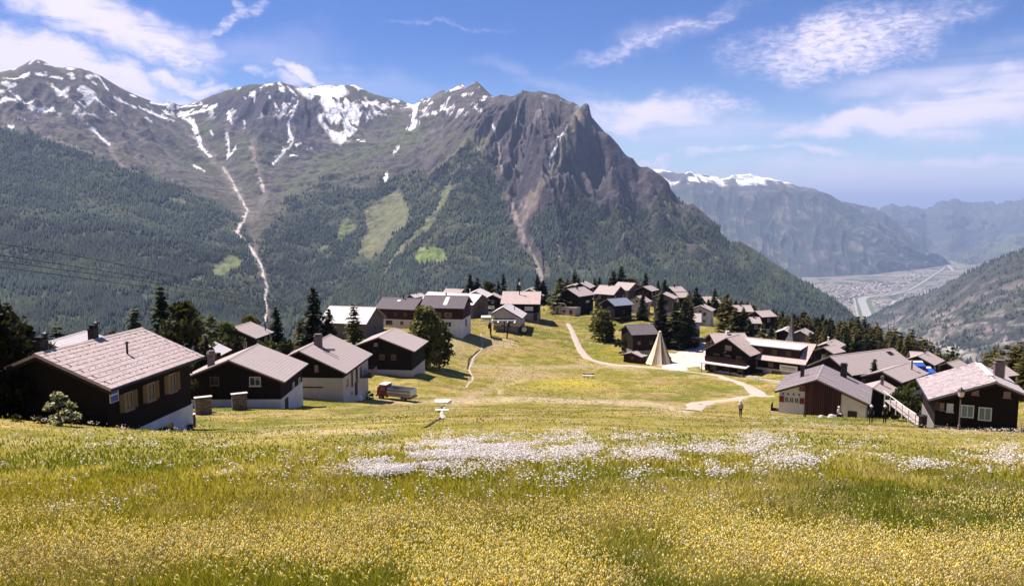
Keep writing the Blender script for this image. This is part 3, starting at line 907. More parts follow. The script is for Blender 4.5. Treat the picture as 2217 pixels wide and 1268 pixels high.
    dk = soft_poly(jx, jy, [(0, 190), (60, 150), (140, 160), (210, 220), (330, 330), (260, 310), (190, 260), (120, 240), (60, 260), (0, 230)], 22)
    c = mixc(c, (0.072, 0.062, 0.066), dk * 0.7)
    for poly, colr, s, e in [
        ([(728, 500), (748, 472), (775, 476), (772, 500), (748, 514), (731, 524)], (0.135, 0.160, 0.050), 0.95, 6),
        ([(790, 455), (830, 428), (868, 404), (874, 430), (889, 455), (880, 492), (852, 505), (832, 545), (800, 562), (772, 545), (792, 500)], (0.140, 0.142, 0.070), 0.95, 7),
        ([(938, 460), (985, 368), (968, 440), (934, 492), (890, 532), (848, 560), (868, 530), (902, 500)], (0.140, 0.160, 0.062), 0.95, 6),
        ([(896, 549), (910, 538), (935, 535), (966, 541), (968, 560), (950, 570), (920, 573), (899, 568)], (0.150, 0.195, 0.052), .95, 6),
        ([(455, 592), (470, 570), (500, 552), (526, 564), (522, 580), (490, 590), (462, 600)], (0.160, 0.190, 0.068), 0.85, 7),
        ([(400, 606), (440, 592), (452, 606), (430, 618), (408, 614)], (0.180, 0.215, 0.075), 0.8, 4),
        ([(370, 612), (385, 610), (398, 622), (384, 624)], (0.22, 0.23, 0.12), 0.7, 3),
        ([(362, 428), (385, 427), (406, 436), (400, 442), (372, 436)], (0.170, 0.180, 0.085), 0.8, 3),
        ([(985, 320), (1035, 286), (1047, 298), (1036, 325), (990, 345), (930, 385), (900, 400)], (0.135, 0.135, 0.066), 0.9, 10),
        ([(620, 400), (720, 330), (830, 300), (900, 270), (960, 255), (900, 310), (780, 350), (690, 390), (610, 440)], (0.085, 0.098, 0.045), 0.8, 14),
        ([(470, 330), (520, 300), (600, 300), (640, 310), (600, 370), (520, 360)], (0.090, 0.098, 0.055), 0.6, 16),
        ([(1240, 262), (1258, 233), (1272, 227), (1262, 262), (1246, 292), (1226, 322), (1200, 356), (1188, 352), (1206, 310)], (0.170, 0.145, 0.095), 0.95, 4),  # left face of the horn: its sunlit brightness painted into the ground colour
        ([(1198, 352), (1178, 386), (1152, 412), (1136, 440), (1150, 448), (1176, 416), (1200, 378)], (0.150, 0.130, 0.090), 0.9, 6),
        ([(1122, 500), (1126, 470), (1145, 438), (1172, 420), (1165, 450), (1140, 480), (1132, 530)], (0.200, 0.155, 0.130), 0.8, 8),
    ]:
        c = mixc(c, colr, soft_poly(jx, jy, poly, e) * s * np.clip(0.65 + n2 * 0.7, 0, 1))
    # ---- forest
    F = soft_poly(jx, jy, [(-600, 270), (0, 282), (60, 292), (130, 303), (200, 335), (260, 360), (310, 378), (380, 405), (430, 425), (480, 440), (520, 478), (545, 530), (562, 590),
                           (574, 650), (578, 800), (-600, 800)], 16)
    F2 = soft_poly(jx, jy, [(582, 800), (588, 640), (577, 580), (560, 530), (566, 500), (620, 440), (700, 385), (780, 375), (850, 372), (930, 372), (1000, 330), (1045, 318),
                            (1068, 360), (1082, 420), (1100, 460), (1130, 530), (1162, 590), (1182, 625), (1200, 600), (1176, 560), (1150, 505), (1180, 470), (1210, 440), (1245, 450),
                            (1290, 500), (1330, 545), (1400, 575), (1450, 585), (1500, 560), (1545, 505), (1600, 523), (1650, 554), (1700, 587), (1760, 622), (1850, 684), (1990, 850)], 16)
    up = np.clip((py - 380) / 160, 0, 1)
    F2 = F2 * np.clip(0.35 + up * 0.8 + (n1 - 0.45) * 3.2 * (1 - up), 0, 1)
    band = soft_poly(jx, jy, [(1235, 420), (1300, 440), (1380, 450), (1440, 430), (1500, 450), (1560, 495), (1560, 600), (1250, 560)], 30) * np.clip((n1 - 0.40) * 7, 0, 1)
    F = np.maximum(np.maximum(F, F2), band)
    for poly, e in [([(728, 500), (748, 472), (775, 476), (772, 500), (748, 514), (731, 524)], 5),
                    ([(790, 455), (830, 428), (868, 404), (874, 430), (889, 455), (880, 492), (852, 505), (832, 545), (800, 562), (772, 545), (792, 500)], 6),
                    ([(938, 460), (985, 368), (968, 440), (934, 492), (890, 532), (848, 560), (868, 530), (902, 500)], 6),
                    ([(896, 549), (910, 538), (935, 535), (966, 541), (968, 560), (950, 570), (920, 573), (899, 568)], 2),
                    ([(455, 592), (470, 570), (500, 552), (526, 564), (522, 580), (490, 590), (462, 600)], 4),
                    ([(400, 606), (440, 592), (452, 606), (430, 618), (408, 614)], 4), ([(370, 612), (385, 610), (398, 622), (384, 624)], 3),
                    ([(362, 428), (385, 427), (406, 436), (400, 442), (372, 436)], 3)]:
        F *= 1 - soft_poly(px + (n2 - .5) * 10, py + (n2 - .5) * 8, poly, e)
    c = mixc(c, (0.036, 0.046, 0.022), np.clip(F * 1.2, 0, 1) * 0.88)
    c = mixc(c, (0.095, 0.105, 0.045), F * np.clip((n2 - .56) * 8, 0, 1) * np.clip((n1 - .48) * 7, 0, 1) * .7)
    # ---- scree, torrent beds and snow
    SC = (0.26, 0.205, 0.165)
    lines = [
        ([(470, 352), (490, 372), (505, 400), (520, 425), (530, 445), (536, 460), (522, 485), (513, 503), (530, 522), (545, 540), (558, 560), (566, 575), (572, 600), (579, 620), (573, 645), (577, 670), (573, 700), (565, 745)], 6.5, (0.20, 0.17, 0.145), 1),
        ([(425, 300), (468, 348), (500, 390), (525, 438), (540, 468)], 15, (0.165, 0.138, 0.118), .75), ([(545, 295), (560, 360), (574, 420), (556, 455)], 13, (0.155, 0.13, 0.115), .7), ([(640, 240), (630, 310), (592, 360), (570, 420)], 10, (0.16, 0.135, 0.12), .6),
        ([(490, 262), (494, 330), (502, 385)], 8, (0.15, 0.125, 0.11), .6), ([(370, 250), (420, 300), (470, 352)], 10, (0.16, 0.135, 0.12), .6),
        ([(505, 400), (520, 425), (530, 445), (537, 458), (522, 485), (513, 503), (530, 522), (545, 540), (558, 560), (566, 575), (572, 600), (579, 620), (573, 645), (577, 670), (573, 700), (565, 745)], 2.6, (0.62, 0.55, 0.50), 1),
        ([(480, 360), (495, 380), (508, 405), (520, 430)], 5, (0.50, 0.42, 0.36), .9),
        ([(545, 310), (550, 345), (560, 375), (568, 400), (571, 415)], 7, SC, .9), ([(562, 385), (568, 400), (571, 414)], 4, (0.6, 0.5, 0.44), .9),
        ([(1103, 428), (1113, 455), (1120, 480), (1130, 505), (1146, 540), (1162, 570), (1172, 610)], 7, (0.24, 0.195, 0.165), 1),
        ([(1140, 540), (1160, 570), (1170, 590), (1172, 620)], 9, (0.26, 0.215, 0.18), 1),
        ([(1190, 372), (1175, 400), (1160, 420), (1140, 450), (1128, 490)], 7, (0.17, 0.14, 0.11), .8),
        ([(1066, 272), (1074, 290), (1080, 330), (1085, 360), (1091, 386)], 4.5, (0.22, 0.185, 0.16), 1),
        ([(1175, 225), (1165, 250), (1150, 275), (1130, 300)], 6, (0.15, 0.12, 0.115), .8), ([(1120, 330), (1112, 355), (1130, 390)], 5, (0.16, 0.13, 0.12), .6),
        ([(108, 182), (135, 205), (160, 235), (205, 292), (236, 322), (252, 346), (264, 360), (302, 377)], 6.5, (0.19, 0.155, 0.13), .9),
        ([(190, 200), (260, 270), (330, 320), (385, 365)], 6, (0.15, 0.125, 0.115), .8), ([(215, 180), (300, 240), (370, 280), (440, 330)], 8, (0.145, 0.12, 0.112), .7),
        ([(95, 295), (150, 315), (196, 332)], 5, (0.2, 0.17, 0.15), .8), ([(600, 470), (660, 420), (700, 395)], 3, (0.15, 0.15, 0.10), .6),
        ([(650, 600), (700, 540), (760, 490)], 3.5, (0.13, 0.135, 0.08), .5), ([(835, 590), (850, 560), (875, 530)], 3, (0.2, 0.175, 0.13), .7),
        ([(635, 420), (700, 365), (760, 330)], 3, (0.14, 0.125, 0.10), .6), ([(1205, 520), (1212, 545), (1208, 560)], 4, (0.2, 0.16, 0.14), .7),
        ([(1335, 470), (1340, 490), (1350, 510)], 4, (0.19, 0.15, 0.135), .7), ([(1440, 440), (1445, 465), (1450, 480)], 5, (0.19, 0.15, 0.135), .7),
        ([(1365, 400), (1380, 430), (1345, 480)], 3.5, (0.15, 0.12, 0.11), .6), ([(1480, 480), (1500, 520), (1560, 560)], 3, (0.13, 0.125, 0.10), .5),
        ([(1300, 330), (1330, 380), (1370, 440), (1375, 470)], 5, (0.13, 0.105, 0.10), .7), ([(1250, 360), (1240, 420)], 5, (0.12, 0.1, 0.095), .5),
    ]
    WH = (0.92, 0.88, 0.86)
    snow = [([(8, 169), (36, 171)], 3), ([(76, 160), (96, 163), (118, 167), (134, 171)], 6), ([(112, 184), (125, 196), (139, 203)], 5), ([(138, 204), (152, 216), (165, 231), (172, 238)], 6),
            ([(176, 189), (195, 201), (216, 221), (240, 241), (251, 248)], 3.4), ([(14, 213), (35, 219)], 5), ([(22, 198), (40, 212), (56, 225)], 4), ([(66, 234), (82, 238), (98, 240), (117, 237)], 9),
            ([(36, 254), (69, 263)], 3), ([(187, 164), (200, 178), (209, 183)], 4), ([(215, 168), (236, 197)], 2.5), ([(189, 271), (205, 283), (220, 300), (238, 313)], 4), ([(247, 211), (270, 222), (294, 233)], 5.5),
            ([(302, 232), (340, 250), (376, 262)], 5), ([(328, 222), (362, 227)], 7), ([(370, 236), (400, 231), (436, 225)], 5), ([(355, 245), (400, 248), (440, 240), (466, 227)], 8), ([(395, 254), (416, 262), (426, 285), (433, 306)], 10),
            ([(435, 317), (456, 339)], 6), ([(315, 254), (331, 266)], 3), ([(418, 357), (441, 369)], 4), ([(20, 275), (30, 277)], 4), ([(455, 282), (460, 292)], 5), ([(420, 298), (440, 320)], 3),
            ([(605, 182), (613, 197)], 7), ([(625, 191), (642, 207)], 4), ([(570, 186), (592, 182)], 4), ([(582, 204), (584, 213)], 5), ([(497, 244), (500, 266)], 6), ([(492, 290), (495, 320), (493, 343)], 5),
            ([(511, 318), (494, 341)], 5), ([(530, 264), (527, 283)], 3), ([(638, 234), (628, 256), (625, 266), (625, 285), (634, 300), (628, 316), (605, 340), (587, 358)], 6.5), ([(595, 224), (606, 241)], 3),
            ([(640, 316), (652, 310)], 4), ([(665, 322), (675, 320)], 3), ([(628, 337), (643, 336)], 4), ([(885, 224), (901, 235), (894, 260), (906, 268), (888, 279)], 8), ([(868, 233), (905, 228)], 5), ([(850, 220), (860, 218)], 5),
            ([(974, 196), (1001, 187)], 5), ([(1003, 206), (1023, 198)], 5), ([(955, 241), (963, 231)], 4), ([(969, 241), (983, 229)], 4), ([(1024, 229), (1036, 239)], 5), ([(1040, 238), (1046, 242)], 4), ([(854, 332), (863, 320)], 5), ([(838, 379), (834, 396)], 7),
            ([(1064, 269), (1073, 287)], 5), ([(1121, 260), (1131, 274)], 3.5), ([(1228, 272), (1211, 300), (1196, 334), (1189, 357)], 3), ([(1104, 204), (1126, 197)], 4), ([(1032, 320), (1036, 324)], 4), ([(1062, 336), (1067, 341)], 3), ([(925, 250), (945, 245)], 4), ([(776, 306), (790, 305)], 4)]
    n3 = fbm(x / 22, y / 40, 64, 2)
    jx2 = px + (n2 - .5) * 8 + (n3 - .5) * 5
    jy2 = py + (n2 - .5) * 7 + (n3 - .5) * 4
    fmask = np.zeros(len(x))
    for ln, w, colr, s in lines + [(l, w * .76, WH, 1.0) for l, w in snow]:
        a = np.array(ln)
        k = np.nonzero((px > a[:, 0].min() - 30) & (px < a[:, 0].max() + 30) & (py > a[:, 1].min() - 30) & (py < a[:, 1].max() + 30) & (y > 2300))[0]
        if len(k) == 0:
            continue
        d = seg_dist(jx2[k], jy2[k], ln)
        t = np.clip((w * (1.25 * n2[k] + .5 * n3[k] - .28) - d) / 1.2 + 0.5, 0, 1) * s
        if colr is WH:
            t = t * np.clip((n3[k] - .22) * 6, 0, 1)
        c[k] = mixc(c[k], colr, t)
        fmask[k] = np.maximum(fmask[k], t)
    bowl = soft_poly(jx2, jy2, [(640, 192), (700, 188), (740, 186), (752, 198), (748, 212), (760, 230), (790, 228), (796, 200), (812, 212), (822, 232), (838, 222), (836, 236), (800, 254), (775, 276), (757, 302), (738, 312), (722, 306), (712, 290), (694, 268),
                                (686, 246), (706, 244), (694, 222), (662, 210)], 8)
    st = fbm((x * 0.8 + y * 0.25) / 120, y / 300 + x / 420, 91, 4, 0.6)
    st2 = fbm(x / 75, y / 130, 95, 3)
    t = bowl * np.clip((0.30 * st + 0.7 * st2 - 0.37) * 13, 0, 1) * (y > 5500)
    c = mixc(c, WH, t)
    sp = np.clip((st2 - 0.66) * 20, 0, 1) * np.clip((262 - py) / 30, 0, 1) * (y > 5500) * (1 - rock)
    c = mixc(c, WH, sp * 0.8)
    F = F * (1 - np.clip(fmask * 1.4, 0, 1))
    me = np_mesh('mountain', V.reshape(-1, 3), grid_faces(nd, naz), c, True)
    tag(link('mountain', me, M['mountain']), kind='structure')
    # ---- the forest itself: one crown per tree, far too many to count
    Fg = F.reshape(nd, naz)
    PX, PY = px.reshape(nd, naz), py.reshape(nd, naz)
    fc = 0.25 * (Fg[:-1, :-1] + Fg[1:, :-1] + Fg[:-1, 1:] + Fg[1:, 1:])
    area = np.abs((PX[:-1, 1:] - PX[:-1, :-1]) * np.maximum(PY[:-1, :-1] - PY[1:, :-1], 0.08))
    seen = (PX[:-1, :-1] > -180) & (PX[:-1, :-1] < 2000) & (PY[:-1, :-1] < 800) & front[:-1, :-1]
    clear = np.clip((fbm(X / 130, Y / 130, 29, 4) - 0.36) * 5, 0.12, 1)[:-1, :-1]
    wgt = (np.where(fc > 0.12, fc, 0) ** 1.3 * area * seen * clear).ravel()
    N = 90000
    k = RNG.choice(len(wgt), N, p=wgt / wgt.sum())
    i, j = k // (naz - 1), k % (naz - 1)
    a, b = RNG.random(N), RNG.random(N)

    def lerp(G):
        return (G[i, j] * (1 - a) + G[i, j + 1] * a) * (1 - b) + (G[i + 1, j] * (1 - a) + G[i + 1, j + 1] * a) * b
    bx, by, bz = lerp(X), lerp(Y), lerp(Z)
    hgt = RNG.uniform(13, 32, N) * (0.55 + 0.75 * fbm(bx / 200, by / 200, 5))
    rad = hgt * RNG.uniform(0.17, 0.30, N)
    k4 = np.arange(4) * math.pi / 2
    t0 = RNG.random(N)[:, None] * 2
    ring = np.stack([bx[:, None] + rad[:, None] * np.cos(k4 + t0), by[:, None] + rad[:, None] * np.sin(k4 + t0), np.repeat(bz[:, None] + 1.0, 4, 1)], -1)
    apex = np.stack([bx + RNG.normal(0, .6, N), by, bz + hgt], -1)[:, None, :]
    TV = np.concatenate([ring, apex], 1).reshape(-1, 3)
    o = np.arange(N)[:, None, None] * 5
    TF = (o + np.array([[0, 1, 4], [1, 2, 4], [2, 3, 4], [3, 0, 4]])[None]).reshape(-1, 3)
    q = fbm(bx / 180, by / 180, 71, 4)
    tc = np.empty((N, 3))
    tc[:] = (0.019, 0.030, 0.022)
    tc = mixc(tc, (0.050, 0.066, 0.032), np.clip((q - 0.47) * 7, 0, 1) * RNG.random(N))
    q2 = fbm(bx / 600, by / 600, 73, 3)
    tc *= (0.72 + .62 * np.clip((q2 - .35) * 3.3, 0, 1))[:, None]
    tc *= RNG.uniform(0.65, 1.4, N)[:, None]
    me = np_mesh('mountain_forest', TV, TF, np.repeat(tc, 5, 0))
    tag(link('mountain_forest', me, M['far_leaf']), kind='stuff')


build_massif()


def build_side_hill():
    top = [(2900, 440, 5300), (2500, 480, 5100), (2300, 518, 5000), (2217, 544, 4950), (2150, 571, 5100), (2080, 601, 5500), (2020, 627, 6200), (1970, 651, 7000), (1930, 669, 7800), (1893, 697, 8150)]
    P = sub(top, 200)
    for p in P[::2]:
        P.append(np.array([p[0] * 1.25, p[1] + 1500, p[2] - 700]))
    for ln in ([(2900, 800, 2600), (2500, 790, 2700), (2217, 775, 2850), (2100, 770, 3050), (2010, 765, 3500), (1930, 752, 4100), (1880, 735, 5000), (1850, 715, 6500)],
               [(2500, 600, 3900), (2217, 640, 4000), (2100, 665, 4300), (2010, 690, 5000), (1940, 700, 6100)]):
        P += sub(ln, 250)
    for px in (1700, 1900, 2100, 2400, 2800):
        x, y, z = ray(px, 900, 1700)
        P.append((x, y, -1000))
    P += [(2450, 5200, -1500), (3150, 7500, -1500), (3600, 8800, -1500)]
    fn = RBF(P)
    naz, nd = 420, 260
    az = np.linspace(R(19), R(46), naz)
    dd = np.linspace(1800, 9300, nd)
    X = np.tan(az)[None, :] * dd[:, None]
    Y = np.repeat(dd[:, None], naz, 1)
    B = fn(X, Y)
    ang = B / np.hypot(X, Y)
    below = (np.max(ang, 0)[None, :] - ang) * np.hypot(X, Y)
    mask = np.clip(below / 200, 0.08, 1)
    Z = B + mask * ((fbm(X / 420, Y / 420, 5, 5, .55) - .5) * 130 + (ridged(X / 240, Y / 200, 9, 4) - .45) * 42)
    V = np.stack([X, Y, Z], -1).reshape(-1, 3)
    px, py = project(V)
    x, y = X.ravel(), Y.ravel()
    n0, n1, n2 = fbm(x / 420, y / 420, 7, 4), fbm(x / 120, y / 120, 8, 4), fbm(x / 40, y / 40, 9, 3)
    c = np.empty((len(V), 3))
    c[:] = (0.046, 0.050, 0.044)
    low = np.clip((py - 575 - (2217 - px) * 0.25) / 60, 0.1, 1)
    n4 = fbm(x / 70, y / 110, 19, 4, .6)
    c = mixc(c, (0.17, 0.135, 0.125), np.clip((n4 - 0.515) * 12, 0, 1) * np.clip((n1 - 0.38) * 5, 0, 1) * low)
    c = mixc(c, (0.085, 0.095, 0.062), np.clip((n0 - 0.55) * 9, 0, 1) * low * 0.6)
    c = mixc(c, (0.26, 0.225, 0.21), np.clip((n2 - 0.58) * 9, 0, 1) * np.clip((n1 - 0.5) * 6, 0, 1) * low * 0.9)
    road = seg_dist(px, py, [(1990, 676), (2020, 690), (2060, 708), (2090, 722), (2130, 732)])
    c = mixc(c, (0.20, 0.175, 0.16), np.clip(2.2 - road, 0, 1) * 0.8)
    vill = np.exp(-(((px - 2060) / 70) ** 2 + ((py - 755 + (2060 - px) * .35) / 12) ** 2))
    c = mixc(c, (0.34, 0.31, 0.28), np.clip((n2 - 0.44) * 6, 0, 1) * vill)
    me = np_mesh('wooded_hillside', V, grid_faces(nd, naz), c, True)
    tag(link('hillside', me, M['mountain']), kind='structure')
    n = 9000
    ii, jj = RNG.integers(0, nd - 1, n * 3), RNG.integers(0, naz - 1, n * 3)
    ok = (n1.reshape(nd, naz)[ii, jj] < 0.5) & (px.reshape(nd, naz)[ii, jj] < 2400)
    ii, jj = ii[ok][:n], jj[ok][:n]
    n = len(ii)
    b = np.stack([X[ii, jj] + RNG.normal(0, 9, n), Y[ii, jj] + RNG.normal(0, 9, n), Z[ii, jj]], -1)
    h = RNG.uniform(14, 26, n)
    r = h * RNG.uniform(.25, .4, n)
    k4 = np.arange(4) * math.pi / 2
    ring = np.stack([b[:, None, 0] + r[:, None] * np.cos(k4), b[:, None, 1] + r[:, None] * np.sin(k4), np.repeat(b[:, None, 2], 4, 1)], -1)
    TV = np.concatenate([ring, (b + np.stack([0 * h, 0 * h, h], -1))[:, None, :]], 1).reshape(-1, 3)
    TF = (np.arange(n)[:, None, None] * 5 + np.array([[0, 1, 4], [1, 2, 4], [2, 3, 4], [3, 0, 4]])[None]).reshape(-1, 3)
    tc = np.array((0.030, 0.038, 0.030)) * RNG.uniform(.7, 1.5, n)[:, None]
    tag(link('hillside_forest', np_mesh('hillside_forest', TV, TF, np.repeat(tc, 5, 0)), M['far_leaf']), kind='stuff')


build_side_hill()


def build_range(name, crest, foot, snow_line, seed, amp, base_col, fields=0.0):
    """A far mountain chain: crest and foot surveyed, gullies between."""
    def dense(line, n):
        Q = np.array([ray(*p) for p in line])
        t = np.linspace(0, 1, len(Q))
        px = np.array([p[0] for p in line], float)
        g = np.linspace(px[0], px[-1], n)
        return np.stack([np.interp(g, px, Q[:, k]) for k in range(3)], -1)
    n, m = 520, 90
    A, B = dense(crest, n), dense(foot, n)
    B[:, 2] = np.minimum(B[:, 2], -1150)
    t = np.linspace(0, 1, m)[:, None, None]
    V = A[None] * (1 - t) + B[None] * t
    prof = t[..., 0] ** 1.12
    V[..., 2] = A[None, :, 2] * (1 - prof) + B[None, :, 2] * prof
    x, y = V[..., 0], V[..., 1]
    mask = np.clip(t[..., 0] * 5, 0.0, 1) * np.clip((1 - t[..., 0]) * 6, 0, 1)
    al = np.cumsum(np.hypot(*np.diff(A[:, :2], axis=0, prepend=A[:1, :2]).T))[None, :]
    rib = ridged(al / (amp * 5.5) + fbm(x / 3000, y / 3000, seed) * 1.2, t[..., 0] * 1.6, seed + 2, 5, 0.55)
    V[..., 2] += mask * (rib - .45) * amp * 1.5
    V[..., 2] += np.clip(1 - t[..., 0] * 7, 0, 1) * (ridged(al / (amp * 2.2), t[..., 0] * 6, seed + 7, 3) - .5) * amp * 0.28
    V[..., 2] += np.clip(1 - t[..., 0] * 9, 0, 1) * (ridged(al / 480.0, al * 0 + seed, seed + 3, 4, .6) - .5) * min(amp, 690) * .34
    back = V[0].copy()
    back[:, :2] *= 1 + 3000 / A[:, 1:2]
    back[:, 2] = -1160
    V = np.concatenate([back[None], V], 0)
    m += 1
    V = V.reshape(-1, 3)
    px, py = project(V)
    x, y, z = V.T
    s = amp
    n0, n1 = fbm(x / (s * 6), y / (s * 6), seed + 11, 4), fbm(x / (s * 1.2), y / (s * 1.2), seed + 12, 4)
    c = np.empty((len(V), 3))
    c[:] = base_col
    c = mixc(c, (0.16, 0.14, 0.115), np.clip((n1 - 0.56) * 7, 0, 1) * fields)
    c = mixc(c, (0.11, 0.125, 0.07), np.clip((n0 - 0.54) * 7, 0, 1) * fields)
    rr = np.concatenate([np.zeros((1, n)), rib]).ravel()
    c = mixc(c, (0.12, 0.105, 0.10), np.clip((z - snow_line + 250) / 250, 0, 1) * 0.9)
    c = mixc(c, (0.95, 0.92, 0.90), np.clip((z - snow_line) / 800 + (n1 - .5) * 7.5 + (0.45 - rr) * 4.0 - 0.3, 0, 1) * np.clip((z - snow_line + 120) / 120, 0, 1))
    me = np_mesh(name, V, grid_faces(m, n), c, True)
    return tag(link('mountain', me, M['range']), kind='structure')


build_range('far_range', [(1300, 340, 18500), (1390, 372, 18200), (1434, 366, 18000), (1460, 373, 18000), (1500, 372, 18000), (1540, 379, 18000), (1562, 385, 18000), (1590, 380, 18000), (1625, 378, 18000),
                          (1660, 386, 18000), (1690, 390, 17900), (1720, 401, 17800), (1760, 406, 17700), (1790, 416, 17600), (1830, 441, 17500), (1880, 466, 17400), (1930, 491, 17350), (1980, 521, 17300), (2035, 558, 17250), (2058, 575, 17200)],
            [(1300, 640, 12500), (1600, 625, 12900), (1700, 622, 13200), (1790, 620, 13300), (1860, 612, 13600), (1930, 604, 14300), (1990, 592, 15200), (2030, 582, 16200), (2062, 577, 17000)], 690, 21, 190, (0.050, 0.062, 0.052), 0.75)
build_range('back_range', [(1700, 430, 19200), (1830, 438, 19200), (1860, 446, 19200), (1890, 452, 19200), (1915, 462, 19072), (1950, 492, 18880), (1975, 520, 18560)],
            [(1700, 560, 17000), (1830, 560, 17000), (1975, 548, 17500)], 560, 33, -150, (0.09, 0.085, 0.085), 0.3)
build_range('snow_range', [(1800, 445, 26880), (1860, 449, 26880), (1900, 455, 26880), (1930, 447, 26880), (1950, 453, 26880), (1975, 447, 26880), (2005, 453, 26880), (2040, 438, 26560), (2062, 432, 26560), (2080, 438, 26240), (2110, 443, 26240),
                           (2140, 439, 26240), (2160, 446, 25920), (2180, 438, 25920), (2217, 433, 25600), (2300, 425, 25600), (2600, 400, 25600)], [(1800, 545, 18560), (2050, 545, 19200), (2217, 540, 19200), (2600, 540, 19200)], 620, 45, -520, (0.06, 0.07, 0.07), 0.3)
build_range('right_range', [(1995, 579, 18500), (2040, 563, 19000), (2090, 543, 19500), (2150, 518, 20000), (2217, 492, 20000), (2320, 462, 20500), (2700, 380, 21000)],
            [(1995, 582, 18200), (2090, 592, 15800), (2217, 592, 15500), (2700, 592, 15500)], 1500, 57, 230, (0.055, 0.065, 0.055), 0.8)

FLOOR = -1140.0


def on_floor(px, py):
    v = (634.0 - py) / FOC
    t = FLOOR / (-SP + v * CP)
    return np.array([(px - 1108.5) / FOC * t, (CP + v * SP) * t, FLOOR])


def build_valley():
    xs = np.concatenate([np.linspace(-60000, 2000, 20, endpoint=False), np.linspace(2000, 14000, 200, endpoint=False), np.linspace(14000, 60000, 16)])
    ys = np.concatenate([np.linspace(-20000, 3000, 8, endpoint=False), np.linspace(3000, 24000, 260, endpoint=False), np.linspace(24000, 70000, 20)])
    X, Y = np.meshgrid(xs, ys)
    V = np.stack([X, Y, np.full(X.shape, FLOOR)], -1).reshape(-1, 3)
    x, y = X.ravel(), Y.ravel()
    ca, sa = math.cos(.5), math.sin(.5)
    u, v = x * ca + y * sa, -x * sa + y * ca
    cell = _hash(np.floor(u / 330), np.floor(v / 150), 5)
    c = np.empty((len(V), 3))
    c[:] = (0.17, 0.155, 0.115)
    c = mixc(c, (0.24, 0.21, 0.16), (cell > 0.55) * 0.8)
    c = mixc(c, (0.06, 0.08, 0.05), (cell < 0.25) * 0.9)
    c = mixc(c, (0.26, 0.23, 0.21), np.clip((fbm(x / 500, y / 500, 3) - 0.52) * 9, 0, 1) * 0.8)
    tag(link('valley_floor', np_mesh('valley_floor', V, grid_faces(len(ys), len(xs)), c), M['range']), kind='structure')

    def strip(name, line, w, mat, lift):
        P = np.array([on_floor(*p) for p in line])
        tg = np.gradient(P[:, :2], axis=0)
        tg /= np.linalg.norm(tg, axis=1)[:, None]
        nr = np.stack([tg[:, 1], -tg[:, 0]], -1)
        W = np.array(w if isinstance(w, (list, tuple)) else [w] * len(P))[:, None]
        L, Q = P.copy(), P.copy()
        L[:, :2] -= nr * W / 2
        Q[:, :2] += nr * W / 2
        VV = np.stack([L, Q], 1)
        VV[..., 2] += lift
        tag(link(name, np_mesh(name, VV.reshape(-1, 3), grid_faces(len(P), 2)), mat), kind='structure')
    water = material('silty_river_water', (0.40, 0.38, 0.33), 0.35, 0.08, 0.01)
    bank = material('river_bank_grass', (0.12, 0.14, 0.07), 0.95, 0.2, 0.01)
    roadm = material('valley_road', (0.36, 0.33, 0.31), 0.9, 0.1, 0.01)
    line = [(1886, 705), (1880, 690), (1875, 675), (1870, 662), (1866, 652), (1867, 646), (1876, 643), (1896, 641), (1930, 638), (1968, 628), (1996, 612), (2020, 596), (2036, 586), (2046, 578)]
    strip('river_bank', line, [190, 190, 190, 200, 220, 240, 200, 160, 120, 100, 90, 90, 90, 90], bank, 1.0)
    strip('river', line, [95, 95, 95, 95, 100, 110, 90, 60, 46, 40, 40, 40, 40, 40], water, 3.0)
    strip('road', [(1858, 690), (1853, 665), (1850, 650), (1846, 640), (1900, 626), (1960, 610), (2010, 590)], 22, roadm, 2.0)
    strip('road', [(2052, 574), (2058, 580), (2064, 586)], 60, roadm, 2.0)
    strip('road', [(1920, 672), (1930, 660), (1938, 650)], 40, roadm, 2.0)
    # the town on the valley floor: thousands of far roofs
    bl = []
    cl = []
    for px, py, sx, sy, n in [(1905, 628, 42, 5, 520), (1862, 640, 20, 6, 260), (1955, 632, 26, 5, 200), (1880, 618, 45, 4, 120), (1985, 604, 26, 6, 110), (1840, 655, 14, 9, 60), (2010, 590, 22, 6, 80), (2080, 560, 40, 6, 100), (1900, 665, 24, 9, 50), (1935, 690, 40, 12, 60)]:
        q = RNG.normal(size=(n, 2)) * (sx, sy) + (px, py)
        for a, b in q:
            if b > 550:
                bl.append(on_floor(a, b))
                cl.append(RNG.choice([0, 1, 2], p=[.5, .3, .2]))
    bl, cl = np.array(bl), np.array(cl)
    n = len(bl)
    keep = seg_dist(bl[:, 0], bl[:, 1], [tuple(on_floor(*p)[:2]) for p in line]) > 130
    bl, cl = bl[keep], cl[keep]
    n = len(bl)
    w, l, h = RNG.uniform(6, 16, n), RNG.uniform(6, 26, n), RNG.uniform(6, 16, n)
    th = RNG.choice([0.5, 0.5 + math.pi / 2], n) + RNG.normal(0, .1, n)
    cn = np.array([[-1, -1], [1, -1], [1, 1], [-1, 1]])
    px_ = cn[None, :, 0] * w[:, None] * np.cos(th)[:, None] - cn[None, :, 1] * l[:, None] * np.sin(th)[:, None] + bl[:, None, 0]
    py_ = cn[None, :, 0] * w[:, None] * np.sin(th)[:, None] + cn[None, :, 1] * l[:, None] * np.cos(th)[:, None] + bl[:, None, 1]
    lo = np.stack([px_, py_, np.full(px_.shape, FLOOR)], -1)
    hi = lo.copy()
    hi[..., 2] += h[:, None]
    VV = np.concatenate([lo, hi], 1).reshape(-1, 3)
    FF = (np.arange(n)[:, None, None] * 8 + np.array([[4, 5, 6, 7], [0, 1, 5, 4], [1, 2, 6, 5], [2, 3, 7, 6], [3, 0, 4, 7]])[None]).reshape(-1, 4)
    pal = np.array([(0.34, 0.29, 0.27), (0.20, 0.145, 0.13), (0.46, 0.42, 0.40)])[cl]
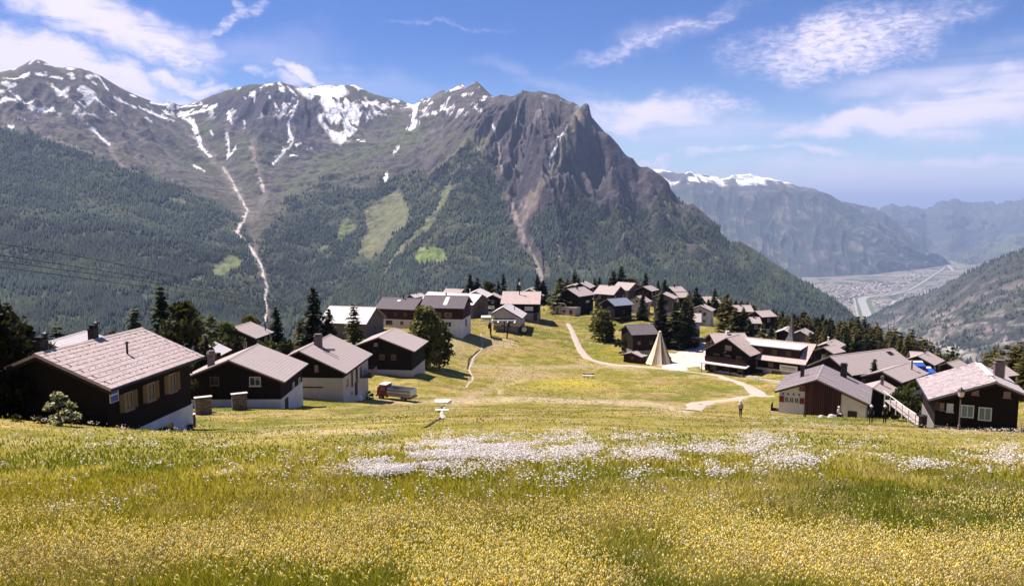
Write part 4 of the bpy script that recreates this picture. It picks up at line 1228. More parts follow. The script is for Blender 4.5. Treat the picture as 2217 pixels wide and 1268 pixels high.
    tag(link('valley_town', np_mesh('valley_town', VV, FF, np.repeat(pal, 8, 0)), M['range']), kind='stuff')


build_valley()

# ------------------------------------------------------------------ air
def build_haze():
    m = bpy.data.materials.new('thin_blue_air')
    m.use_nodes = True
    nt = m.node_tree
    nt.nodes.clear()
    out = node(nt, 'ShaderNodeOutputMaterial')
    v = node(nt, 'ShaderNodeVolumePrincipled', {'Color': (0.51, 0.66, 1.0, 1), 'Density': HAZE})
    nt.links.new(v.outputs[0], out.inputs['Volume'])
    MB_ = MB().box(-90000, 90000, -30000, 90000, FLOOR - 30, 1750)
    tag(MB_.build('haze', m), kind='stuff')


HAZE = 3.5e-5
build_haze()

# ------------------------------------------------------------------ buildings
def piece_material(name, color, rough=0.85, r=0.22, second=None):
    """For loose pieces that share one mesh: tone differs from piece to piece."""
    m = bpy.data.materials.new(name)
    m.use_nodes = True
    nt = m.node_tree
    nt.nodes.clear()
    out = node(nt, 'ShaderNodeOutputMaterial')
    tc = node(nt, 'ShaderNodeTexCoord')
    oi = node(nt, 'ShaderNodeObjectInfo')
    off = mth(nt, 'MULTIPLY', oi.outputs['Random'], 73.0)
    v = node(nt, 'ShaderNodeVectorMath', {0: tc.outputs['Object'], 1: off}, operation='ADD')
    nz = node(nt, 'ShaderNodeTexNoise', {'Vector': v.outputs[0], 'Scale': 4.0, 'Detail': 5.0})
    a = node(nt, 'ShaderNodeMapRange', {'Value': oi.outputs['Random'], 'To Min': 1 - r, 'To Max': 1 + r}).outputs[0]
    b = node(nt, 'ShaderNodeMapRange', {'Value': nz.outputs['Fac'], 'From Min': .3, 'From Max': .7, 'To Min': 0.8, 'To Max': 1.2}).outputs[0]
    f = mth(nt, 'MULTIPLY', a, b)
    mx = node(nt, 'ShaderNodeMix', {6: (*color, 1), 7: (*(second or color), 1)}, data_type='RGBA')
    nt.links.new(mth(nt, 'FRACT', mth(nt, 'MULTIPLY', oi.outputs['Random'], 7.0)), mx.inputs[0])
    mul = node(nt, 'ShaderNodeMix', {6: mx.outputs[2], 7: f}, data_type='RGBA', blend_type='MULTIPLY')
    mul.inputs[0].default_value = 1.0
    bs = node(nt, 'ShaderNodeBsdfPrincipled', {'Base Color': mul.outputs[2], 'Roughness': rough, 'Specular IOR Level': 0.2})
    nt.links.new(bs.outputs[0], out.inputs[0])
    return m


M['tile_piece'] = piece_material('pinkish_slate_piece', (0.44, 0.345, 0.325), r=0.05, second=(0.415, 0.335, 0.315))
M['slab_piece'] = piece_material('pale_slab_piece', (0.31, 0.255, 0.26), r=0.12, second=(0.37, 0.31, 0.31))
M['plank_piece'] = piece_material('red_brown_plank_piece', (0.070, 0.026, 0.021), r=0.45, second=(0.035, 0.017, 0.014))
M['seam_piece'] = piece_material('grey_sheet_piece', (0.40, 0.34, 0.345), 0.75, r=0.04)
M['log_piece'] = piece_material('firewood_piece', (0.22, 0.17, 0.13), r=0.4, second=(0.12, 0.10, 0.085))
M['step_piece'] = piece_material('grey_board_piece', (0.42, 0.35, 0.33), r=0.12)

WIN = {}
ROOTS = {}


def window_meshes(w, h, split=True, sill=True):
    key = (round(w, 2), round(h, 2), split, sill)
    if key not in WIN:
        f = MB()
        t = min(0.085, w * 0.14)
        f.box(-w / 2, -w / 2 + t, -0.06, 0.05, -h / 2, h / 2).box(w / 2 - t, w / 2, -0.06, 0.05, -h / 2, h / 2)
        f.box(-w / 2 + t, w / 2 - t, -0.06, 0.05, h / 2 - t, h / 2).box(-w / 2 + t, w / 2 - t, -0.06, 0.05, -h / 2, -h / 2 + t)
        if split:
            f.box(-t * .35, t * .35, -0.045, 0.05, -h / 2 + t, h / 2 - t)
        if sill:
            f.box(-w / 2 - .06, w / 2 + .06, -0.14, 0.04, -h / 2 - .07, -h / 2 - .003)
        p = MB().box(-w / 2 + t, w / 2 - t, -0.02, 0.04, -h / 2 + t, h / 2 - t)
        s = MB().box(0, w * .52, -0.07, -0.02, -h / 2, h / 2)
        for q in range(5):
            z = -h / 2 + h * (q + .5) / 5
            s.box(.05, w * .52 - .05, -0.085, -0.07, z - h * .07, z + h * .07)
        WIN[key] = (f.mesh('window_frame'), p.mesh('window_pane'), s.mesh('window_shutter'))
    return WIN[key]


def put(name, me, mat, parent, loc, rz=0.0):
    """A part placed in its thing; the mesh is shared, the material sits on the object."""
    if not me.materials:
        me.materials.append(None)
    o = bpy.data.objects.new(name, me)
    COL.objects.link(o)
    o.material_slots[0].link = 'OBJECT'
    o.material_slots[0].material = mat
    o.parent = parent
    o.location = loc
    o.rotation_euler = (0, 0, rz)
    return o


def house(key, label, wall='timber', base='plaster', split=1.0, roof='roof', windows=(), chimneys=(), cat='house', og=0.55, oe=0.65, name=None,
          pieces=None, auto=True, gutter=True, rise=0.0, group=None):
    x, y, zr, yaw, L, W, Wb, k, s, bh = HOUSE[key]
    og, oe = min(og, L * 0.09), min(oe, W * 0.16)
    z0 = zr - k * max(W, Wb) - bh
    root = empty(name or key, (x, y, z0), yaw + (math.pi if s == 1 else 0))
    tag(root, label, cat, group)
    ROOTS[key] = root
    sx = 1 if s == 1 else -1
    hr = zr - z0
    xa, y1, y2 = L / 2 - og, -(Wb - oe), W - oe
    ca, sa = math.cos(root.rotation_euler.z), math.sin(root.rotation_euler.z)
    low = min(float(zt(x + ca * p - sa * q, y + sa * p + ca * q)) for p in (-xa, xa) for q in (y1, y2)) - z0 - 0.5
    low = min(low, -0.5)
    # walls
    zs = max(split, low + 0.2)
    prof = [(y1, zs), (y2, zs), (y2, hr - k * y2 - .16), (0, hr - .16), (y1, hr - k * -y1 - .16)]
    w = MB()
    n = len(prof)
    w.add([(-xa, a, b) for a, b in prof] + [(xa, a, b) for a, b in prof],
          [tuple(range(n - 1, -1, -1)), tuple(range(n, 2 * n))] + [(i, (i + 1) % n, n + (i + 1) % n, n + i) for i in range(n)])
    w.build('wall', M[wall], root)
    MB().box(-xa - .05, xa + .05, y1 - .05, y2 + .05, low, zs).build('lower_wall', M[base], root)
    # roof: two slopes laid in stepped courses, and a ridge cap
    r = MB()
    for sg, ww in ((1, W), (-1, Wb)):
        a = [(-L / 2, 0, hr - .15), (L / 2, 0, hr - .15), (L / 2, sg * ww, hr - k * ww - .15), (-L / 2, sg * ww, hr - k * ww - .15)]
        b = [(p[0], p[1], p[2] + .14) for p in a]
        if sg < 0:
            a = [a[1], a[0], a[3], a[2]]
            b = [b[1], b[0], b[3], b[2]]
        r.hexa(a + b)
        if pieces and sg in pieces[1]:
            continue
        nc = max(4, int(ww / 0.36))
        for c in range(nc):
            ya, yb = ww * c / nc, ww * (c + 1) / nc + .05
            q = []
            for (yy, dz) in ((ya, -.02), (yb, -.02), (ya, .012), (yb, .034)):
                q.append((yy, hr - k * yy + dz))
            e = .03
            lo = [(-L / 2 - e, sg * q[0][0], q[0][1]), (L / 2 + e, sg * q[0][0], q[0][1]), (L / 2 + e, sg * q[1][0], q[1][1]), (-L / 2 - e, sg * q[1][0], q[1][1])]
            hi = [(-L / 2 - e, sg * q[2][0], q[2][1]), (L / 2 + e, sg * q[2][0], q[2][1]), (L / 2 + e, sg * q[3][0], q[3][1]), (-L / 2 - e, sg * q[3][0], q[3][1])]
            if sg < 0:
                lo = [lo[1], lo[0], lo[3], lo[2]]
                hi = [hi[1], hi[0], hi[3], hi[2]]
            r.hexa(lo + hi)
    r.add([(-L / 2 - .04, -.16, hr + .0), (-L / 2 - .04, .16, hr + .0), (-L / 2 - .04, 0, hr + .085), (L / 2 + .04, -.16, hr + .0), (L / 2 + .04, .16, hr + .0), (L / 2 + .04, 0, hr + .085)],
          [(0, 2, 1), (3, 4, 5), (0, 3, 5, 2), (1, 2, 5, 4), (0, 1, 4, 3)])
    ro = r.build('roof', M[roof], root)
    for sg, ww in ((1, W), (-1, Wb)):
        for e in (-1, 1):
            p = e * (L / 2 - .02)
            q = e * (L / 2 - .08)
            pts = [(yy, hr - k * yy) for yy in (0.04, ww - .03)]
            a = [(min(p, q), sg * pts[0][0], pts[0][1] - .36), (max(p, q), sg * pts[0][0], pts[0][1] - .36), (max(p, q), sg * pts[1][0], pts[1][1] - .36), (min(p, q), sg * pts[1][0], pts[1][1] - .36)]
            b = [(v[0], v[1], v[2] + .205) for v in a]
            if sg < 0:
                a = [a[1], a[0], a[3], a[2]]
                b = [b[1], b[0], b[3], b[2]]
            MB().hexa(a + b).build('bargeboard', M['fascia'], root)
        if gutter:
            MB().tube((-L / 2, sg * (ww + .05), hr - k * ww - .1), (L / 2, sg * (ww + .05), hr - k * ww - .1), .06, n=5).build('gutter', M['metal_dark'], root)
    if pieces:
        kind, sides, pw, pl, mat = pieces
        for sg in sides:
            ww = W if sg > 0 else Wb
            sl = ww * math.hypot(1, k)
            nx, ny = max(1, round(L / pw)), max(1, round(sl / pl))
            dx, dy = L / nx, sl / ny
            me = MB().hexa([(-dx * .492, -dy * .5, -.01), (dx * .492, -dy * .5, -.01), (dx * .492, dy * .56, -.01), (-dx * .492, dy * .56, -.01),
                            (-dx * .492, -dy * .5, .012), (dx * .492, -dy * .5, .012), (dx * .492, dy * .56, .034), (-dx * .492, dy * .56, .034)]).mesh(kind)
            if kind == 'roof_panel':
                me = MB().box(-dx * .5 + .02, dx * .5 - .02, -dy * .5, dy * .5, -.01, .02).box(dx * .5 - .025, dx * .5 + .025, -dy * .5, dy * .5, -.01, .075).mesh(kind)
            me.materials.append(M[mat])
            rnd = random.Random(hash(key) % 1000 if False else len(key))
            for i in range(nx):
                for j in range(ny):
                    o = bpy.data.objects.new(kind, me)
                    COL.objects.link(o)
                    o.parent = root
                    sh = (0.25 * dx if j % 2 else -0.25 * dx) if kind == 'roof_tile' and 0 < i < nx - 1 else 0
                    d = (j + .5) * dy
                    o.location = (-L / 2 + (i + .5) * dx + sh, sg * d / math.hypot(1, k), hr - k * d / math.hypot(1, k) + .01 + rnd.uniform(0, .012))
                    o.rotation_euler = ((-math.atan(k) + rnd.uniform(-.005, .005)) if sg > 0 else (-math.atan(k) + rnd.uniform(-.005, .005)), rnd.uniform(-.01, .01) if kind == 'roof_tile' else 0, 0 if sg > 0 else math.pi)
    # windows and doors
    FACE = {'a': (math.pi, (0, y2)), 'b': (0.0, (0, y1)), 'r0': (math.pi / 2 * sx, (sx * xa, 0)), 'r1': (-math.pi / 2 * sx, (-sx * xa, 0))}
    wl = list(windows)
    if auto and not wl:
        to = np.array([-x, -y])
        rr = random.Random(len(label) * 7 + int(abs(x) * 13))
        for f, (th, c) in FACE.items():
            nv = (math.sin(root.rotation_euler.z + th), -math.cos(root.rotation_euler.z + th))
            if nv[0] * to[0] + nv[1] * to[1] < 0.15 * np.hypot(*to):
                continue
            span = (2 * xa if f in 'ab' else (y2 - y1))
            mid = 0 if f in 'ab' else ((y1 + y2) / 2 * (1 if math.cos(th) == 0 else 1))
            nwin = max(1, int(span / 2.6))
            for q in range(nwin):
                t = (q + .5) / nwin * span - span / 2
                wl.append((f, t, bh - 1.15, .95, 1.05, rr.choice(['white', 'wood', 'white'])))
                if bh > 4.4 and rr.random() < .75:
                    wl.append((f, t, bh - 3.5, .95, 1.0, 'white'))
            if f[0] == 'r' and W > 3.4:
                wl.append((f, 0, hr - 1.9, .8, .8, 'wood'))
    for (f, t, zc, ww, hh, kd) in wl:
        th, c = FACE[f]
        off = -.05 if zc - hh / 2 > split else -.1
        loc = (c[0] + math.cos(th) * t + math.sin(th) * (-off - .05), c[1] + math.sin(th) * t - math.cos(th) * (-off - .05), zc)
        if kd == 'door':
            d = put('door', MB().box(-ww / 2, ww / 2, -.05, .04, -hh / 2, hh / 2).box(-ww / 2 - .1, -ww / 2 - .003, -.08, .04, -hh / 2, hh / 2 + .1).box(ww / 2 + .003, ww / 2 + .1, -.08, .04, -hh / 2, hh / 2 + .1)
                    .box(-ww / 2, ww / 2, -.08, .04, hh / 2 + .003, hh / 2 + .1).mesh('door'), M['door'], root, loc, th)
            put('handle', MB().box(ww / 2 - .16, ww / 2 - .08, -.12, -.053, -.05, .0).mesh('handle'), M['metal'], d, (0, 0, 0))
            continue
        fm, pm, sm = window_meshes(ww, hh, ww < 3, kd not in ('teal', 'slot', 'vent'))
        fr = {'wood': 'frame_wood', 'slot': 'metal_dark', 'vent': 'door', 'ochre': 'shutter_pink', 'faded': 'shutter_pink'}.get(kd, 'frame')
        wo = put('window', fm, M[fr], root, loc, th)
        put('pane', pm, M[{'teal': 'pane_teal', 'faded': 'shutter_pink', 'pale': 'frame'}.get(kd, 'pane')], wo, (0, 0, 0))
        if kd in ('ochre', 'red'):
            mt = M['shutter' if kd == 'ochre' else 'shutter_red']
            for e in (-1, 1):
                tt = t + (ww / 2 + .03 if e > 0 else -ww / 2 - .03 - ww * .52)
                put('shutter', sm, mt, root, (c[0] + math.cos(th) * tt + math.sin(th) * (-off - .05), c[1] + math.sin(th) * tt - math.cos(th) * (-off - .05), zc), th)
    # chimneys stand on the roof
    for (fr, yo, cw, chh, mt) in chimneys:
        cx = sx * (L / 2 - fr * L)
        zb = hr - k * abs(yo)
        m = MB()
        if cw < .35:
            m.tube((0, 0, -.3), (0, 0, chh), cw / 2, n=8).lathe([(cw * .5, chh), (cw * .95, chh + .03), (cw * .95, chh + .1), (.02, chh + .22)], 8)
        else:
            m.box(-cw / 2, cw / 2, -cw / 2, cw / 2, -.4, chh).box(-cw / 2 - .07, cw / 2 + .07, -cw / 2 - .07, cw / 2 + .07, chh + .003, chh + .1)
            m.box(-cw / 3, cw / 3, -cw / 3, cw / 3, chh + .103, chh + .28).box(-cw / 2, cw / 2, -cw / 2, cw / 2, chh + .283, chh + .34)
        o = m.build('chimney', M[mt], ro)
        o.location = (cx, yo, zb)
    root['_wall'] = (xa, y1, y2, hr)
    return root


def local(root, fx):
    return fx


def antenna(parent, loc, h=2.2):
    m = MB().tube((0, 0, 0), (0, 0, h), .03, n=5)
    for z, l in ((h * .72, .9), (h * .95, .7)):
        m.tube((-l, 0, z), (l, 0, z), .02, n=4)
        for q in range(5):
            p = -l + 2 * l * q / 4
            m.tube((p, -.35, z), (p, .35, z), .012, n=4)
    o = m.build('antenna', M['metal'], parent)
    o.location = loc
    return o


def balcony(root, face, t, z, w, d, mat='timber_mid'):
    xa, y1, y2, hr = root['_wall']
    m = MB().box(-w / 2, w / 2, -d, -.02, -.12, 0)
    b = MB()
    n = max(4, int(w / .22))
    for i in range(n):
        p = -w / 2 + (i + .5) * w / n
        b.box(p - w / n * .42, p + w / n * .42, -d, -d + .04, .05, .92)
    b.box(-w / 2, w / 2, -d - .03, -d + .07, .923, 1.0)
    for e in (-1, 1):
        p = e * (w / 2 - .03)
        b.box(p - .03, p + .03, -d + .07, -.02, .85, .93)
        b.box(p - .03, p + .03, -d + .07, -.02, .3, .38)
    th, c = {'a': (math.pi, (0, y2)), 'b': (0.0, (0, y1)), '+x': (math.pi / 2, (xa, 0)), '-x': (-math.pi / 2, (-xa, 0))}[face]
    loc = (c[0] + math.cos(th) * t, c[1] + math.sin(th) * t, z)
    o = put('balcony', m.mesh('balcony'), M[mat], root, loc, th)
    put('railing', b.mesh('railing'), M[mat], o, (0, 0, 0))


# -- the near houses on the left
r = house('big_left', 'large dark timber chalet under a wide pinkish slate roof, blue sign below its eave', split=2.2, base='plaster', roof='tile', wall='timber', og=0.7, oe=0.9,
          windows=[('a', -2.6, 4.2, .85, 1.15, 'ochre'), ('a', -.25, 4.25, .85, 1.2, 'ochre'), ('a', 2.2, 4.3, .9, 1.3, 'ochre'), ('a', .75, 1.0, 2.7, 1.35, 'white')],
          chimneys=[(.10, -.5, .45, .75, 'metal_dark'), (.155, -.55, .26, 1.15, 'metal_dark'), (.53, -.3, .42, .75, 'metal_dark'), (.575, -.35, .24, 1.1, 'metal_dark')],
          pieces=('roof_tile', (1,), .44, .42, 'tile_piece'), name='chalet')
xa, y1, y2, hr = r['_wall']
sg = put('sign_plate', MB().box(-.36, .36, -.05, 0, -.42, .42).mesh('sign_plate'), M['bluesign'], r, (xa - .55, y2 + .03, 4.95), math.pi)
put('sign_band', MB().box(-.36, .36, -.065, -.052, -.04, .05).box(-.40, -.363, -.07, 0, -.46, .46).box(.363, .40, -.07, 0, -.46, .46).box(-.36, .36, -.07, 0, .423, .46).box(-.36, .36, -.07, 0, -.46, -.423).mesh('sign_band'), M['frame'], sg, (0, 0, 0))
k_ = HOUSE['big_left'][7]
hk = MB()
for i in range(17):
    for j in range(6):
        d = .55 + j * .72
        px_ = -4.9 + i * .61
        hk.box(px_ - .022, px_ + .022, d - .02, d + .02, hr - k_ * d + .03, hr - k_ * d + .08)
tag(hk.build('snow_guard', M['metal_dark'], r), kind='stuff')
vp = MB().tube((0, 0, -.1), (0, 0, .75), .07, n=8).lathe([(.12, .75), (.12, .82), (.02, .9)], 8)
o = vp.build('vent_pipe', M['metal_dark'], r)
o.location = (-.1, 2.3, hr - k_ * 2.3)

r = house('left_two', 'dark chalet with white corner basement and one pale window in its black gable', split=1.5, roof='roof_b',
          windows=[('r0', 2.7, 3.55, 1.25, 1.05, 'white'), ('r0', -1.8, 3.6, 1.0, 1.0, 'wood'), ('a', 3.2, 1.9, .8, .7, 'white'), ('a', -2.6, .2, .9, 1.7, 'door'), ('a', .6, 1.9, .8, .7, 'white')],
          chimneys=[(.18, -2.6, .62, 1.1, 'chimney')], name='chalet')
o = MB().lathe([(.42, 1.25), (.5, 1.45), (.35, 1.75), (.05, 1.85)], 10).build('chimney_hood', M['chimney'], r)
o.location = (HOUSE['left_two'][4] * .32, -2.6, r['_wall'][3] - .41 * 2.6)
r = house('left_three', 'chalet with cream plaster walls, broad grey chimney and side balcony beside the red truck', split=3.6, base='plaster_warm', roof='roof_b',
          windows=[('r0', -3.0, 1.3, 1.05, 2.3, 'door'), ('r0', 1.3, 2.3, 3.6, .17, 'slot'), ('r0', 2.2, 4.9, .5, .9, 'faded'), ('a', -4.6, 2.6, 1.4, 1.3, 'white'), ('a', -2.3, 2.6, .8, 2.0, 'wood'), ('a', .1, 2.6, .9, 2.0, 'wood'),
                   ('a', 2.3, 2.6, .9, 1.6, 'wood'), ('a', -2.6, .6, .9, .7, 'white'), ('a', -.3, .7, .9, 1.8, 'door')],
          chimneys=[(.42, .75, .95, 1.35, 'chimney')], name='chalet')
balcony(r, 'a', 4.6, 1.7, 3.6, 1.5, 'timber_grey')
MB().box(-.1, .1, 0, 1.7, 0, .1).box(.75, .95, .3, 2.0, 0, .1).build('snow_rail', M['metal_dark'], r).location = (1.6, 1.6, r['_wall'][3] - .46 * 1.7)
put('lantern', MB().lathe([(.12, 0), (.3, .12), (.3, .4), (.1, .5)], 10).lathe([(.12, .55), (.34, .7), (.34, .98), (.1, 1.1)], 10).mesh('lantern'), M['white'], r, (r['_wall'][0] + .35, 2.8 - 5.8, 1.75))
r = house('left_four', 'broad dark brown timber chalet whose gable stands behind the tall larch', wall='timber', split=.7, roof='roof_b', base='plaster_warm',
          windows=[('r0', -.6, 5.2, .7, .6, 'faded'), ('r0', -2.4, 3.0, .9, .9, 'wood'), ('r0', .5, 3.0, .9, .9, 'wood'), ('r0', 2.6, 3.0, .9, .9, 'wood'), ('r0', -1.2, .2, .8, .7, 'white')], name='chalet')
house('left_small', 'small dark chalet with grey slate roof among conifers, above the white cornered chalet', split=.6, roof='roof_b', chimneys=[(.85, 3.2, .2, 1.4, 'metal_dark')], name='chalet')
house('hidden_left', 'low pale roofed house mostly hidden behind the big pinkish slate roof', split=1, roof='roof_white', name='house', chimneys=[])
house('left_two_back', 'small house with pale roof peeping out between two dark chalets', split=1, roof='roof_white', name='house')
house('white_barn', 'long barn under a bright white metal roof behind the big spruce', wall='timber_grey', base='timber_grey', split=1, roof='roof_white', name='barn', cat='barn',
      windows=[('r0', 0, 2.4, .8, .8, 'wood')])
# -- the row on the shoulder
house('row_a', 'brown timber house with dark slate roof and small roof window, left of its twin', wall='timber_mid', base='plaster_warm', split=1.9, roof='roof_dark', name='chalet',
      windows=[('a', -1.7, .9, 1.9, 1.2, 'slot'), ('a', 2.0, 1.0, .9, .9, 'wood'), ('a', -3, 3.3, .8, .8, 'wood'), ('a', 0.2, 3.3, .8, .8, 'wood'), ('a', 3, 3.3, .8, .8, 'wood')],
      chimneys=[(.45, .5, .3, 1.1, 'metal_dark')])
r = ROOTS['row_a']
o = MB().box(-.45, .45, -.4, .4, 0, .14).box(-.3, .3, -.25, .25, .143, .17).build('roof_window', M['white'], r)
o.location, o.rotation_euler = (.2, 1.5, r['_wall'][3] - .45 * 1.5 - .02), (-.42, 0, 0)
house('row_b', 'brown timber house on white plastered ground floor with one large window, dark slate roof', wall='timber_mid', base='plaster', split=2.5, roof='roof_dark', name='chalet',
      windows=[('a', 1.6, 1.2, 1.7, 1.35, 'white'), ('a', -1.2, 3.6, 1.0, 1.3, 'ochre'), ('a', 1.6, 3.6, 1.0, 1.3, 'ochre'), ('a', -3.6, 3.6, .9, 1.0, 'wood'), ('r0', 0, 4.2, .8, .9, 'wood'), ('r0', -1.5, 1.1, .9, 1.9, 'door')],
      chimneys=[(.52, -.3, .3, .7, 'metal_dark')])
r = ROOTS['row_b']
o = MB().box(-.5, .5, -2.0, 2.0, 0, .09).build('roof_panel', M['white'], r)
o.location, o.rotation_euler = (-.55, 2.6, r['_wall'][3] - .44 * 2.6 + .02), (-math.atan(.44), 0, 0)
house('row_white', 'long house with pale weathered gable and white sheet roof behind the dark slate roofs', wall='timber_grey', base='timber_grey', split=2, roof='roof_white', name='house',
      windows=[('r0', -1.2, 5.0, .7, 1.4, 'wood'), ('r0', 1.6, 5.0, .7, 1.4, 'wood'), ('r0', -1.2, 2.2, .7, 1.2, 'wood'), ('r0', 1.6, 2.2, .7, 1.2, 'wood')])
house('back_pale', 'pale roofed house with slim white chimney just beyond the long white roof', wall='plaster_warm', split=2, roof='roof_white', name='house', chimneys=[(.1, -2.2, .3, 1.5, 'white')])
r = house('balcony_house', 'narrow dark gabled house with a bright white balcony left of the long pale roof', wall='timber', split=1.5, roof='roof', name='chalet')
balcony(r, '+x', -.6, 2.6, 2.6, 1.1, 'white')
r = house('long_roof', 'house with broad pale pink roof and tall black flue on the shoulder of the hill', wall='timber', base='stone_base', split=2.2, roof='tile', name='chalet',
          windows=[('a', 2.6, 3.55, 2.6, 1.2, 'pale'), ('a', -3, 3.5, 1.1, 1.0, 'white'), ('a', 4.6, .9, 1.0, 2.1, 'door'), ('a', -.4, 3.5, 1.0, 1.0, 'wood')], chimneys=[(.45, 2.0, .3, 3.0, 'metal_dark')])
o = put('chimney_cap', MB().lathe([(.22, 0), (.28, .3), (.22, .9), (.05, 1.0)], 8).mesh('chimney_cap'), M['white'], r, (r['_wall'][0] * 0 + .6, 2.0, r['_wall'][3] + 2.1))
house('behind_long', 'pale roofed house half hidden behind the right end of the broad pink roof', split=1.5, roof='roof', name='house')
r = house('lift_house', 'pale roofed machine house with two glazed hatches behind the ski lift portal', wall='plaster_warm', base='stone_base', split=1.6, roof='roof_white', name='lift_station', cat='lift station',
          windows=[('r0', -.2, 1.6, .9, 1.1, 'white'), ('r0', 1.6, 1.6, .8, .8, 'wood')], chimneys=[(.5, 2.6, .22, .9, 'metal_dark')])
for e, yy in ((0, -2.1), (1, 2.6)):
    xa, y1, y2, hr = r['_wall']
    fx = xa + .9
    g = MB().hexa([(-1.1, -1.1, -.9), (1.1, -1.1, -.9), (1.1, 1.1, -1.0), (-1.1, 1.1, -1.0), (-1.1, -1.1, -.1), (1.1, -1.1, -.8), (1.1, 1.1, -.85), (-1.1, 1.1, -.15)])
    o = g.build('hatch', M['metal_dark'], r)
    o.location = (fx, yy, 3.6)
    for q in (-.95, .95):
        f = MB().box(-1.2, 1.2, -.22, .22, 0, .06).build('hatch_frame', M['white'], o)
        f.location, f.rotation_euler = (0, q, -.38), (0, .32, 0)
house('far_small_a', 'small pale roof at the far edge of the row, left of the long white roof', split=1, roof='roof_white', name='house', chimneys=[(.5, .3, .2, 1.2, 'metal_dark')])
house('far_small_b', 'flat looking pale roof just rising behind the long white roof', split=1, roof='roof', name='house', chimneys=[(.2, .3, .2, 1.2, 'metal_dark')])
# -- the group at the top of the track
r = house('dark_chalet', 'large black timber chalet above the track, with a low white annexe at its foot', split=1.0, roof='roof', name='chalet', wall='timber', base='timber',
          windows=[('a', 1.0, 4.0, 2.0, .7, 'pale'), ('r0', -1.5, 4.2, .9, .9, 'wood'), ('r0', 1.2, 4.2, .9, .9, 'wood')], chimneys=[(.45, .9, .4, 1.0, 'metal_dark')])
xa, y1, y2, hr = r['_wall']
an = MB().box(0, 3.4, -4.6, 4.6, -2.0, 2.7).build('annexe', M['plaster_warm'], r)
an.location = (xa + .06, .6, -.3)
MB().box(-.1, 3.7, -4.8, 4.8, 2.703, 2.9).build('annexe_roof', M['timber_grey'], an)
for q, (t, zc, w_, h_) in enumerate([(-2.6, 1.3, .8, 1.9), (.3, 1.5, .9, 1.0), (3.0, 1.4, 1.3, 1.4), (-4.0, 1.8, .7, .7)]):
    fm, pm, sm = window_meshes(w_, h_)
    wo = put('window', fm, M['frame_wood'], r, (xa + 3.52, .6 + t, zc - .3), math.pi / 2)
    put('pane', pm, M['pane'], wo, (0, 0, 0))
MB().tube((0, -3, 3.4), (0, -.6, 3.4), .06).tube((0, -.6, 3.4), (0, 1.8, .9), .06).build('stair_rail', M['frame'], r).location = (xa + 3.2, 1.2, .4)
MB().box(3.5, 5.6, -5.2, 4.2, -.5, .1).build('terrace', M['plaza'], r).location = (xa, .6, -.6)
house('mid_chalet', 'chalet with long pale roof and open carved gable, in the middle of the upper group', wall='timber_mid', split=1, roof='roof', name='chalet', chimneys=[(.55, .2, .4, .7, 'metal_dark')])
house('upper_chalet', 'tallest chalet of the upper group with cream gable and white ridge edge', wall='timber_grey', split=2, roof='roof', name='chalet', windows=[('r0', -1, 4.5, .9, .9, 'white'), ('r0', 1.4, 4.5, .9, .9, 'white'), ('r0', .2, 2, .9, .9, 'wood')])
r = house('slate_barn', 'black barn with bluish sheet roof, outside stair and open carport below', wall='timber', base='timber', split=.5, roof='roof_blue', name='barn', cat='barn', windows=[('a', 0, 2.2, 1.0, .9, 'wood')])
xa, y1, y2, hr = r['_wall']
pc = MB()
for px_ in (-2.5, .5, 3.6):
    pc.box(px_ - .09, px_ + .09, y2 + 2.3, y2 + 2.5, -2.4, .5)
pc.box(-2.8, 3.9, y2 + .1, y2 + 2.6, .503, .66).box(-2.8, 3.9, y2 + 2.45, y2 + 2.55, .9, 1.25)
pc.build('carport', M['timber_mid'], r)
st = MB()
for q in range(9):
    st.box(xa + .2, xa + 1.1, 1.2 + q * .3, 1.48 + q * .3, 2.6 - q * .45, 2.68 - q * .45)
st.tube((xa + 1.15, 1.0, 3.5), (xa + 1.15, 4.0, -.9), .06)
st.build('stair', M['timber_grey'], r)
for kk, lb in [('back_a', 'pale roof tucked behind the left ridge of the black chalet'), ('back_b', 'pale slate roof with black chimney behind the gap between two chalets'),
               ('back_c', 'small pale roofed chalet standing alone right of the tallest upper chalet'), ('back_d', 'low house with pale roof behind the young spruce right of the blue roofed barn'),
               ('back_e', 'chalet with grey board gable and pale roof beside the dark spruces'), ('back_f', 'farthest house of the upper group with broad pale roof and two chimneys'),
               ('back_g', 'low pale roof in front of the farthest upper house'), ('side_a', 'small chalet with white front and pale roof beside the big larch'),
               ('side_b', 'white walled house with pale roof and balcony, half hidden by dark spruces'), ('side_c', 'pale roofed house at the edge of the wood, left of its neighbour'),
               ('side_d', 'dark house under a broad pale roof at the edge of the wood'), ('side_e', 'grey roofed hut in front of the two houses by the wood'),
               ('side_f', 'pale roof glimpsed behind a spruce above the white fronted chalet')]:
    house(kk, lb, wall={'back_e': 'timber_grey', 'side_a': 'plaster', 'side_b': 'plaster', 'back_d': 'plaster_warm'}.get(kk, 'timber'), split={'side_a': 2, 'side_b': 3.2}.get(kk, 1), base='plaster',
          roof='roof_b' if kk in ('side_e', 'back_c') else 'roof', name='chalet' if kk[0] == 's' else 'house',
          chimneys=[(.4, .4, .36, .9, 'metal_dark')] if kk in ('back_b', 'back_f', 'side_a', 'side_c', 'side_e') else [])
balcony(ROOTS['side_b'], 'a', 0, 2.4, 4.0, 1.2, 'timber_mid')
house('dark_barn', 'dark barn with slate roof in the hollow above the white tent', wall='timber', base='stone_base', split=.6, roof='roof_dark', name='barn', cat='barn', windows=[('a', -1.5, 2.6, .8, .8, 'wood'), ('a', 1.8, 2.6, .8, .8, 'wood')])
house('low_shed', 'low open shed with grey roof just left of the white tent', wall='timber_mid', base='timber_mid', split=.2, roof='roof_b', name='shed', cat='shed', windows=[('r0', .2, .9, .7, .6, 'wood')])

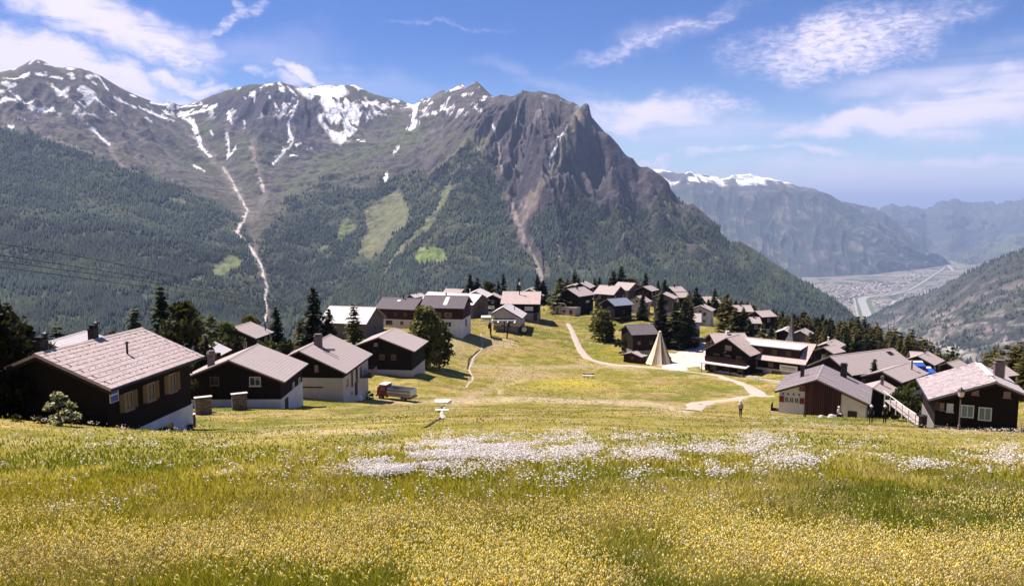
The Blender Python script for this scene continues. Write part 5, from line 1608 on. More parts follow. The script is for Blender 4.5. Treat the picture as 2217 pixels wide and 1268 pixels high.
# -- the hotel: long wing with dormer, gabled front wing, rear wing
r = house('hotel_long', 'long wing of the timber inn with strip dormer in its roof and white ground floor', wall='timber', base='plaster_warm', split=2.0, roof='tile', name='inn', cat='inn',
          windows=[('a', -6.0, 1.0, 1.0, 1.2, 'wood'), ('a', -1.5, .95, 2.0, 1.2, 'wood'), ('a', 2.6, .95, 2.2, 1.3, 'wood'), ('a', 6.2, .95, 1.6, 1.2, 'wood'),
                   ('a', -6.0, 2.9, 1.4, 1.1, 'faded'), ('a', -2.6, 2.9, 1.4, 1.1, 'faded'), ('a', 1.2, 2.9, 1.2, 1.1, 'wood'), ('r0', -2, 5, 1, 1.2, 'wood'), ('r0', 2, 5, 1, 1.2, 'wood'), ('r0', 0, 2, 1.2, 1.4, 'wood')])
H = HOUSE['hotel_long']
xa, y1, y2, hr = r['_wall']
k_ = H[7]
sx = 1 if H[8] == 1 else -1
d0, d1 = 1.5, 5.6                       # dormer from 1.5 m below the ridge line out to 5.6 m
zt0, zb1 = hr - k_ * d0 + .25, hr - k_ * d1
lx0, lx1 = -H[4] / 2 + 2.0, H[4] / 2 - 2.6
MB().hexa([(lx0, d0, zt0 - 1.6), (lx1, d0, zt0 - 1.6), (lx1, d1, zb1 - .2), (lx0, d1, zb1 - .2), (lx0, d0, zt0), (lx1, d0, zt0), (lx1, d1, zt0 - .25), (lx0, d1, zt0 - .25)]).build('dormer', M['timber_mid'], r)
MB().hexa([(lx0 - .4, d0 - .9, zt0 + .05), (lx1 + .4, d0 - .9, zt0 + .05), (lx1 + .4, d1 + .5, zt0 - .29), (lx0 - .4, d1 + .5, zt0 - .29),
           (lx0 - .4, d0 - .9, zt0 + .2), (lx1 + .4, d0 - .9, zt0 + .2), (lx1 + .4, d1 + .5, zt0 - .12), (lx0 - .4, d1 + .5, zt0 - .12)]).build('dormer_roof', M['roof_white'], r)
for t in (-5.2, -2.0, 1.2, 4.4):
    fm, pm, sm = window_meshes(1.1, 1.0)
    wo = put('window', fm, M['frame_wood'], r, ((lx0 + lx1) / 2 - t, d1 + .05, (zb1 + zt0) / 2 - .25), math.pi)
    put('pane', pm, M['pane'], wo, (0, 0, 0))
o = put('sign_board', MB().box(-2.0, 2.0, -.1, 0, -.75, .75).mesh('sign_board'), M['white'], r, (-5.3 * -sx * 1.0, y2 + .16, 2.5), math.pi)
put('sign_text', MB().box(-1.6, 1.6, -.112, -.102, .12, .28).box(-1.3, 1.3, -.112, -.102, -.2, -.1).mesh('sign_text'), M['timber_grey'], o, (0, 0, 0))
r = house('hotel_gable', 'dark gabled front wing of the inn with long canopy over its terrace', wall='timber', base='timber', split=1, roof='tile', name='inn', cat='inn',
          windows=[('r0', -2.6, 3.7, 1.6, 1.1, 'wood'), ('r0', .2, 3.7, 1.6, 1.1, 'wood'), ('r0', 3.0, 3.7, 1.4, 1.1, 'wood'), ('r0', .3, 5.9, 1.6, 1.1, 'faded'), ('r0', -3.2, .9, 1.5, 1.2, 'wood'), ('r0', 3.4, .8, 1.2, 1.5, 'wood'), ('r0', 0, .8, 1.2, 1.9, 'door')])
xa, y1, y2, hr = r['_wall']
MB().hexa([(xa + .06, y1 - .2, 2.25), (xa + 2.4, y1 - .2, 1.95), (xa + 2.4, y2 + .4, 1.95), (xa + .06, y2 + .4, 2.25), (xa + .06, y1 - .2, 2.37), (xa + 2.4, y1 - .2, 2.1), (xa + 2.4, y2 + .4, 2.1), (xa + .06, y2 + .4, 2.37)]).build('canopy', M['frame'], r)
for q in range(4):
    yy = y1 + .2 + q * (y2 - y1) / 3.1
    MB().box(xa + 2.15, xa + 2.3, yy, yy + .15, -1.2, 1.96).build('canopy_post', M['timber_mid'], r)
balcony(r, '+x', 0, 2.55, y2 - y1 - .6, 1.1, 'timber_mid')
MB().box(-1.5, 1.5, -.06, 0, -.12, .12).build('carved_sign', M['timber_grey'], r).location = (xa + .09, 0, 4.95)
r.children[-1].rotation_euler = (0, 0, math.pi / 2)
house('hotel_back', 'rear wing of the inn with pale roof and white ridge vent', split=1, roof='roof', name='inn', cat='inn', chimneys=[(.5, .4, .9, .5, 'white')])
# -- right-hand side
house('right_a', 'pale roofed chalet right of the inn with black gable', split=1, roof='roof', name='chalet')
house('right_a_up', 'pale roof with round white cap just above the chalet right of the inn', split=1, roof='roof', name='house', chimneys=[(.4, -.3, .3, 1.1, 'white')])
r = house('big_roof', 'long low house under the largest plain pinkish roof', split=1, roof='roof_b', name='house', windows=[('a', -4, 2.2, 1, 1, 'wood'), ('a', 0, 2.2, 1, 1, 'wood'), ('a', 4, 2.2, 1, 1, 'wood')])
o = MB().box(-.6, .6, -.5, .5, 0, .12).box(-.45, .45, -.35, .35, .123, .14).build('roof_window', M['metal_dark'], r)
o.location, o.rotation_euler = (-HOUSE['big_roof'][4] * .36, 1.2, r['_wall'][3] - HOUSE['big_roof'][7] * 1.2), (-math.atan(HOUSE['big_roof'][7]), 0, 0)
house('big_roof_low', 'lower grey roofed wing stepping down in front of the largest roof', split=1, roof='roof_b', name='house', chimneys=[(.75, 1.6, .3, 1.5, 'chimney')], windows=[('r0', -1, 2.0, .9, .9, 'wood'), ('a', 2, 2.0, .9, .9, 'wood')])
r = house('awning_house', 'dark timber house with steep little gable above the blue awnings', split=.8, roof='roof', name='chalet', chimneys=[(.6, .2, .3, .8, 'chimney')])
house('far_right_a', 'pale roof behind the blue awnings', split=1, roof='roof', name='house', auto=False)
house('far_right_b', 'low pale roof right of the blue awnings', split=1, roof='roof', name='house', auto=False)
r = house('right_main', 'near black chalet at the right edge with mottled stone roof and two greenish windows', wall='timber', base='stone_base', split=.62, roof='roof_stone', name='chalet', og=.5, oe=.6,
          windows=[('r0', -1.85, 2.05, .98, 1.1, 'teal'), ('r0', -.55, 1.95, .98, 1.15, 'teal'), ('r0', -3.15, 2.25, .5, .72, 'pale'), ('r0', -3.75, 2.3, .32, .6, 'faded'), ('r0', -4.1, 2.35, .28, .58, 'wood'),
                   ('r0', -1.35, 3.75, .5, .42, 'faded'), ('r0', .95, 3.75, .5, .5, 'faded')],
          chimneys=[(.52, -1.05, .72, 1.2, 'chimney')], pieces=('roof_tile', (1,), .52, .36, 'slab_piece'))
antenna(r, (-(1 if HOUSE['right_main'][8] == 1 else -1) * .6, -1.6, r['_wall'][3] - .6), 2.6)
xa, y1, y2, hr = r['_wall']
m = MB()
rr = random.Random(4)
for q in range(9):
    m.box(-2.4 + q * .62, -2.4 + q * .62 + .5, -.22, .2, hr + .03, hr + .16 + rr.random() * .06)
tag(m.build('ridge_stone', M['white'], r), kind='stuff')
house('right_back', 'small dark shed with pink roof behind the right chalet', split=.6, roof='roof', name='shed', cat='shed', auto=False)
r = house('mid_right', 'house with grey seamed roof, white walls, red shutters and a red brown plank front', wall='plaster', base='plaster', split=.5, roof='roof_seam', name='house', og=.5, oe=.6,
          windows=[('r0', -4.15, 3.6, .62, .85, 'white'), ('r0', -3.45, 3.6, .62, .85, 'white'), ('r0', -2.75, 3.6, .62, .85, 'white'),
                   ('r0', -4.7, 4.4, .26, .26, 'vent'), ('r0', -4.0, 4.45, .26, .26, 'vent'), ('r0', -3.2, 4.5, .26, .26, 'vent'), ('r0', -2.4, 4.5, .26, .26, 'vent'), ('r0', 5.1, 1.75, 1.05, 2.0, 'door')],
          chimneys=[(.5, -2.6, .55, 1.5, 'metal_dark'), (.82, 3.2, .95, 1.9, 'metal_dark')], pieces=('roof_panel', (1, -1), .55, 9, 'seam_piece'))
xa, y1, y2, hr = r['_wall']
kk = HOUSE['mid_right'][7]
for t in (-5.05, -4.72, -2.1, -1.8):
    put('shutter', MB().box(-.15, .15, -.05, 0, -.45, .45).mesh('shutter'), M['shutter_red'], r, (xa + .12, t, 3.6), math.pi / 2)
n = 17
rr = random.Random(9)
for q in range(n):
    a = -1.55 + q * (5.05 / n)
    b = a + 5.05 / n - .025
    hh = min(hr - kk * abs(a), hr - kk * abs(b)) - .28
    dpt = .16 + rr.random() * .05
    MB().box(xa + .06, xa + dpt, a, b, -.8, hh).build('plank', M['plank_piece'], r)
MB().box(xa + .06, xa + .6, -2.35, -1.58, 5.2, 6.0).build('beam_end', M['red_wood'], r)
st = MB()
for q in range(7):
    st.box(xa - 3.2 + q * .32, xa - 2.85 + q * .32, y1 - 1.15, y1 - .08, 1.75 - q * .29, 1.85 - q * .29)
for q in range(6):
    MB().box(xa - .9 + q * .32, xa - .55 + q * .32, y1 - 1.2, y1 - .1, 1.1 - q * .24, 1.28 - q * .24).build('step', M['step_piece'], r)
MB().box(xa - 3.0, xa - .9, y1 - 1.25, y1 - .1, 1.2, 1.34).box(xa - 3.0, xa - .9, y1 - 1.28, y1 - 1.2, 1.343, 2.3).build('porch', M['timber'], r)
house('mid_right_annex', 'dark timber chalet with white footing joined to the right of the seamed roof', wall='timber', base='plaster', split=1.0, roof='roof', name='chalet',
      windows=[('r0', -1.2, 2.6, .35, .35, 'wood'), ('a', 0, 2.4, .8, .8, 'wood')], chimneys=[(.5, .55, .42, 1.2, 'chimney')])
house('church_house', 'pale roofed house just behind the dark church spire', split=1.5, roof='roof_white', name='house', auto=False)
r = house('church_nave', 'small church with dark shingled walls and a slender flared spire', wall='timber_grey', base='timber_grey', split=1, roof='roof_b', name='church', cat='church', auto=False)
xa, y1, y2, hr = r['_wall']
sp = MB().lathe([(1.25, -7.5), (1.25, -1.2), (1.9, -1.15), (1.15, .3), (.7, 1.7), (.45, 3.4), (.26, 5.0), (.02, 6.6)], 4)
o = sp.build('spire', M['roof_dark'], r)
lx = Matrix.Rotation(-r.rotation_euler.z, 3, 'Z') @ Vector((ray(1713, 736, 213)[0] - r.location.x, 213 - r.location.y, 0))
o.location = (lx.x, lx.y, ray(1713, 731, 213)[2] - r.location.z)
o.rotation_euler = (0, 0, .5)
put('cross', MB().box(-.03, .03, -.03, .03, 6.5, 7.4).box(-.25, -.031, -.03, .03, 7.0, 7.08).box(.031, .25, -.03, .03, 7.0, 7.08).mesh('cross'), M['metal_dark'], o, (0, 0, 0))

# ------------------------------------------------------------------ trees
TREE = {}


def crown_mesh(name, quads, tone):
    """quads: centre, right, up vectors; tone per quad."""
    C_, Rr, U = quads
    V = np.stack([C_ - Rr - U, C_ + Rr - U, C_ + Rr * .55 + U, C_ - Rr * .55 + U], 1).reshape(-1, 3)
    F = np.arange(len(V)).reshape(-1, 4)
    return np_mesh(name, V, F, np.repeat(tone, 4, 0))


def unit(v):
    return v / (np.linalg.norm(v, axis=-1, keepdims=True) + 1e-9)


def make_conifer(key, seed, kind):
    rg = np.random.default_rng(seed)
    C_, Rr, U, T = [], [], [], []
    spec = {'spruce': dict(lv=27, br=11, r=.19, droop=.38, tuft=7, s=.036, low=.07, col=(0.052, 0.064, 0.029), pw=.85),
            'dark': dict(lv=26, br=11, r=.24, droop=.30, tuft=8, s=.038, low=.05, col=(0.040, 0.047, 0.022), pw=.8),
            'slim': dict(lv=28, br=8, r=.085, droop=.3, tuft=5, s=.030, low=.05, col=(0.038, 0.047, 0.024), pw=.6),
            'larch': dict(lv=24, br=11, r=.21, droop=-.05, tuft=8, s=.031, low=.07, col=(0.125, 0.115, 0.034), pw=.65),
            'young': dict(lv=20, br=10, r=.24, droop=.1, tuft=7, s=.038, low=.03, col=(0.098, 0.105, 0.032), pw=.75)}[kind]
    for i in range(spec['lv']):
        t = spec['low'] + (1 - spec['low']) * (i + rg.random() * .5) / spec['lv']
        env = (1 - t) ** spec['pw']
        if kind == 'larch':
            env *= min(1, .55 + t * 2.2)
        for b in range(spec['br']):
            if rg.random() < .1:
                continue
            a = rg.random() * 2 * math.pi
            ln = spec['r'] * env * rg.uniform(.62, 1.18) + .008
            nt = max(2, int(spec['tuft'] * (0.35 + env)))
            shade = rg.uniform(.62, 1.45)
            warm = rg.random()
            for q in range(nt):
                f = (q + .6 + rg.random() * .6) / (nt + .2)
                c = np.array([math.cos(a) * ln * f, math.sin(a) * ln * f, t - spec['droop'] * ln * f ** 1.5 + rg.normal(0, .004)])
                c[:2] += rg.normal(0, .008, 2)
                d = np.array([math.cos(a + rg.normal(0, .6)), math.sin(a + rg.normal(0, .6)), rg.normal(-.15, .35)])
                side = np.array([-math.sin(a), math.cos(a), rg.normal(0, .4)])
                s = spec['s'] * rg.uniform(.7, 1.35) * (0.55 + .55 * env)
                C_.append(c)
                U.append(unit(d) * s)
                Rr.append(unit(side) * s * rg.uniform(.45, .8))
                T.append(np.array(spec['col']) * shade * rg.uniform(.75, 1.25) * np.array([1 + .25 * warm, 1, 1]))
    me = crown_mesh(key + '_crown', (np.array(C_), np.array(Rr), np.array(U)), np.array(T))
    me.materials.append(M['leaf_light' if kind in ('larch', 'young') else 'leaf'])
    tm = MB().tube((0, 0, -.06), (0, 0, .5), .016, .009, 7).tube((0, 0, .5), (0, 0, .97), .009, .002, 6)
    for q in range(7):
        a = q * 2.4
        z = .2 + q * .09
        l = spec['r'] * (1 - z) ** .9 * .8
        tm.tube((0, 0, z), (math.cos(a) * l, math.sin(a) * l, z - spec['droop'] * l), .004, .001, 4)
    tk = tm.mesh(key + '_trunk')
    tk.materials.append(M['bark'])
    TREE[key] = (me, tk)


def make_broad(key, seed, col, blobs=34, wid=.34, low=.12, leaf=.030, per=34, blossom=None):
    rg = np.random.default_rng(seed)
    C_, Rr, U, T = [], [], [], []
    for i in range(blobs):
        t = low + (1 - low) * rg.random() ** .8
        env = math.sin(min(1, (t - low) / (1 - low) * .92 + .16) * math.pi) ** .6
        a = rg.random() * 2 * math.pi
        rr = wid * env * rg.random() ** .45
        c0 = np.array([math.cos(a) * rr, math.sin(a) * rr, t * .93])
        br = rg.uniform(.06, .12)
        shade = rg.uniform(.6, 1.45)
        for q in range(per):
            n = unit(rg.normal(size=3))
            c = c0 + n * br * rg.uniform(.5, 1.05) * np.array([1.15, 1.15, .8])
            u = unit(rg.normal(size=3) + np.array([0, 0, .3]))
            w = unit(np.cross(u, rg.normal(size=3)))
            s = leaf * rg.uniform(.6, 1.3)
            C_.append(c)
            U.append(u * s)
            Rr.append(w * s * .7)
            k = np.array(col) * shade * rg.uniform(.7, 1.3)
            if blossom is not None and n[2] > -.2 and rg.random() < .75:
                k = np.array(blossom) * rg.uniform(.7, 1.1)
            T.append(k)
    me = crown_mesh(key + '_crown', (np.array(C_), np.array(Rr), np.array(U)), np.array(T))
    me.materials.append(M['leaf_light'])
    tm = MB().tube((0, 0, -.05), (0.01, 0, .55), .022, .012, 7)
    for q in range(6):
        a = q * 1.1
        z = .18 + q * .07
        tm.tube((0, 0, z), (math.cos(a) * wid * .7, math.sin(a) * wid * .7, z + .22), .009, .003, 5)
    tk = tm.mesh(key + '_trunk')
    tk.materials.append(M['bark'])
    TREE[key] = (me, tk)


for i in range(3):
    make_conifer('spruce%d' % i, 100 + i, 'spruce')
    make_conifer('dark%d' % i, 110 + i, 'dark')
    make_conifer('larch%d' % i, 120 + i, 'larch')
make_conifer('slim0', 130, 'slim')
make_conifer('young0', 140, 'young')
make_conifer('young1', 141, 'young')
make_broad('pine0', 150, (0.058, 0.058, 0.023), 46, .36, .05, .030, 40)
make_broad('bushy0', 151, (0.070, 0.074, 0.026), 34, .30, .08, .034, 34)
make_broad('oval0', 156, (0.115, 0.112, 0.036), 78, .20, .06, .026, 40)
make_broad('bush0', 152, (0.060, 0.066, 0.022), 26, .5, .0, .05, 34)
make_broad('bush1', 153, (0.05, 0.058, 0.022), 26, .55, .0, .05, 34)
make_broad('blossom0', 154, (0.09, 0.11, 0.045), 30, .5, .0, .042, 40, blossom=(0.72, 0.68, 0.50))
make_broad('black0', 155, (0.018, 0.018, 0.008), 120, .40, .0, .024, 55)


def tree(key, base, h, wide, name, label, cat='tree', group=None, rz=None, lean=0.0):
    r = empty(name, (base[0], base[1], base[2] - .05), RNG.uniform(0, 6.28) if rz is None else rz)
    r.scale = (h * wide, h * wide, h)
    r.rotation_euler = (lean, 0, r.rotation_euler.z)
    c, t = TREE[key]
    link('crown', c, None, r)
    link('trunk', t, None, r)
    return tag(r, label, cat, group)


def tree_px(key, px, top, d, wide, name, label, base_py=None, **kw):
    """A tree at distance d whose tip reaches photo height 'top'."""
    b = ground(px, base_py) if base_py else at(px, d)
    z = ray(px, top, b[1])[2]
    return tree(key, b, z - b[2], wide, name, label, **kw)


T = tree_px
T('black0', -25, 622, 46, .95, 'pine_tree', 'huge dark tree at the left edge beside the big slate roofed chalet', rz=.4)
T('black0', 52, 695, 50, 1.05, 'pine_tree', 'second dark tree leaning in front of the left gable of the big chalet', rz=2.1)
T('dark1', 4, 640, 50, .9, 'spruce_tree', 'dark spruce tip rising inside the black trees at the left edge')
T('blossom0', 128, 846, 45, 1.15, 'flowering_shrub', 'shrub with cream blossom at the dark corner of the big chalet', cat='shrub', base_py=920)
T('bush1', 35, 893, 37.2, 1.2, 'green_shrub', 'low leafy weeds on the bank at the left edge of the meadow', cat='shrub')
T('bush0', 88, 896, 37.6, 1.3, 'green_shrub', 'low shrub on the bank left of the cream blossomed shrub', cat='shrub')
T('spruce0', 300, 664, 140, 1.25, 'spruce_tree', 'small spruce above the right ridge end of the big pinkish roof')
T('spruce1', 357, 618, 100, 1.15, 'spruce_tree', 'tall thin spruce between the big roof and the bushy pine')
T('pine0', 405, 652, 96, 1.05, 'pine_tree', 'broad bushy pine behind the right edge of the big pinkish roof')
T('pine0', 372, 715, 78, .8, 'pine_tree', 'low dark pine crown hugging the right slope of the big roof')
T('dark0', 452, 725, 93, .9, 'spruce_tree', 'dark spruce standing between the two nearest left chalets')
T('young0', 463, 676, 112, 1.2, 'larch_tree', 'green larch with dark tip left of the small slate roofed chalet')
T('bushy0', 492, 688, 118, .9, 'larch_tree', 'rounded light green tree touching the small slate roofed chalet')
T('bushy0', 543, 674, 150, .9, 'larch_tree', 'yellow green treetop behind the small slate roofed chalet')
T('dark2', 600, 664, 138, 1.15, 'spruce_tree', 'blue green spruce at the foot of the torrent, right of the small chalet')
T('bush0', 585, 728, 112, 1.1, 'green_shrub', 'light green shrub bank behind the white cornered chalet', cat='shrub')
T('bush1', 622, 738, 108, 1.1, 'green_shrub', 'spreading yellow green shrub between two chalet roofs', cat='shrub')
T('larch0', 652, 688, 134, 1.3, 'larch_tree', 'light larch leaning against the tallest left spruce')
T('dark0', 682, 621, 132, 1.15, 'spruce_tree', 'tallest dark spruce on the left, by the white metal roof')
T('dark2', 715, 668, 134, 1.2, 'spruce_tree', 'dark spruce covering the left end of the white metal roof')
T('young1', 768, 655, 150, 1.2, 'spruce_tree', 'pale green spruce in front of the white metal roof')
T('oval0', 922, 662, 130, 1.25, 'larch_tree', 'tall dense larch beside the broad dark gable, left of its twin', base_py=797)
T('oval0', 951, 690, 127, 1.15, 'larch_tree', 'lower larch with brownish crown, right of the tall one', base_py=796)
SK = 'trees on the skyline behind the roofs'
for kk, px, top, d, w, lb in [('spruce0', 1018, 591, 300, 1.1, 'dark spruce at the left end of the skyline trees'), ('dark1', 1034, 600, 300, 1.1, 'broad dark spruce next to the leftmost skyline spruce'),
                              ('bushy0', 1057, 605, 305, .9, 'round light tree between dark skyline spruces'), ('slim0', 1079, 606, 290, 1.2, 'short slender dark conifer left of the taller slender one'),
                              ('slim0', 1090, 590, 290, 1.1, 'tall slender dark conifer above the narrow balcony house'), ('slim0', 1123, 600, 285, 1.2, 'thin dark conifer behind the black flue of the pink roof'),
                              ('spruce2', 1163, 594, 300, 1.1, 'spruce in front of the scree gully on the skyline'), ('dark0', 1176, 606, 300, 1.2, 'wide spruce right of the scree gully'),
                              ('young0', 1213, 597, 262, 1.4, 'bushy light green tree left of the black chalet'), ('spruce1', 1243, 589, 320, 1.2, 'spruce tip over the left ridge of the black chalet'), ('young1', 1228, 602, 322, 1.2, 'small pointed tree left of the spruce over the black chalet'), ('spruce0', 1252, 600, 322, 1.0, 'short spruce tip just right of the taller one'),
                              ('spruce2', 1287, 602, 322, 1.0, 'tiny spruce left of the two small spruces behind the roofs'), ('spruce0', 1297, 598, 322, 1.0, 'tiny spruce between the roofs of the upper group'), ('dark1', 1327, 584, 318, 1.2, 'broad dark spruce behind the tallest upper chalet'),
                              ('spruce1', 1344, 575, 318, 1.1, 'tallest skyline spruce behind the tallest upper chalet'), ('bushy0', 1364, 598, 320, 1.1, 'rounded brownish crown behind the tallest upper chalet'), ('spruce2', 1397, 590, 300, 1.1, 'blue green spruce right of the tallest upper chalet'),
                              ('spruce0', 1424, 606, 310, 1.0, 'small spruce over the lone small chalet'), ('dark0', 1438, 604, 290, 1.0, 'dark spruce before the farthest upper house')]:
    T(kk, px, top, d, w * 1.35, 'spruce_tree' if kk[0] in 'sd' else 'larch_tree', lb, group=SK)
T('dark2', 1391, 634, 246, 1.3, 'pine_tree', 'crooked dark pine beside the blue roofed barn')
T('young0', 1293, 643, 232, 1.3, 'larch_tree', 'young round topped tree left of the blue roofed barn')
T('oval0', 1304, 670, 214, 1.6, 'larch_tree', 'broad light green bushy larch above the hollow')
T('dark0', 1322, 690, 213, 1.0, 'spruce_tree', 'dark spruce growing out of the broad light larch')
T('bush0', 1352, 722, 200, .9, 'green_shrub', 'round green shrub at the left corner of the dark barn', cat='shrub')
CL = 'dark spruces behind the white tent'
for kk, px, top, d, w, lb in [('spruce0', 1430, 630, 212, 1.5, 'leftmost tall spruce behind the white tent'), ('dark1', 1424, 672, 208, 1.3, 'lower spruce right behind the top of the white tent'), ('dark0', 1460, 652, 208, 1.3, 'dark spruce above the right flank of the white tent'),
                              ('dark2', 1481, 650, 212, 1.4, 'dense dark spruce behind the red hut'), ('spruce2', 1494, 660, 216, 1.4, 'dark spruce covering the white walled balcony house'), ('dark1', 1506, 620, 258, 1.5, 'bushy dark tree above the small white fronted chalet'),
                              ('young0', 1486, 640, 250, 1.5, 'yellow green tree at the left of the bushy dark one')]:
    T(kk, px, top, d, w, 'spruce_tree', lb, group=CL)
T('spruce1', 1546, 624, 286, 1.5, 'spruce_tree', 'dark spruce in front of the glimpsed pale roof')
T('larch2', 1572, 634, 236, 1.8, 'larch_tree', 'large airy grey green larch right of the small white fronted chalet')
T('young1', 1591, 664, 226, 1.6, 'larch_tree', 'bright yellow green larch below the large airy one')
T('dark0', 1608, 672, 226, 1.5, 'spruce_tree', 'dark spruce just left of the grey roofed hut')
T('dark2', 1621, 690, 222, 1.5, 'spruce_tree', 'short dark spruce in front of the grey roofed hut')
T('young0', 1650, 698, 208, 1.4, 'spruce_tree', 'small brownish spruce behind the rear wing of the inn')
T('dark0', 1668, 704, 206, 1.2, 'spruce_tree', 'small dark spruce right of the brownish one, by the inn')
T('young0', 1787, 762, 156, 1.3, 'green_shrub', 'bright green bush at the right gable of the inn', cat='shrub')
T('slim0', 1890, 776, 132, 1.9, 'spruce_tree', 'scraggy bare topped little spruce before the largest roof')
T('bush1', 1888, 806, 131, .9, 'green_shrub', 'low shrub at the foot of the scraggy little spruce', cat='shrub')
T('bush0', 1972, 818, 94, .9, 'green_shrub', 'brownish green shrub left of the stone roofed chalet', cat='shrub')
T('bush1', 1955, 836, 100, .8, 'green_shrub', 'rounded shrub behind the dark timber annexe', cat='shrub')
T('bush0', 1744, 886, 110, .6, 'green_shrub', 'grass green shrub under the red brown planks', cat='shrub', base_py=902)
T('bush1', 800, 846, 117, 1.2, 'dark_hedge', 'black shaded hedge between the cream chalet and the red truck', cat='hedge', base_py=864)
# the wood on the right: about a hundred and forty trees one can tell apart by their tips
top_line = [(1490, 625), (1520, 640), (1560, 634), (1590, 643), (1634, 652), (1678, 660), (1700, 668), (1717, 664), (1744, 668), (1779, 674), (1806, 684), (1830, 682), (1862, 679), (1880, 690), (1897, 695), (1920, 705),
            (1945, 708), (1984, 712), (2013, 733), (2034, 746), (2052, 744), (2073, 758), (2100, 770)]
tx, ty = np.array(top_line, float).T
rg = random.Random(31)
for row, (dd, lift, n, x0, x1) in enumerate([(295, 0, 44, 1490, 2070), (262, 12, 44, 1600, 2085), (232, 26, 34, 1680, 2095), (205, 44, 24, 1730, 2100)]):
    for q in range(n):
        px = x0 + (x1 - x0) * (q + rg.uniform(.1, .9)) / n
        top = np.interp(px, tx, ty) + lift * (0.7 + .6 * (px > 1900)) + rg.uniform(0, 20) * (1 if row else .7)
        if row == 3 and px < 1790:
            top += 18
        kk = rg.choice(['spruce0', 'spruce1', 'dark0', 'dark2', 'larch0', 'larch1', 'larch2', 'young1', 'larch1'])
        b = at(px, dd + rg.uniform(-12, 12))
        h = ray(px, top, b[1])[2] - b[2]
        if h < 5:
            continue
        nm = 'larch' if kk[0] in 'ly' else 'spruce'
        zone = [z_ for lim, z_ in ((1610, 'beyond the large airy larch'), (1712, 'left of the church spire'), (1800, 'right of the church spire'), (1925, 'left of the floodlight mast'), (9999, 'right of the floodlight mast')) if px < lim][0]
        where = 'in the front of the wood' if row > 1 else 'at the back of the wood'
        lb = '%s %s %s, %s' % ('tall' if h > 17 else 'smaller', 'dark spruce' if nm == 'spruce' else 'light larch', where, zone)
        tree(kk, b, h, rg.uniform(.85, 1.15) * min(1.0, 15 / h) * 1.6, nm + '_tree', lb, group='wood ' + zone)
RW = 'trees at the right edge behind the stone roofed chalet'
for q, (px, top, d) in enumerate([(2130, 762, 128), (2146, 748, 125), (2160, 752, 120), (2172, 744, 126), (2186, 747, 116), (2200, 738, 124), (2214, 748, 112), (2228, 742, 118), (2105, 782, 132), (2240, 760, 108), (2210, 782, 104)]):
    kk = ['larch0', 'young1', 'larch2', 'spruce0', 'larch1'][q % 5]
    T(kk, px, top, d, 1.35, 'larch_tree', 'tree of the light green clump at the right edge, behind the stone roofed chalet', group=RW)
for q, (px, top, d) in enumerate([(40, 725, 120), (70, 700, 125), (138, 706, 150), (205, 722, 150), (255, 715, 150)]):
    T(['spruce1', 'dark1'][q % 2], px, top, d, 1.3, 'spruce_tree', ['spruce half hidden behind the left chimneys of the big roof', 'spruce behind the black trees at the left edge', 'little spruce tip just left of the second chimney of the big roof',
       'spruce top behind the ridge of the big pinkish roof', 'spruce peeping over the ridge left of the small spruce'][q])

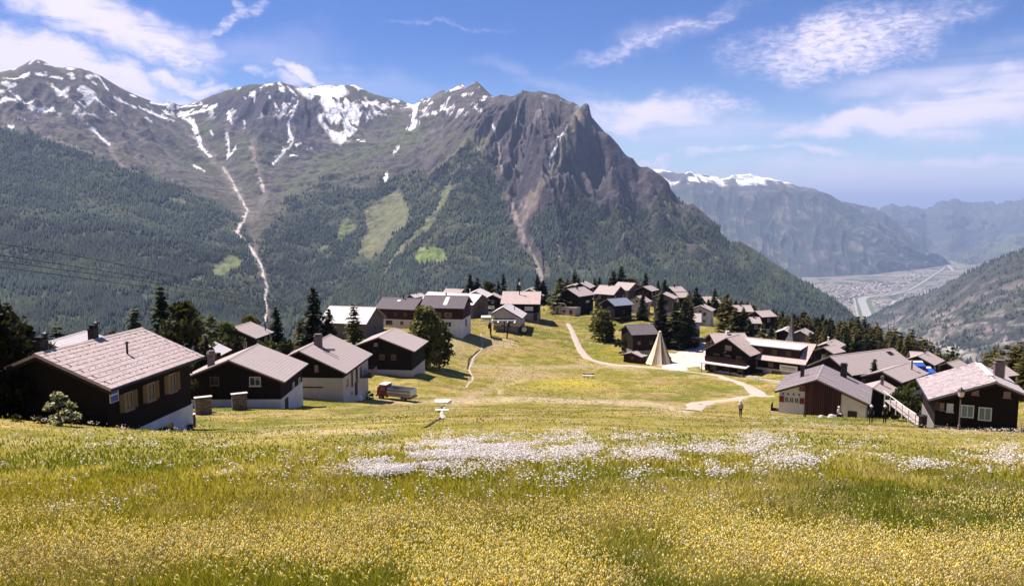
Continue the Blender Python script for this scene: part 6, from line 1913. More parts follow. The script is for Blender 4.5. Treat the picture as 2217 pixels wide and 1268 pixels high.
# ------------------------------------------------------------------ things standing about
def build_truck():
    a, b = ground(832, 862), ground(888, 868)
    v = b - a
    rz = math.atan2(v[1], v[0])
    c = (a + b) / 2
    root = empty('tipper_truck', (c[0], c[1], c[2] - .02), rz)
    pitch = math.atan2(v[2], np.hypot(v[0], v[1]))
    root.rotation_euler = (0, -pitch, rz)
    tag(root, 'old red tipper truck with white cab roof and grey dump bed', 'truck')
    MB().box(-2.6, 2.75, -.45, .45, .55, .75).build('chassis', M['metal_dark'], root)
    cab = MB().hexa([(-3.0, -.95, .62), (-1.35, -.95, .62), (-1.35, .95, .62), (-3.0, .95, .62), (-3.02, -.95, 1.45), (-1.35, -.95, 1.45), (-1.35, .95, 1.45), (-3.02, .95, 1.45)])
    cab.hexa([(-3.0, -.93, 1.453), (-1.36, -.93, 1.453), (-1.36, .93, 1.453), (-3.0, .93, 1.453), (-2.55, -.86, 2.35), (-1.4, -.86, 2.35), (-1.4, .86, 2.35), (-2.55, .86, 2.35)])
    cb = cab.build('cab', M['truck_red'], root)
    MB().hexa([(-2.64, -.92, 2.353), (-1.32, -.92, 2.353), (-1.32, .92, 2.353), (-2.64, .92, 2.353), (-2.56, -.85, 2.46), (-1.38, -.85, 2.46), (-1.38, .85, 2.46), (-2.56, .85, 2.46)]).build('cab_roof', M['white'], root)
    MB().hexa([(-3.03, -.8, 1.5), (-2.97, -.8, 1.5), (-2.97, .8, 1.5), (-3.03, .8, 1.5), (-2.64, -.76, 2.25), (-2.58, -.76, 2.25), (-2.58, .76, 2.25), (-2.64, .76, 2.25)]).build('windscreen', M['pane'], root)
    for s in (-1, 1):
        y0, y1_ = sorted((s * .955, s * .90))
        d = MB().box(-2.55, -1.6, y0, y1_ + 0, .72, 1.44).build('door', M['truck_red'], root)
        q0, q1 = sorted((s * .945, s * .86))
        MB().hexa([(-2.6, q0, 1.5), (-1.62, q0, 1.5), (-1.62, q1, 1.5), (-2.6, q1, 1.5), (-2.42, q0 * .95, 2.22), (-1.62, q0 * .95, 2.22), (-1.62, q1 * .95, 2.22), (-2.42, q1 * .95, 2.22)]).build('side_window', M['shutter_pink' if s < 0 else 'pane'], root)
        MB().lathe([(.13, 0), (.15, .03), (.12, .05)], 10).build('headlight', M['white'], root).location = (-3.06, s * .68, .95)
        root.children[-1].rotation_euler = (0, -math.pi / 2, 0)
        MB().box(-.02, .02, -.1, .1, -.16, .16).build('mirror', M['metal_dark'], root).location = (-2.75, s * 1.12, 1.85)
    MB().box(-3.22, -3.05, -.95, .95, .5, .72).build('bumper', M['truck_red'], root)
    bed = MB()
    bed.box(-1.15, 2.75, -1.02, 1.02, .82, .92).box(-1.15, 2.75, -1.05, -.99, .923, 1.85).box(-1.15, 2.75, .99, 1.05, .923, 1.85).box(-1.2, -1.12, -1.05, 1.05, .923, 2.0)
    bd = bed.build('dump_bed', M['metal'], root)
    for z0_, z1_, mt in ((1.36, 1.46, 'white'), (.93, 1.2, 'shutter_pink'), (1.84, 1.92, 'metal')):
        for s in (-1, 1):
            y0, y1_ = sorted((s * 1.10, s * 1.053))
            MB().box(-1.15, 2.75, y0, y1_, z0_, z1_).build('bed_rail', M[mt], root)
    tg_ = MB().box(2.76, 2.82, -1.05, 1.05, .93, 1.85).build('tailgate', M['metal'], root)
    MB().box(2.83, 3.0, -1.0, 1.0, .62, .86).build('rear_bumper', M['truck_red'], root)
    for x_ in (-2.25, 1.65):
        for s in (-1, 1):
            w = MB().lathe([(.30, -.14), (.43, -.12), (.46, 0), (.43, .12), (.30, .14)], 16).build('wheel', M['tyre'], root)
            w.location, w.rotation_euler = (x_, s * .85, .46), (math.pi / 2, 0, 0)
            MB().lathe([(.05, -.17), (.25, -.15), (.27, 0), (.25, .15), (.05, .17)], 12).build('rim', M['chimney'], w)
    for s in (-1, 1):
        g = MB()
        for q in range(7):
            t0, t1 = math.pi * q / 7, math.pi * (q + 1) / 7
            g.hexa([(1.65 + .52 * math.cos(t0), -.16, .46 + .52 * math.sin(t0)), (1.65 + .57 * math.cos(t0), -.16, .46 + .57 * math.sin(t0)), (1.65 + .57 * math.cos(t0), .16, .46 + .57 * math.sin(t0)), (1.65 + .52 * math.cos(t0), .16, .46 + .52 * math.sin(t0)),
                    (1.65 + .52 * math.cos(t1), -.16, .46 + .52 * math.sin(t1)), (1.65 + .57 * math.cos(t1), -.16, .46 + .57 * math.sin(t1)), (1.65 + .57 * math.cos(t1), .16, .46 + .57 * math.sin(t1)), (1.65 + .52 * math.cos(t1), .16, .46 + .52 * math.sin(t1))])
        g.build('mudguard', M['shutter_pink'], root).location = (0, s * .9, 0)


build_truck()


def build_tent():
    b = ground(1433, 791)
    top = ray(1432, 716, b[1] + 3.2)[2]
    h = top - b[2]
    root = empty('conical_tent', (b[0], b[1] + 3.2, float(zt(b[0], b[1] + 3.2)) - .1), 0)
    h = top - root.location.z
    tag(root, 'tall cream conical tent with brown stripes beside the pale square', 'tent')
    n = 16
    for i in range(n):
        a0, a1 = 2 * math.pi * i / n, 2 * math.pi * (i + 1) / n
        m = MB()
        prof = [(3.55, 0), (3.3, .35), (2.2, h * .33), (1.2, h * .65), (.32, h * .965)]
        V = []
        for r_, z in prof:
            am = (a0 + a1) / 2
            V += [(r_ * math.cos(a0), r_ * math.sin(a0), z), (r_ * .955 * math.cos(am), r_ * .955 * math.sin(am), z), (r_ * math.cos(a1), r_ * math.sin(a1), z)]
        F = []
        for k in range(len(prof) - 1):
            F += [(3 * k, 3 * k + 1, 3 * k + 4, 3 * k + 3), (3 * k + 1, 3 * k + 2, 3 * k + 5, 3 * k + 4)]
        o = m.add(V, F).build('panel', M['canvas_dark' if i in (10, 12, 14, 15, 2) else 'canvas'], root)
    MB().lathe([(.36, 0), (.4, .12), (.3, .3), (.05, .42)], 12).build('cap', M['canvas'], root).location = (0, 0, h * .955)


build_tent()


def prop(name, label, cat, loc, rz=0.0, group=None):
    return tag(empty(name, tuple(loc), rz), label, cat, group)


# red hut at the end of the pale square
a, b = ground(1472, 745), ground(1508, 750)
r = prop('timber_hut', 'long reddish timber hut with flat pale roof at the edge of the pale square', 'hut', ((a + b) / 2), math.atan2((b - a)[1], (b - a)[0]))
MB().box(-3.0, 3.0, -.9, 1.3, -.4, 2.4).build('wall', M['timber_mid'], r)
for q in range(12):
    MB().box(-2.98 + q * .497, -2.98 + q * .497 + .47, -.97, -.903, -.3, 2.36).build('plank', M['red_wood'], r)
MB().hexa([(-3.4, -1.3, 2.42), (3.5, -1.3, 2.42), (3.5, 1.6, 2.62), (-3.4, 1.6, 2.62), (-3.4, -1.3, 2.58), (3.5, -1.3, 2.58), (3.5, 1.6, 2.78), (-3.4, 1.6, 2.78)]).build('roof', M['roof_white'], r)
put('door', MB().box(-.45, .45, -.04, .02, -1, 1).mesh('hut_door'), M['door'], r, (3.04, .2, .95), math.pi / 2)
r = prop('storage_shed', 'tiny dark shed with pale lid between the dark barn and the white tent', 'shed', ground(1397, 762), .3)
MB().box(-1.1, 1.1, -.9, .9, -.4, 2.0).build('wall', M['timber_mid'], r)
MB().box(-1.3, 1.3, -1.1, 1.1, 2.003, 2.15).build('roof', M['roof_white'], r)
MB().box(-.3, .5, -.95, -.903, -.2, 1.7).build('door', M['door'], r)
# low stone wall along the inn
P = [ground(*p) for p in [(1540, 803), (1580, 809), (1620, 817), (1660, 825), (1690, 830)]]
r = prop('stone_wall', 'low pale stone wall along the foot of the inn', 'wall', P[2])
rr = random.Random(3)
for a, b in zip(P[:-1], P[1:]):
    n = max(1, int(np.linalg.norm(b - a) / .7))
    for q in range(n):
        c = a + (b - a) * (q + .5) / n
        w, h_ = .32 + rr.random() * .12, .3 + rr.random() * .25
        o = MB().hexa([(-w, -.2, -.3), (w, -.2, -.3), (w, .2, -.3), (-w, .2, -.3), (-w * .8, -.16, h_), (w * .85, -.17, h_ * .9), (w * .8, .15, h_), (-w * .85, .16, h_ * .92)]).build('stone', M['stone'], r)
        o.location = Vector((c[0], c[1], float(zt(c[0], c[1])))) - r.location
        o.rotation_euler = (0, 0, math.atan2((b - a)[1], (b - a)[0]))
# street lamps
def lamp(px, py, h, label, lantern='glass_lamp', d=None):
    b = ground(px, py) if d is None else at(px, d)
    r = prop('street_lamp', label, 'street lamp', b)
    MB().lathe([(.11, -.3), (.11, .35), (.055, .45), (.045, h)], 8).build('pole', M['chimney'], r)
    l = MB().lathe([(.09, h + .003), (.2, h + .08), (.25, h + .42), (.2, h + .46)], 8).build('lantern', M[lantern], r)
    MB().lathe([(.29, h + .463), (.2, h + .58), (.04, h + .72), (.02, h + .8)], 8).build('cap', M['metal_dark'], l)
    MB().lathe([(.08, h - .2), (.12, h - .1), (.08, h)], 8).build('collar', M['metal_dark'], r)


b = at(2076, 57.5)
lamp(2076, 927, ray(2081, 859, b[1])[2] - b[2], 'street lamp with faceted lantern in front of the black stone roofed chalet', d=57.5)
b = ground(1284, 684)
lamp(1284, 684, max(3.5, ray(1284, 648, b[1])[2] - b[2]), 'white globe lamp at the right corner of the large black chalet', 'white')
# floodlight mast
b = at(1923, 168)
h = ray(1925, 716, 168)[2] - b[2]
r = prop('floodlight_mast', 'tall slim mast with cross arm and lamp cluster before the wood', 'mast', b)
MB().tube((0, 0, -.4), (0, 0, h), .13, .08, 8).build('pole', M['chimney'], r)
MB().box(-.75, .75, -.08, .08, h + .003, h + .1).build('cross_arm', M['white'], r)
for q in (-.5, .0, .5):
    MB().tube((q, 0, h + .103), (q * 1.6, 0, h + 2.9), .05, .03, 6).build('aerial', M['metal_dark'], r)
MB().box(-.28, .28, -.28, -.1, h + .5, h + 1.1).build('lamp_box', M['white'], r)
# footbridge and steps by the right chalet
b = ground(2004, 922)
r = prop('footbridge', 'grey wooden footbridge with handrail and steps at the left of the stone roofed chalet', 'footbridge', b, -.18)
top = ray(1997, 872, b[1] + 9)[2] - b[2]
for q in range(12):
    y = 3.0 + q * .62
    MB().box(-.62, .62, y, y + .56, top * .82 + (q / 12) * top * .18 - .06, top * .82 + (q / 12) * top * .18).build('plank', M['step_piece'], r)
for q in range(6):
    y = .35 + q * .44
    z = top * .8 * (q + 1) / 6.6
    MB().box(-.6, .6, y, y + .40, z - .07, z).build('step', M['step_piece'], r)
MB().hexa([(.63, .0, -.6), (.9, .0, -.6), (.9, 3.0, -.6), (.63, 3.0, -.6), (.63, .0, .35), (.9, .0, .35), (.9, 3.0, top * .8 + .3), (.63, 3.0, top * .8 + .3)]).build('side_wall', M['plaster'], r)
for sg_ in (-.75,):
    MB().tube((sg_, .3, 1.0), (sg_, 3.2, top * .82 + 1.0), .05, n=5).tube((sg_, 3.2, top * .82 + 1.0), (sg_, 10.2, top + 1.0), .05, n=5).build('handrail', M['frame'], r)
    for q in range(6):
        y = .5 + q * 1.85
        z = min(top * .82, top * .82 * y / 3.2)
        MB().box(sg_ - .04, sg_ + .04, y - .04, y + .04, z - .4, z + 1.0).build('post', M['frame'], r)
r = prop('litter_bin', 'dark cylindrical litter bin at the foot of the footbridge steps', 'bin', ground(1997, 926))
MB().lathe([(.26, -.1), (.3, .1), (.31, .95)], 12).build('body', M['bin'], r)
MB().lathe([(.33, .953), (.33, 1.0), (.12, 1.1)], 12).build('lid', M['metal_dark'], r)
# firewood stacks, rain butt
for (px, py, lb) in [(441, 897, 'upright stack of split firewood nearer to the big chalet'), (519, 887, 'upright stack of split firewood nearer to the white cornered chalet')]:
    b = ground(px, py)
    r = prop('firewood_stack', lb, 'firewood', b, .5)
    MB().box(-.75, .75, -.28, .28, -.2, .12).build('pallet', M['timber_grey'], r)
    for e in (-.72, .72):
        MB().box(e - .04, e + .04, -.26, .26, .123, 1.75).build('post', M['timber_grey'], r)
    rr = random.Random(int(px))
    lm = MB().tube((0, -.27, 0), (0, .27, 0), .088, n=6).mesh('log')
    lm.materials.append(M['log_piece'])
    for j in range(10):
        for i in range(8):
            o = bpy.data.objects.new('log', lm)
            COL.objects.link(o)
            o.parent = r
            o.location = (-.6 + i * .172 + (j % 2) * .05, rr.uniform(-.03, .03), .21 + j * .152)
            o.rotation_euler = (0, rr.uniform(0, 3), 0)
    MB().box(-.85, .85, -.34, .34, 1.78, 1.83).build('cover', M['stone'], r)
r = prop('rain_barrel', 'dark round barrel with pale lid at the right corner of the big chalet', 'barrel', at(412, 58))
MB().lathe([(.36, -.1), (.42, .3), (.42, .75), (.38, 1.05)], 14).build('body', M['bin'], r)
MB().lathe([(.44, 1.053), (.44, 1.1), (.1, 1.13)], 14).build('lid', M['stone'], r)
r = prop('bucket', 'small black bucket with white handle by the wall of the big chalet', 'bucket', at(411, 53.5))
MB().lathe([(.2, -.05), (.26, .38)], 10).build('body', M['bin'], r)
MB().box(-.26, .26, -.02, .02, .383, .42).build('handle', M['white'], r)
# boulder bale, stone table, bench
r = prop('white_boulder', 'rounded white boulder between the cream chalet and the truck', 'boulder', ground(773, 866))
rr = random.Random(5)
prof = [(.5, -.2), (.78, .15), (.82, .45), (.6, .8), (.25, .98)]
vs_ = [(q[0] * (1 + rr.uniform(-.1, .1)) * math.cos(i * .6283), q[0] * (1 + rr.uniform(-.1, .1)) * math.sin(i * .6283) * .8, q[1] + rr.uniform(-.05, .05)) for q in prof for i in range(10)]
bm_ = MB().add(vs_, [(k * 10 + i, k * 10 + (i + 1) % 10, (k + 1) * 10 + (i + 1) % 10, (k + 1) * 10 + i) for k in range(4) for i in range(10)] + [tuple(40 + i for i in range(10))])
bm_.build('rock', M['white'], r)
r = prop('stone_table', 'small stone table in front of the cream chalet', 'table', ground(709, 862), .1)
MB().box(-.5, .5, -.4, .4, -.1, .95).build('pedestal', M['white'], r)
MB().box(-1.15, 1.15, -.6, .6, .953, 1.08).build('slab', M['stone'], r)
r = prop('park_bench', 'white bench standing alone in the open meadow', 'bench', ground(1274, 817), -.12)
for e in (-1, 1):
    MB().box(e * 1.0 - .06, e * 1.0 + .06, -.28, .28, -.2, .45).build('leg', M['timber'], r)
    MB().box(e * 1.0 - .05, e * 1.0 + .05, .24, .32, .453, 1.05).build('support', M['timber'], r)
for q in range(3):
    MB().box(-1.35, 1.35, -.3 + q * .19, -.14 + q * .19, .453, .51).build('slat', M['white'], r)
MB().box(-1.35, 1.35, .325, .37, .62, .78).build('slat', M['timber'], r)
MB().box(-1.35, 1.35, .325, .37, .84, 1.0).build('slat', M['white'], r)
r = prop('stone_slab', 'large white stone slab bridging the little ditch', 'slab', ground(957, 870), .05)
MB().hexa([(-1.1, -.9, -.2), (1.0, -1.0, -.2), (1.5, .8, -.2), (-1.2, .9, -.2), (-1.05, -.85, .16), (.95, -.95, .16), (1.45, .75, .18), (-1.15, .85, .18)]).build('stone', M['white'], r)
r = prop('stone_slab', 'narrow white slab lying across the ditch below the larger one', 'slab', ground(957, 889), .0)
MB().box(-.75, .75, -.22, .22, -.2, .14).build('stone', M['white'], r)
r = prop('marker_post', 'short white marker post alone in the flowery meadow', 'post', ground(735, 984), 0)
MB().lathe([(.03, -.2), (.03, .16), (.055, .17), (.055, .26), (.02, .28)], 8).build('post', M['white'], r)
# ski lift portal
a, b, c = ground(1064, 732), ground(1097, 733), ground(1076, 716)
r = prop('lift_portal', 'steel ski lift portal with slanted legs and long cross beam on the shoulder', 'ski lift', (a + b) / 2)
zb = ray(1080, 697, a[1])[2] - r.location.z
ax, bx = a[0] - r.location.x, b[0] - r.location.x
for (x_, y_, lean) in ((ax, a[1] - r.location.y, -.55), (bx, b[1] - r.location.y, .55)):
    MB().tube((x_, y_, float(zt(r.location.x + x_, r.location.y + y_)) - r.location.z - .3), (x_ + lean, y_, zb - .05), .24, .2, 6).build('leg', M['timber_mid'], r)
    MB().box(x_ + lean - .35, x_ + lean + .35, y_ - .3, y_ + .3, zb - 1.7, zb - .6).build('counterweight', M['metal_dark'], r)
for q in (1.9, 5.6):
    MB().box(q - 4.2 - .16, q - 4.2 + .16, 3.4, 3.7, zb - 3.6, zb - .1).build('pillar', M['metal_dark'], r)
MB().box(-5.0, 4.6, -.15, .15, zb, zb + .3).build('beam', M['white'], r)
MB().box(-4.6, 4.2, 3.4, 3.7, zb + .05, zb + .3).build('beam', M['metal_dark'], r)
MB().box(-4.9, -2.3, -.5, 3.2, zb + 1.0, zb + 1.12).build('platform', M['white'], r)
for e in (-4.7, -2.6):
    MB().box(e - .05, e + .05, -.4, -.3, zb + .22, zb + 1.0).build('strut', M['metal_dark'], r)
r = prop('winch_block', 'dark winch housing on skids right of the lift portal', 'machine', ground(1132, 722), .2)
MB().hexa([(-1.5, -.8, .3), (1.5, -.8, .3), (1.5, .8, .3), (-1.5, .8, .3), (-1.3, -.7, 1.9), (1.3, -.7, 2.1), (1.3, .7, 2.1), (-1.3, .7, 1.9)]).build('housing', M['metal_dark'], r)
for e in (-1, 1):
    MB().box(e * 1.0 - .12, e * 1.0 + .12, -1.0, 1.0, -.4, .297).build('skid', M['timber_grey'], r)
MB().lathe([(.2, -.12), (.75, -.1), (.75, .1), (.2, .12)], 14).build('wheel', M['metal'], r).location = (.2, -.95, 1.3)
r.children[-1].rotation_euler = (math.pi / 2, 0, 0)
# blue awnings
for (pa, pb, dep, lb) in [((1962, 779), (1996, 784), 1.6, 'small blue awning with white edge, left of the larger blue one'), ((1974, 795), (2014, 793), 2.4, 'large blue awning with white border beside the grey roofed wing')]:
    A, B = ray(*pa, 150), ray(*pb, 150)
    c = (A + B) / 2
    r = prop('awning', lb, 'awning', (c[0], c[1], c[2]), math.atan2((B - A)[1], (B - A)[0]))
    w = np.linalg.norm(B - A) / 2
    n = 5
    MB().hexa([(-w, -dep, -.75), (w, -dep, -.75), (w, 0, -.04), (-w, 0, -.04), (-w, -dep, -.70), (w, -dep, -.70), (w, 0, .02), (-w, 0, .02)]).build('cloth', M['blue'], r)
    MB().box(-w, w, -dep - .04, -dep - .003, -1.05, -.70).build('valance', M['blue'], r)
    MB().hexa([(-w, -.5, -.2), (w, -.5, -.2), (w, .05, .03), (-w, .05, .03), (-w, -.5, -.12), (w, -.5, -.12), (w, .05, .10), (-w, .05, .10)]).build('border', M['white'], r)
    for e in (-w + .05, w - .05):
        g = float(zt(c[0] + e, c[1])) - c[2]
        MB().tube((e, -dep + .05, g - .3), (e, -dep + .05, -.76), .05, n=6).build('post', M['metal'], r)
r = prop('sun_parasol', 'pale parasol half hidden between the inn and the largest roof', 'parasol', at(1809, 140))
hz = ray(1812, 781, 140)[2] - r.location.z
MB().tube((0, 0, -.3), (0, 0, hz), .04, n=6).build('pole', M['metal'], r)
MB().lathe([(1.7, hz - .75), (1.66, hz - .7), (.9, hz - .3), (.05, hz)], 8).build('canopy', M['white'], r)
# overhead cables
for q, (ln, lb) in enumerate([([(-60, 516, 118), (0, 527, 124), (200, 560, 150), (400, 603, 190), (560, 638, 240), (665, 660, 300)], 'topmost overhead cable crossing the forest at the left'),
                              ([(-60, 543, 112), (0, 552, 118), (150, 575, 140), (300, 598, 165), (430, 622, 205), (560, 648, 255), (660, 668, 310)], 'second overhead cable from the top crossing the forest at the left'),
                              ([(-60, 556, 108), (0, 565, 114), (180, 590, 140), (340, 613, 170), (480, 638, 220), (660, 674, 310)], 'third overhead cable from the top crossing the forest at the left'),
                              ([(-60, 571, 104), (0, 578, 110), (150, 598, 132), (300, 619, 160), (440, 642, 205), (655, 682, 300)], 'lowest overhead cable crossing the forest at the left')]):
    P = [ray(*p) for p in ln]
    m = MB()
    for a, b in zip(P[:-1], P[1:]):
        m.tube(a, b, .065, n=5, caps=False)
    tag(m.build('overhead_cable', M['cable']), lb, 'cable', 'overhead cables')


# ------------------------------------------------------------------ people
def skin_mesh(verts, edges, radii, sub=2):
    me = bpy.data.meshes.new('figure')
    me.from_pydata(verts, edges, [])
    o = bpy.data.objects.new('figure', me)
    COL.objects.link(o)
    md = o.modifiers.new('skin', 'SKIN')
    for i, r_ in enumerate(radii):
        v = me.skin_vertices[0].data[i]
        v.radius = r_ if isinstance(r_, tuple) else (r_, r_)
        v.use_root = i == 0
    s = o.modifiers.new('sub', 'SUBSURF')
    s.levels = s.render_levels = sub
    dg = bpy.context.evaluated_depsgraph_get()
    out = bpy.data.meshes.new_from_object(o.evaluated_get(dg))
    bpy.data.objects.remove(o)
    return out


def person(px, py, rz, label, shirt, legs, hat=None, pack=None, pose='walk', h=1.74):
    b = ground(px, py)
    root = prop('person', label, 'person', (b[0], b[1], b[2] - .02), rz)
    sit = pose == 'sit'
    k = h / 1.74
    st = .16 if pose == 'walk' else .03
    hz = .93 if not sit else .50
    V = [(0, 0, hz), (0, 0, hz + .22), (0, -.02, hz + .44), (0, -.02, hz + .55), (0, -.03, hz + .63), (0, -.035, hz + .75), (0, -.03, hz + .80)]
    E_ = [(0, 1), (1, 2), (2, 3), (3, 4), (4, 5), (5, 6)]
    Rd = [(.15, .11), (.13, .10), (.17, .11), (.09, .08), .055, (.08, .095), (.06, .07)]
    for s in (-1, 1):
        i = len(V)
        V += [(s * .185, -.01, hz + .48), (s * .235, .03, hz + .22), (s * .22, -.06 * s * (st > .1) - .05, hz + .0), (s * .215, -.08, hz - .10)]
        E_ += [(2, i), (i, i + 1), (i + 1, i + 2), (i + 2, i + 3)]
        Rd += [.062, .048, .036, .034]
    for s in (-1, 1):
        i = len(V)
        if sit:
            V += [(s * .1, -.12, hz - .02), (s * .12, -.46, hz + .02), (s * .12, -.48, .1), (s * .12, -.60, .04)]
        else:
            V += [(s * .095, 0, hz - .1), (s * .1, -st * s * .6 - .02, .50), (s * .1, -st * s + .05 * (s > 0), .09), (s * .1, -st * s - .13, .04)]
        E_ += [(0, i), (i, i + 1), (i + 1, i + 2), (i + 2, i + 3)]
        Rd += [.09, .062, .045, .038]
    me = skin_mesh([(x * k, y * k, z * k) for x, y, z in V], E_, [tuple(q * k for q in r_) if isinstance(r_, tuple) else r_ * k for r_ in Rd])
    for m in (M['skin'], M[shirt], M[legs], M['door']):
        me.materials.append(m)
    for p in me.polygons:
        z, x, y = p.center.z / k, abs(p.center.x / k), p.center.y / k
        p.material_index = 0 if z > hz + .57 or (x > .17 and z < hz + .26) else (1 if z > hz + .02 else (3 if z < .11 else 2))
        p.use_smooth = True
    link('body', me, None, root)
    hm = MB().lathe([(.1, hz + .70), (.108, hz + .76), (.10, hz + .84), (.05, hz + .90)], 10)
    o = hm.build('hair' if hat is None else 'hat', M[hat or 'door'], root)
    o.location = (0, -.02, 0)
    if hat:
        MB().lathe([(.105, hz + .735), (.17, hz + .725), (.17, hz + .74), (.105, hz + .755)], 12).build('brim', M[hat], o)
    if pack:
        p_ = MB().hexa([(-.14, .10, hz + .08), (.14, .10, hz + .08), (.13, .26, hz + .1), (-.13, .26, hz + .1), (-.13, .10, hz + .5), (.13, .10, hz + .5), (.1, .22, hz + .46), (-.1, .22, hz + .46)]).build('backpack', M[pack], root)
        for s in (-.1, .1):
            MB().box(s - .02, s + .02, -.14, .11, hz + .49, hz + .53).build('strap', M[pack], p_)
    nose = MB().hexa([(-.015, -.15, hz + .715), (.015, -.15, hz + .715), (.02, -.11, hz + .70), (-.02, -.11, hz + .70), (-.008, -.13, hz + .77), (.008, -.13, hz + .77), (.012, -.11, hz + .77), (-.012, -.11, hz + .77)])
    nose.build('nose', M['skin'], root)


person(1603, 903, 2.6, 'walker in pale top and white hat climbing the meadow with a dark bag', 'cloth_white', 'cloth_dark', 'cloth_white', 'cloth_tan')
person(1885, 916, 3.0, 'walker in black with dark backpack and light cap, left of the pair', 'cloth_dark', 'cloth_dark', 'cloth_white', 'cloth_dark', 'stand')
person(1915, 916, 3.3, 'walker in black with broad white hat, right of the pair', 'cloth_dark', 'cloth_dark', 'cloth_white', None, 'stand', 1.7)
b = ground(1815, 902)
r = prop('wooden_bench', 'dark bench against the red brown plank front', 'bench', (b[0], b[1], b[2]), .95)
MB().box(-.9, .9, -.2, .2, .38, .45).build('seat', M['timber'], r)
for e in (-.75, .75):
    MB().box(e - .05, e + .05, -.18, .18, -.2, .377).build('leg', M['timber'], r)
person(1815, 902.5, .6, 'person in white top and pale hat sitting before the plank front', 'cloth_white', 'cloth_dark', 'cloth_white', None, 'sit')
rr = random.Random(8)
for q, px in enumerate((1778, 1800, 1806)):
    b = ground(px, 904)
    s = (.35, .5, .4)[q]
    vs_ = [(r0 * s * math.cos(i * .785) * rr.uniform(.85, 1.15), r0 * s * math.sin(i * .785) * .7, z * s) for r0, z in ((.9, -.3), (1.0, .2), (.6, .7), (.15, .85)) for i in range(8)]
    o = MB().add(vs_, [(k * 8 + i, k * 8 + (i + 1) % 8, (k + 1) * 8 + (i + 1) % 8, (k + 1) * 8 + i) for k in range(3) for i in range(8)] + [tuple(24 + i for i in range(8))]).build('pale_stone', M['stone'])
    o.location = b
    tag(o, ['small pale stone under the left of the plank front', 'biggest pale stone left of the sitting person', 'pale stone just beside the sitting person'][q], 'stone')

# ------------------------------------------------------------------ meadow growth
def meadow_points(n, py0, py1, px0=-260, px1=2480, power=1.0):
    """Spread evenly over the view so near and far growth is equally dense to the eye."""
    px = RNG.uniform(px0, px1, n)
    py = py0 + (py1 - py0) * RNG.random(n) ** power
    t = np.tan(np.arctan((py - 634) / FOC) + PITCH)
    u = (px - 1108.5) / FOC
    d = 2.2 / np.maximum(t - 0.235 - np.where(u > 0, 0.028 * u, 0.012 * np.minimum(-u * 2, 1)), 0.018)
    x = (px - 1108.5) / FOC * d * (CP + t * SP)
    z = zt(x, d)
    return x, d, z


def to_px(x, y, z):
    return project(np.stack([x, y, z], -1))


def tone_at(x, y):
    n1 = fbm(x / 9, y / 13, 21, 3)
    n2 = fbm(x / 2.6, y / 4.0, 33, 3)
    n3 = fbm(x / 1.0, y / 1.4, 47, 2)
    return n1, n2, n3


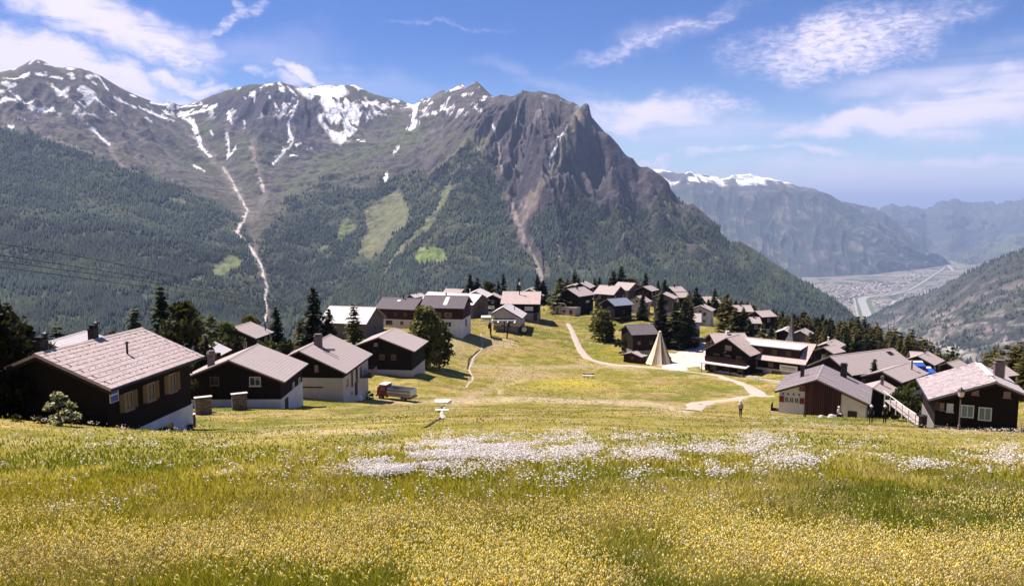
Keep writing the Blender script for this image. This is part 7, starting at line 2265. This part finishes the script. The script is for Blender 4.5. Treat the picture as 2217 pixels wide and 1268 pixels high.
def build_grass():
    def blades(n, pts, w0, h0, seed):
        x, y, z = pts
        n = len(x)
        n1, n2, n3 = tone_at(x, y)
        w = np.maximum(w0, 0.0009 * y) * RNG.uniform(.7, 1.4, n)
        h = h0 * RNG.uniform(.5, 1.25, n) * (0.7 + .6 * n1) * np.clip(1.15 - y / 45, .38, 1)
        a = RNG.random(n) * 2 * math.pi
        ln = RNG.uniform(.1, .6, n) * h
        b = RNG.random(n) * 2 * math.pi
        dx, dy = np.cos(a) * w, np.sin(a) * w
        lx, ly = np.cos(b) * ln, np.sin(b) * ln
        base = np.stack([x, y, z - .03], -1)
        o = lambda ex, ey, ez: base + np.stack([ex, ey, ez], -1)
        V = np.stack([o(-dx, -dy, 0 * h), o(dx, dy, 0 * h), o(lx * .4 + dx * .75, ly * .4 + dy * .75, h * .6), o(lx * .4 - dx * .75, ly * .4 - dy * .75, h * .6), o(lx, ly, h)], 1)
        k = np.arange(n)[:, None, None] * 5
        T = (k + np.array([[0, 1, 2], [0, 2, 3], [3, 2, 4]])[None]).reshape(-1, 3)
        c = np.empty((n, 3))
        c[:] = (0.36, 0.335, 0.048)
        c = mixc(c, (0.18, 0.225, 0.028), np.clip((n1 - .47) * 6, 0, 1))
        c = mixc(c, (0.54, 0.49, 0.15), np.clip((n2 - .52) * 5, 0, 1))
        c = mixc(c, (0.50, 0.42, 0.22), np.clip((n3 - .6) * 6, 0, 1) * .6)
        c *= RNG.uniform(.65, 1.35, n)[:, None]
        tone = np.repeat(c, 5, 0).reshape(n, 5, 3)
        return V.reshape(-1, 3), T, tone.reshape(-1, 3)
    V, T, C_ = blades(0, meadow_points(230000, 900, 1330, power=.8), .0028, .28, 1)
    tag(link('meadow_grass', np_mesh('meadow_grass', V, T, C_), M['grass']), kind='stuff')
    # the bench meadow beyond: tufts
    n = 110000
    x, y = RNG.uniform(-75, 95, n), 60 + 205 * RNG.random(n) ** 1.2
    z = zt(x, y)
    px, py = to_px(x, y, z)
    keep = np.ones(n, bool)
    for ln, w in [([(1229, 700), (1236, 712), (1250, 745), (1262, 765), (1284, 780), (1325, 789), (1385, 794), (1440, 799), (1470, 802)], 6), ([(1534, 810), (1560, 815), (1595, 826), (1622, 838), (1638, 850), (1652, 857), (1676, 857)], 9),
                  ([(1640, 853), (1600, 861), (1560, 868), (1525, 874), (1505, 880), (1490, 889)], 10)]:
        keep &= seg_dist(px, py, ln) > w
    keep &= ~in_poly(px, py, [(1425, 800), (1470, 806), (1535, 804), (1540, 770), (1565, 750), (1530, 740), (1455, 745)])
    for n_, h in HOUSE.items():
        ca, sa = math.cos(h[3]), math.sin(h[3])
        u, v = (x - h[0]) * ca + (y - h[1]) * sa, -(x - h[0]) * sa + (y - h[1]) * ca
        keep &= ~((np.abs(u) < h[4] / 2 - .2) & (np.abs(v) < max(h[5], h[6]) - .2))
    x, y, z = x[keep], y[keep], z[keep]
    V, T, C_ = blades(0, (x, y, z), .05, .30, 2)
    tag(link('bench_grass', np_mesh('bench_grass', V, T, C_), M['grass']), kind='stuff')


build_grass()


def build_stalks():
    # separate tall grasses with drooping ears, only where single stems can be seen
    n = 5200
    x, y, z = meadow_points(n, 1010, 1345, power=.75)
    h = RNG.uniform(.32, .55, n)
    b = RNG.random(n) * 2 * math.pi
    ln = RNG.uniform(.04, .2, n)
    w = .0022
    V, T, C_ = [], [], []
    px_ = [0, .35, .7, 1.0]
    pts = [np.stack([x + np.cos(b) * ln * f ** 2, y + np.sin(b) * ln * f ** 2, z + h * f], -1) for f in px_]
    rows = []
    for f, p in zip(px_, pts):
        ww = w * (1.1 - .7 * f)
        rows += [p + (-ww, 0, 0), p + (ww, 0, 0)]
    ear = [pts[3] + np.stack([np.cos(b) * e, np.sin(b) * e, 0 * e + q], -1) for e, q in ((np.full(n, .0), -.012), (np.full(n, .022), .028), (np.full(n, .05), .030), (np.full(n, .026), .012))]
    A = np.stack(rows + ear, 1)
    k = np.arange(n)[:, None, None] * 12
    f = [[0, 1, 3, 2], [2, 3, 5, 4], [4, 5, 7, 6], [8, 9, 10, 11]]
    T = (k + np.array(f)[None]).reshape(-1, 4)
    c = np.array((0.34, 0.36, 0.07)) * RNG.uniform(.6, 1.3, n)[:, None]
    e = np.array((0.66, 0.57, 0.30)) * RNG.uniform(.7, 1.2, n)[:, None]
    tone = np.concatenate([np.repeat(c[:, None], 8, 1), np.repeat(e[:, None], 4, 1)], 1).reshape(-1, 3)
    tag(link('tall_grass', np_mesh('tall_grass', A.reshape(-1, 3), T, tone), M['grass']), kind='stuff')


build_stalks()


def heads(name, pts, size, hgt, pal, flat=.5, mat='petal'):
    """Small domed flower heads on stems."""
    x, y, z = pts
    n = len(x)
    s = np.maximum(size, 0.00055 * y) * RNG.uniform(.6, 1.35, n)
    h = hgt * RNG.uniform(.65, 1.2, n)
    lx, ly = RNG.normal(0, .05, n), RNG.normal(0, .05, n)
    k6 = np.arange(5) * 2 * math.pi / 5
    cx, cyy, cz = x + lx, y + ly, z + h
    tilt = RNG.normal(0, .3, (n, 2))
    ring = np.stack([cx[:, None] + s[:, None] * np.cos(k6), cyy[:, None] + s[:, None] * np.sin(k6), cz[:, None] + s[:, None] * (np.cos(k6) * tilt[:, :1] + np.sin(k6) * tilt[:, 1:])], -1)
    top = np.stack([cx, cyy, cz + s * flat], -1)[:, None]
    bot = np.stack([cx, cyy, cz - s * flat * 1.2], -1)[:, None]
    V = np.concatenate([ring, top, bot], 1)
    near = np.nonzero(y < 20)[0]
    f = [[i, (i + 1) % 5, 5] for i in range(5)] + [[(i + 1) % 5, i, 6] for i in range(5)]
    T = (np.arange(n)[:, None, None] * 7 + np.array(f)[None]).reshape(-1, 3)
    c = np.array(pal)[RNG.integers(0, len(pal), n)] * RNG.uniform(.75, 1.2, n)[:, None]
    V = V.reshape(-1, 3)
    C_ = np.repeat(c, 7, 0)
    if len(near):
        m = len(near)
        hx, hy, hz = cx[near], cyy[near], cz[near]
        S = np.stack([np.stack([x[near] - .002, y[near], z[near]], -1), np.stack([x[near] + .002, y[near], z[near]], -1), np.stack([hx, hy, hz], -1)], 1).reshape(-1, 3)
        T = np.concatenate([T, len(V) + np.arange(m * 3).reshape(-1, 3)])
        V = np.concatenate([V, S])
        C_ = np.concatenate([C_, np.tile((0.20, 0.24, 0.05), (m * 3, 1))])
    me = np_mesh(name, V, T, C_)
    tag(link(name, me, M[mat]), kind='stuff')


def build_flowers():
    x, y, z = meadow_points(150000, 925, 1330, power=.7)
    n1, n2, n3 = tone_at(x, y)
    n4 = fbm(x / 1.7, y / 2.4, 59, 3)
    px, py = to_px(x, y, z)
    near = np.clip((py - 1060) / 120, 0.04, 1)
    dens = np.clip((n2 * .5 + n4 * .5 - 0.42) * 6, 0.0, 1) * near
    for cx, cyy, sx, sy, a in [(1300, 1130, 330, 22, .8), (260, 1185, 200, 28, .7), (1700, 1210, 420, 60, .4), (700, 1235, 600, 40, .5), (1500, 1110, 420, 26, .3), (300, 985, 130, 10, .3), (2100, 1100, 150, 40, .3)]:
        dens += a * np.exp(-(((px - cx) / sx) ** 2 + ((py - cyy) / sy) ** 2)) * np.clip(n4 * 2 - .3, 0, 1)
    for cx, cyy, sx, sy, a in [(640, 1075, 170, 40, .9), (1000, 1085, 250, 26, .9), (1650, 1060, 300, 26, .9), (80, 1070, 120, 40, .8), (950, 1230, 120, 20, .5)]:
        dens -= a * np.exp(-(((px - cx) / sx) ** 2 + ((py - cyy) / sy) ** 2))
    u = RNG.random(len(x))
    ok = u < dens * .72
    heads('yellow_rattle', (x[ok], y[ok], z[ok]), .0105, .27, [(0.86, 0.72, 0.17), (0.88, 0.78, 0.36), (0.80, 0.64, 0.14), (0.88, 0.82, 0.52)], 2.0)
    ok = (u > .93) & (n4 > .45) & (RNG.random(len(x)) < .6 * near + .12)
    heads('buttercups', (x[ok], y[ok], z[ok]), .012, .30, [(0.90, 0.78, 0.08), (0.90, 0.82, 0.14)], .5)
    ok = (RNG.random(len(x)) < np.clip((n3 - .52) * 3, 0, .22) * (.4 + near)) & (u < .9)
    heads('seed_heads', (x[ok], y[ok], z[ok]), .006, .33, [(0.66, 0.54, 0.26), (0.72, 0.60, 0.34), (0.60, 0.44, 0.25)], 2.6)
    PX, PY = [], []
    for cx, cyy, sx, sy, n in [(858, 1020, 42, 13, 1150), (915, 1002, 55, 15, 1150), (980, 975, 70, 14, 1000), (1050, 985, 60, 14, 420), (1080, 965, 40, 10, 260), (1200, 970, 60, 12, 300), (1160, 985, 50, 9, 220), (1265, 975, 35, 9, 170), (1240, 945, 35, 6, 110), (1400, 985, 35, 8, 240),
                               (1372, 952, 32, 4, 150), (1445, 988, 50, 8, 260), (1545, 980, 55, 10, 300), (1650, 962, 34, 13, 420), (1620, 985, 30, 8, 150), (1555, 1025, 24, 9, 170), (1600, 1015, 40, 8, 120), (1700, 1003, 36, 12, 240), (1745, 1008, 20, 10, 110), (1990, 1006, 26, 8, 160), (2170, 1002, 45, 12, 300),
                               (2190, 975, 40, 9, 130), (1850, 955, 60, 8, 120), (1800, 925, 60, 5, 150), (2080, 930, 70, 5, 190), (2190, 930, 40, 6, 110), (1690, 908, 40, 4, 70), (250, 1100, 90, 18, 30), (120, 1120, 60, 12, 15), (1390, 1030, 22, 6, 60), (780, 1020, 30, 6, 40), (1100, 940, 160, 8, 120), (330, 955, 120, 12, 60), (1230, 1035, 40, 10, 40),
                               (1000, 1000, 600, 50, 420), (1500, 1000, 500, 60, 420), (1100, 1150, 900, 80, 320), (1900, 975, 250, 40, 240), (600, 1000, 400, 60, 150)]:
        PX.append(RNG.normal(cx, sx, n))
        PY.append(RNG.normal(cyy, sy, n))
    px, py = np.concatenate(PX), np.concatenate(PY)
    ok = (py > 900)
    px, py = px[ok], py[ok]
    x, y, z = [], [], []
    t = np.tan(np.arctan((py - 634) / FOC) + PITCH)
    u = (px - 1108.5) / FOC
    d = 2.05 / np.maximum(t - 0.235 - np.where(u > 0, 0.028 * u, 0.012 * np.minimum(-u * 2, 1)), 0.018)
    xx = (px - 1108.5) / FOC * d * (CP + t * SP)
    g = 0.55 * fbm(xx / .9, d / 1.6, 88, 3) + 0.45 * fbm(xx / 3.0, d / 4.5, 89, 2)
    ok = (g > 0.46) & (RNG.random(len(xx)) < np.where(px > 1290, .34, .58))
    xx, d = xx[ok], d[ok]
    for q in range(7):                       # several heads to a plant
        x.append(xx + RNG.normal(0, .09, len(xx)))
        y.append(d + RNG.normal(0, .14, len(xx)))
    x, y = np.concatenate(x), np.concatenate(y)
    heads('white_flowers', (x, y, zt(x, y)), np.clip(.0013 * y, .012, .034), .27, [(0.93, 0.89, 0.86), (0.92, 0.86, 0.85), (0.94, 0.91, 0.88)], .5, 'petal_white')


build_flowers()


for o in ROOTS.values():
    if '_wall' in o:
        del o['_wall']
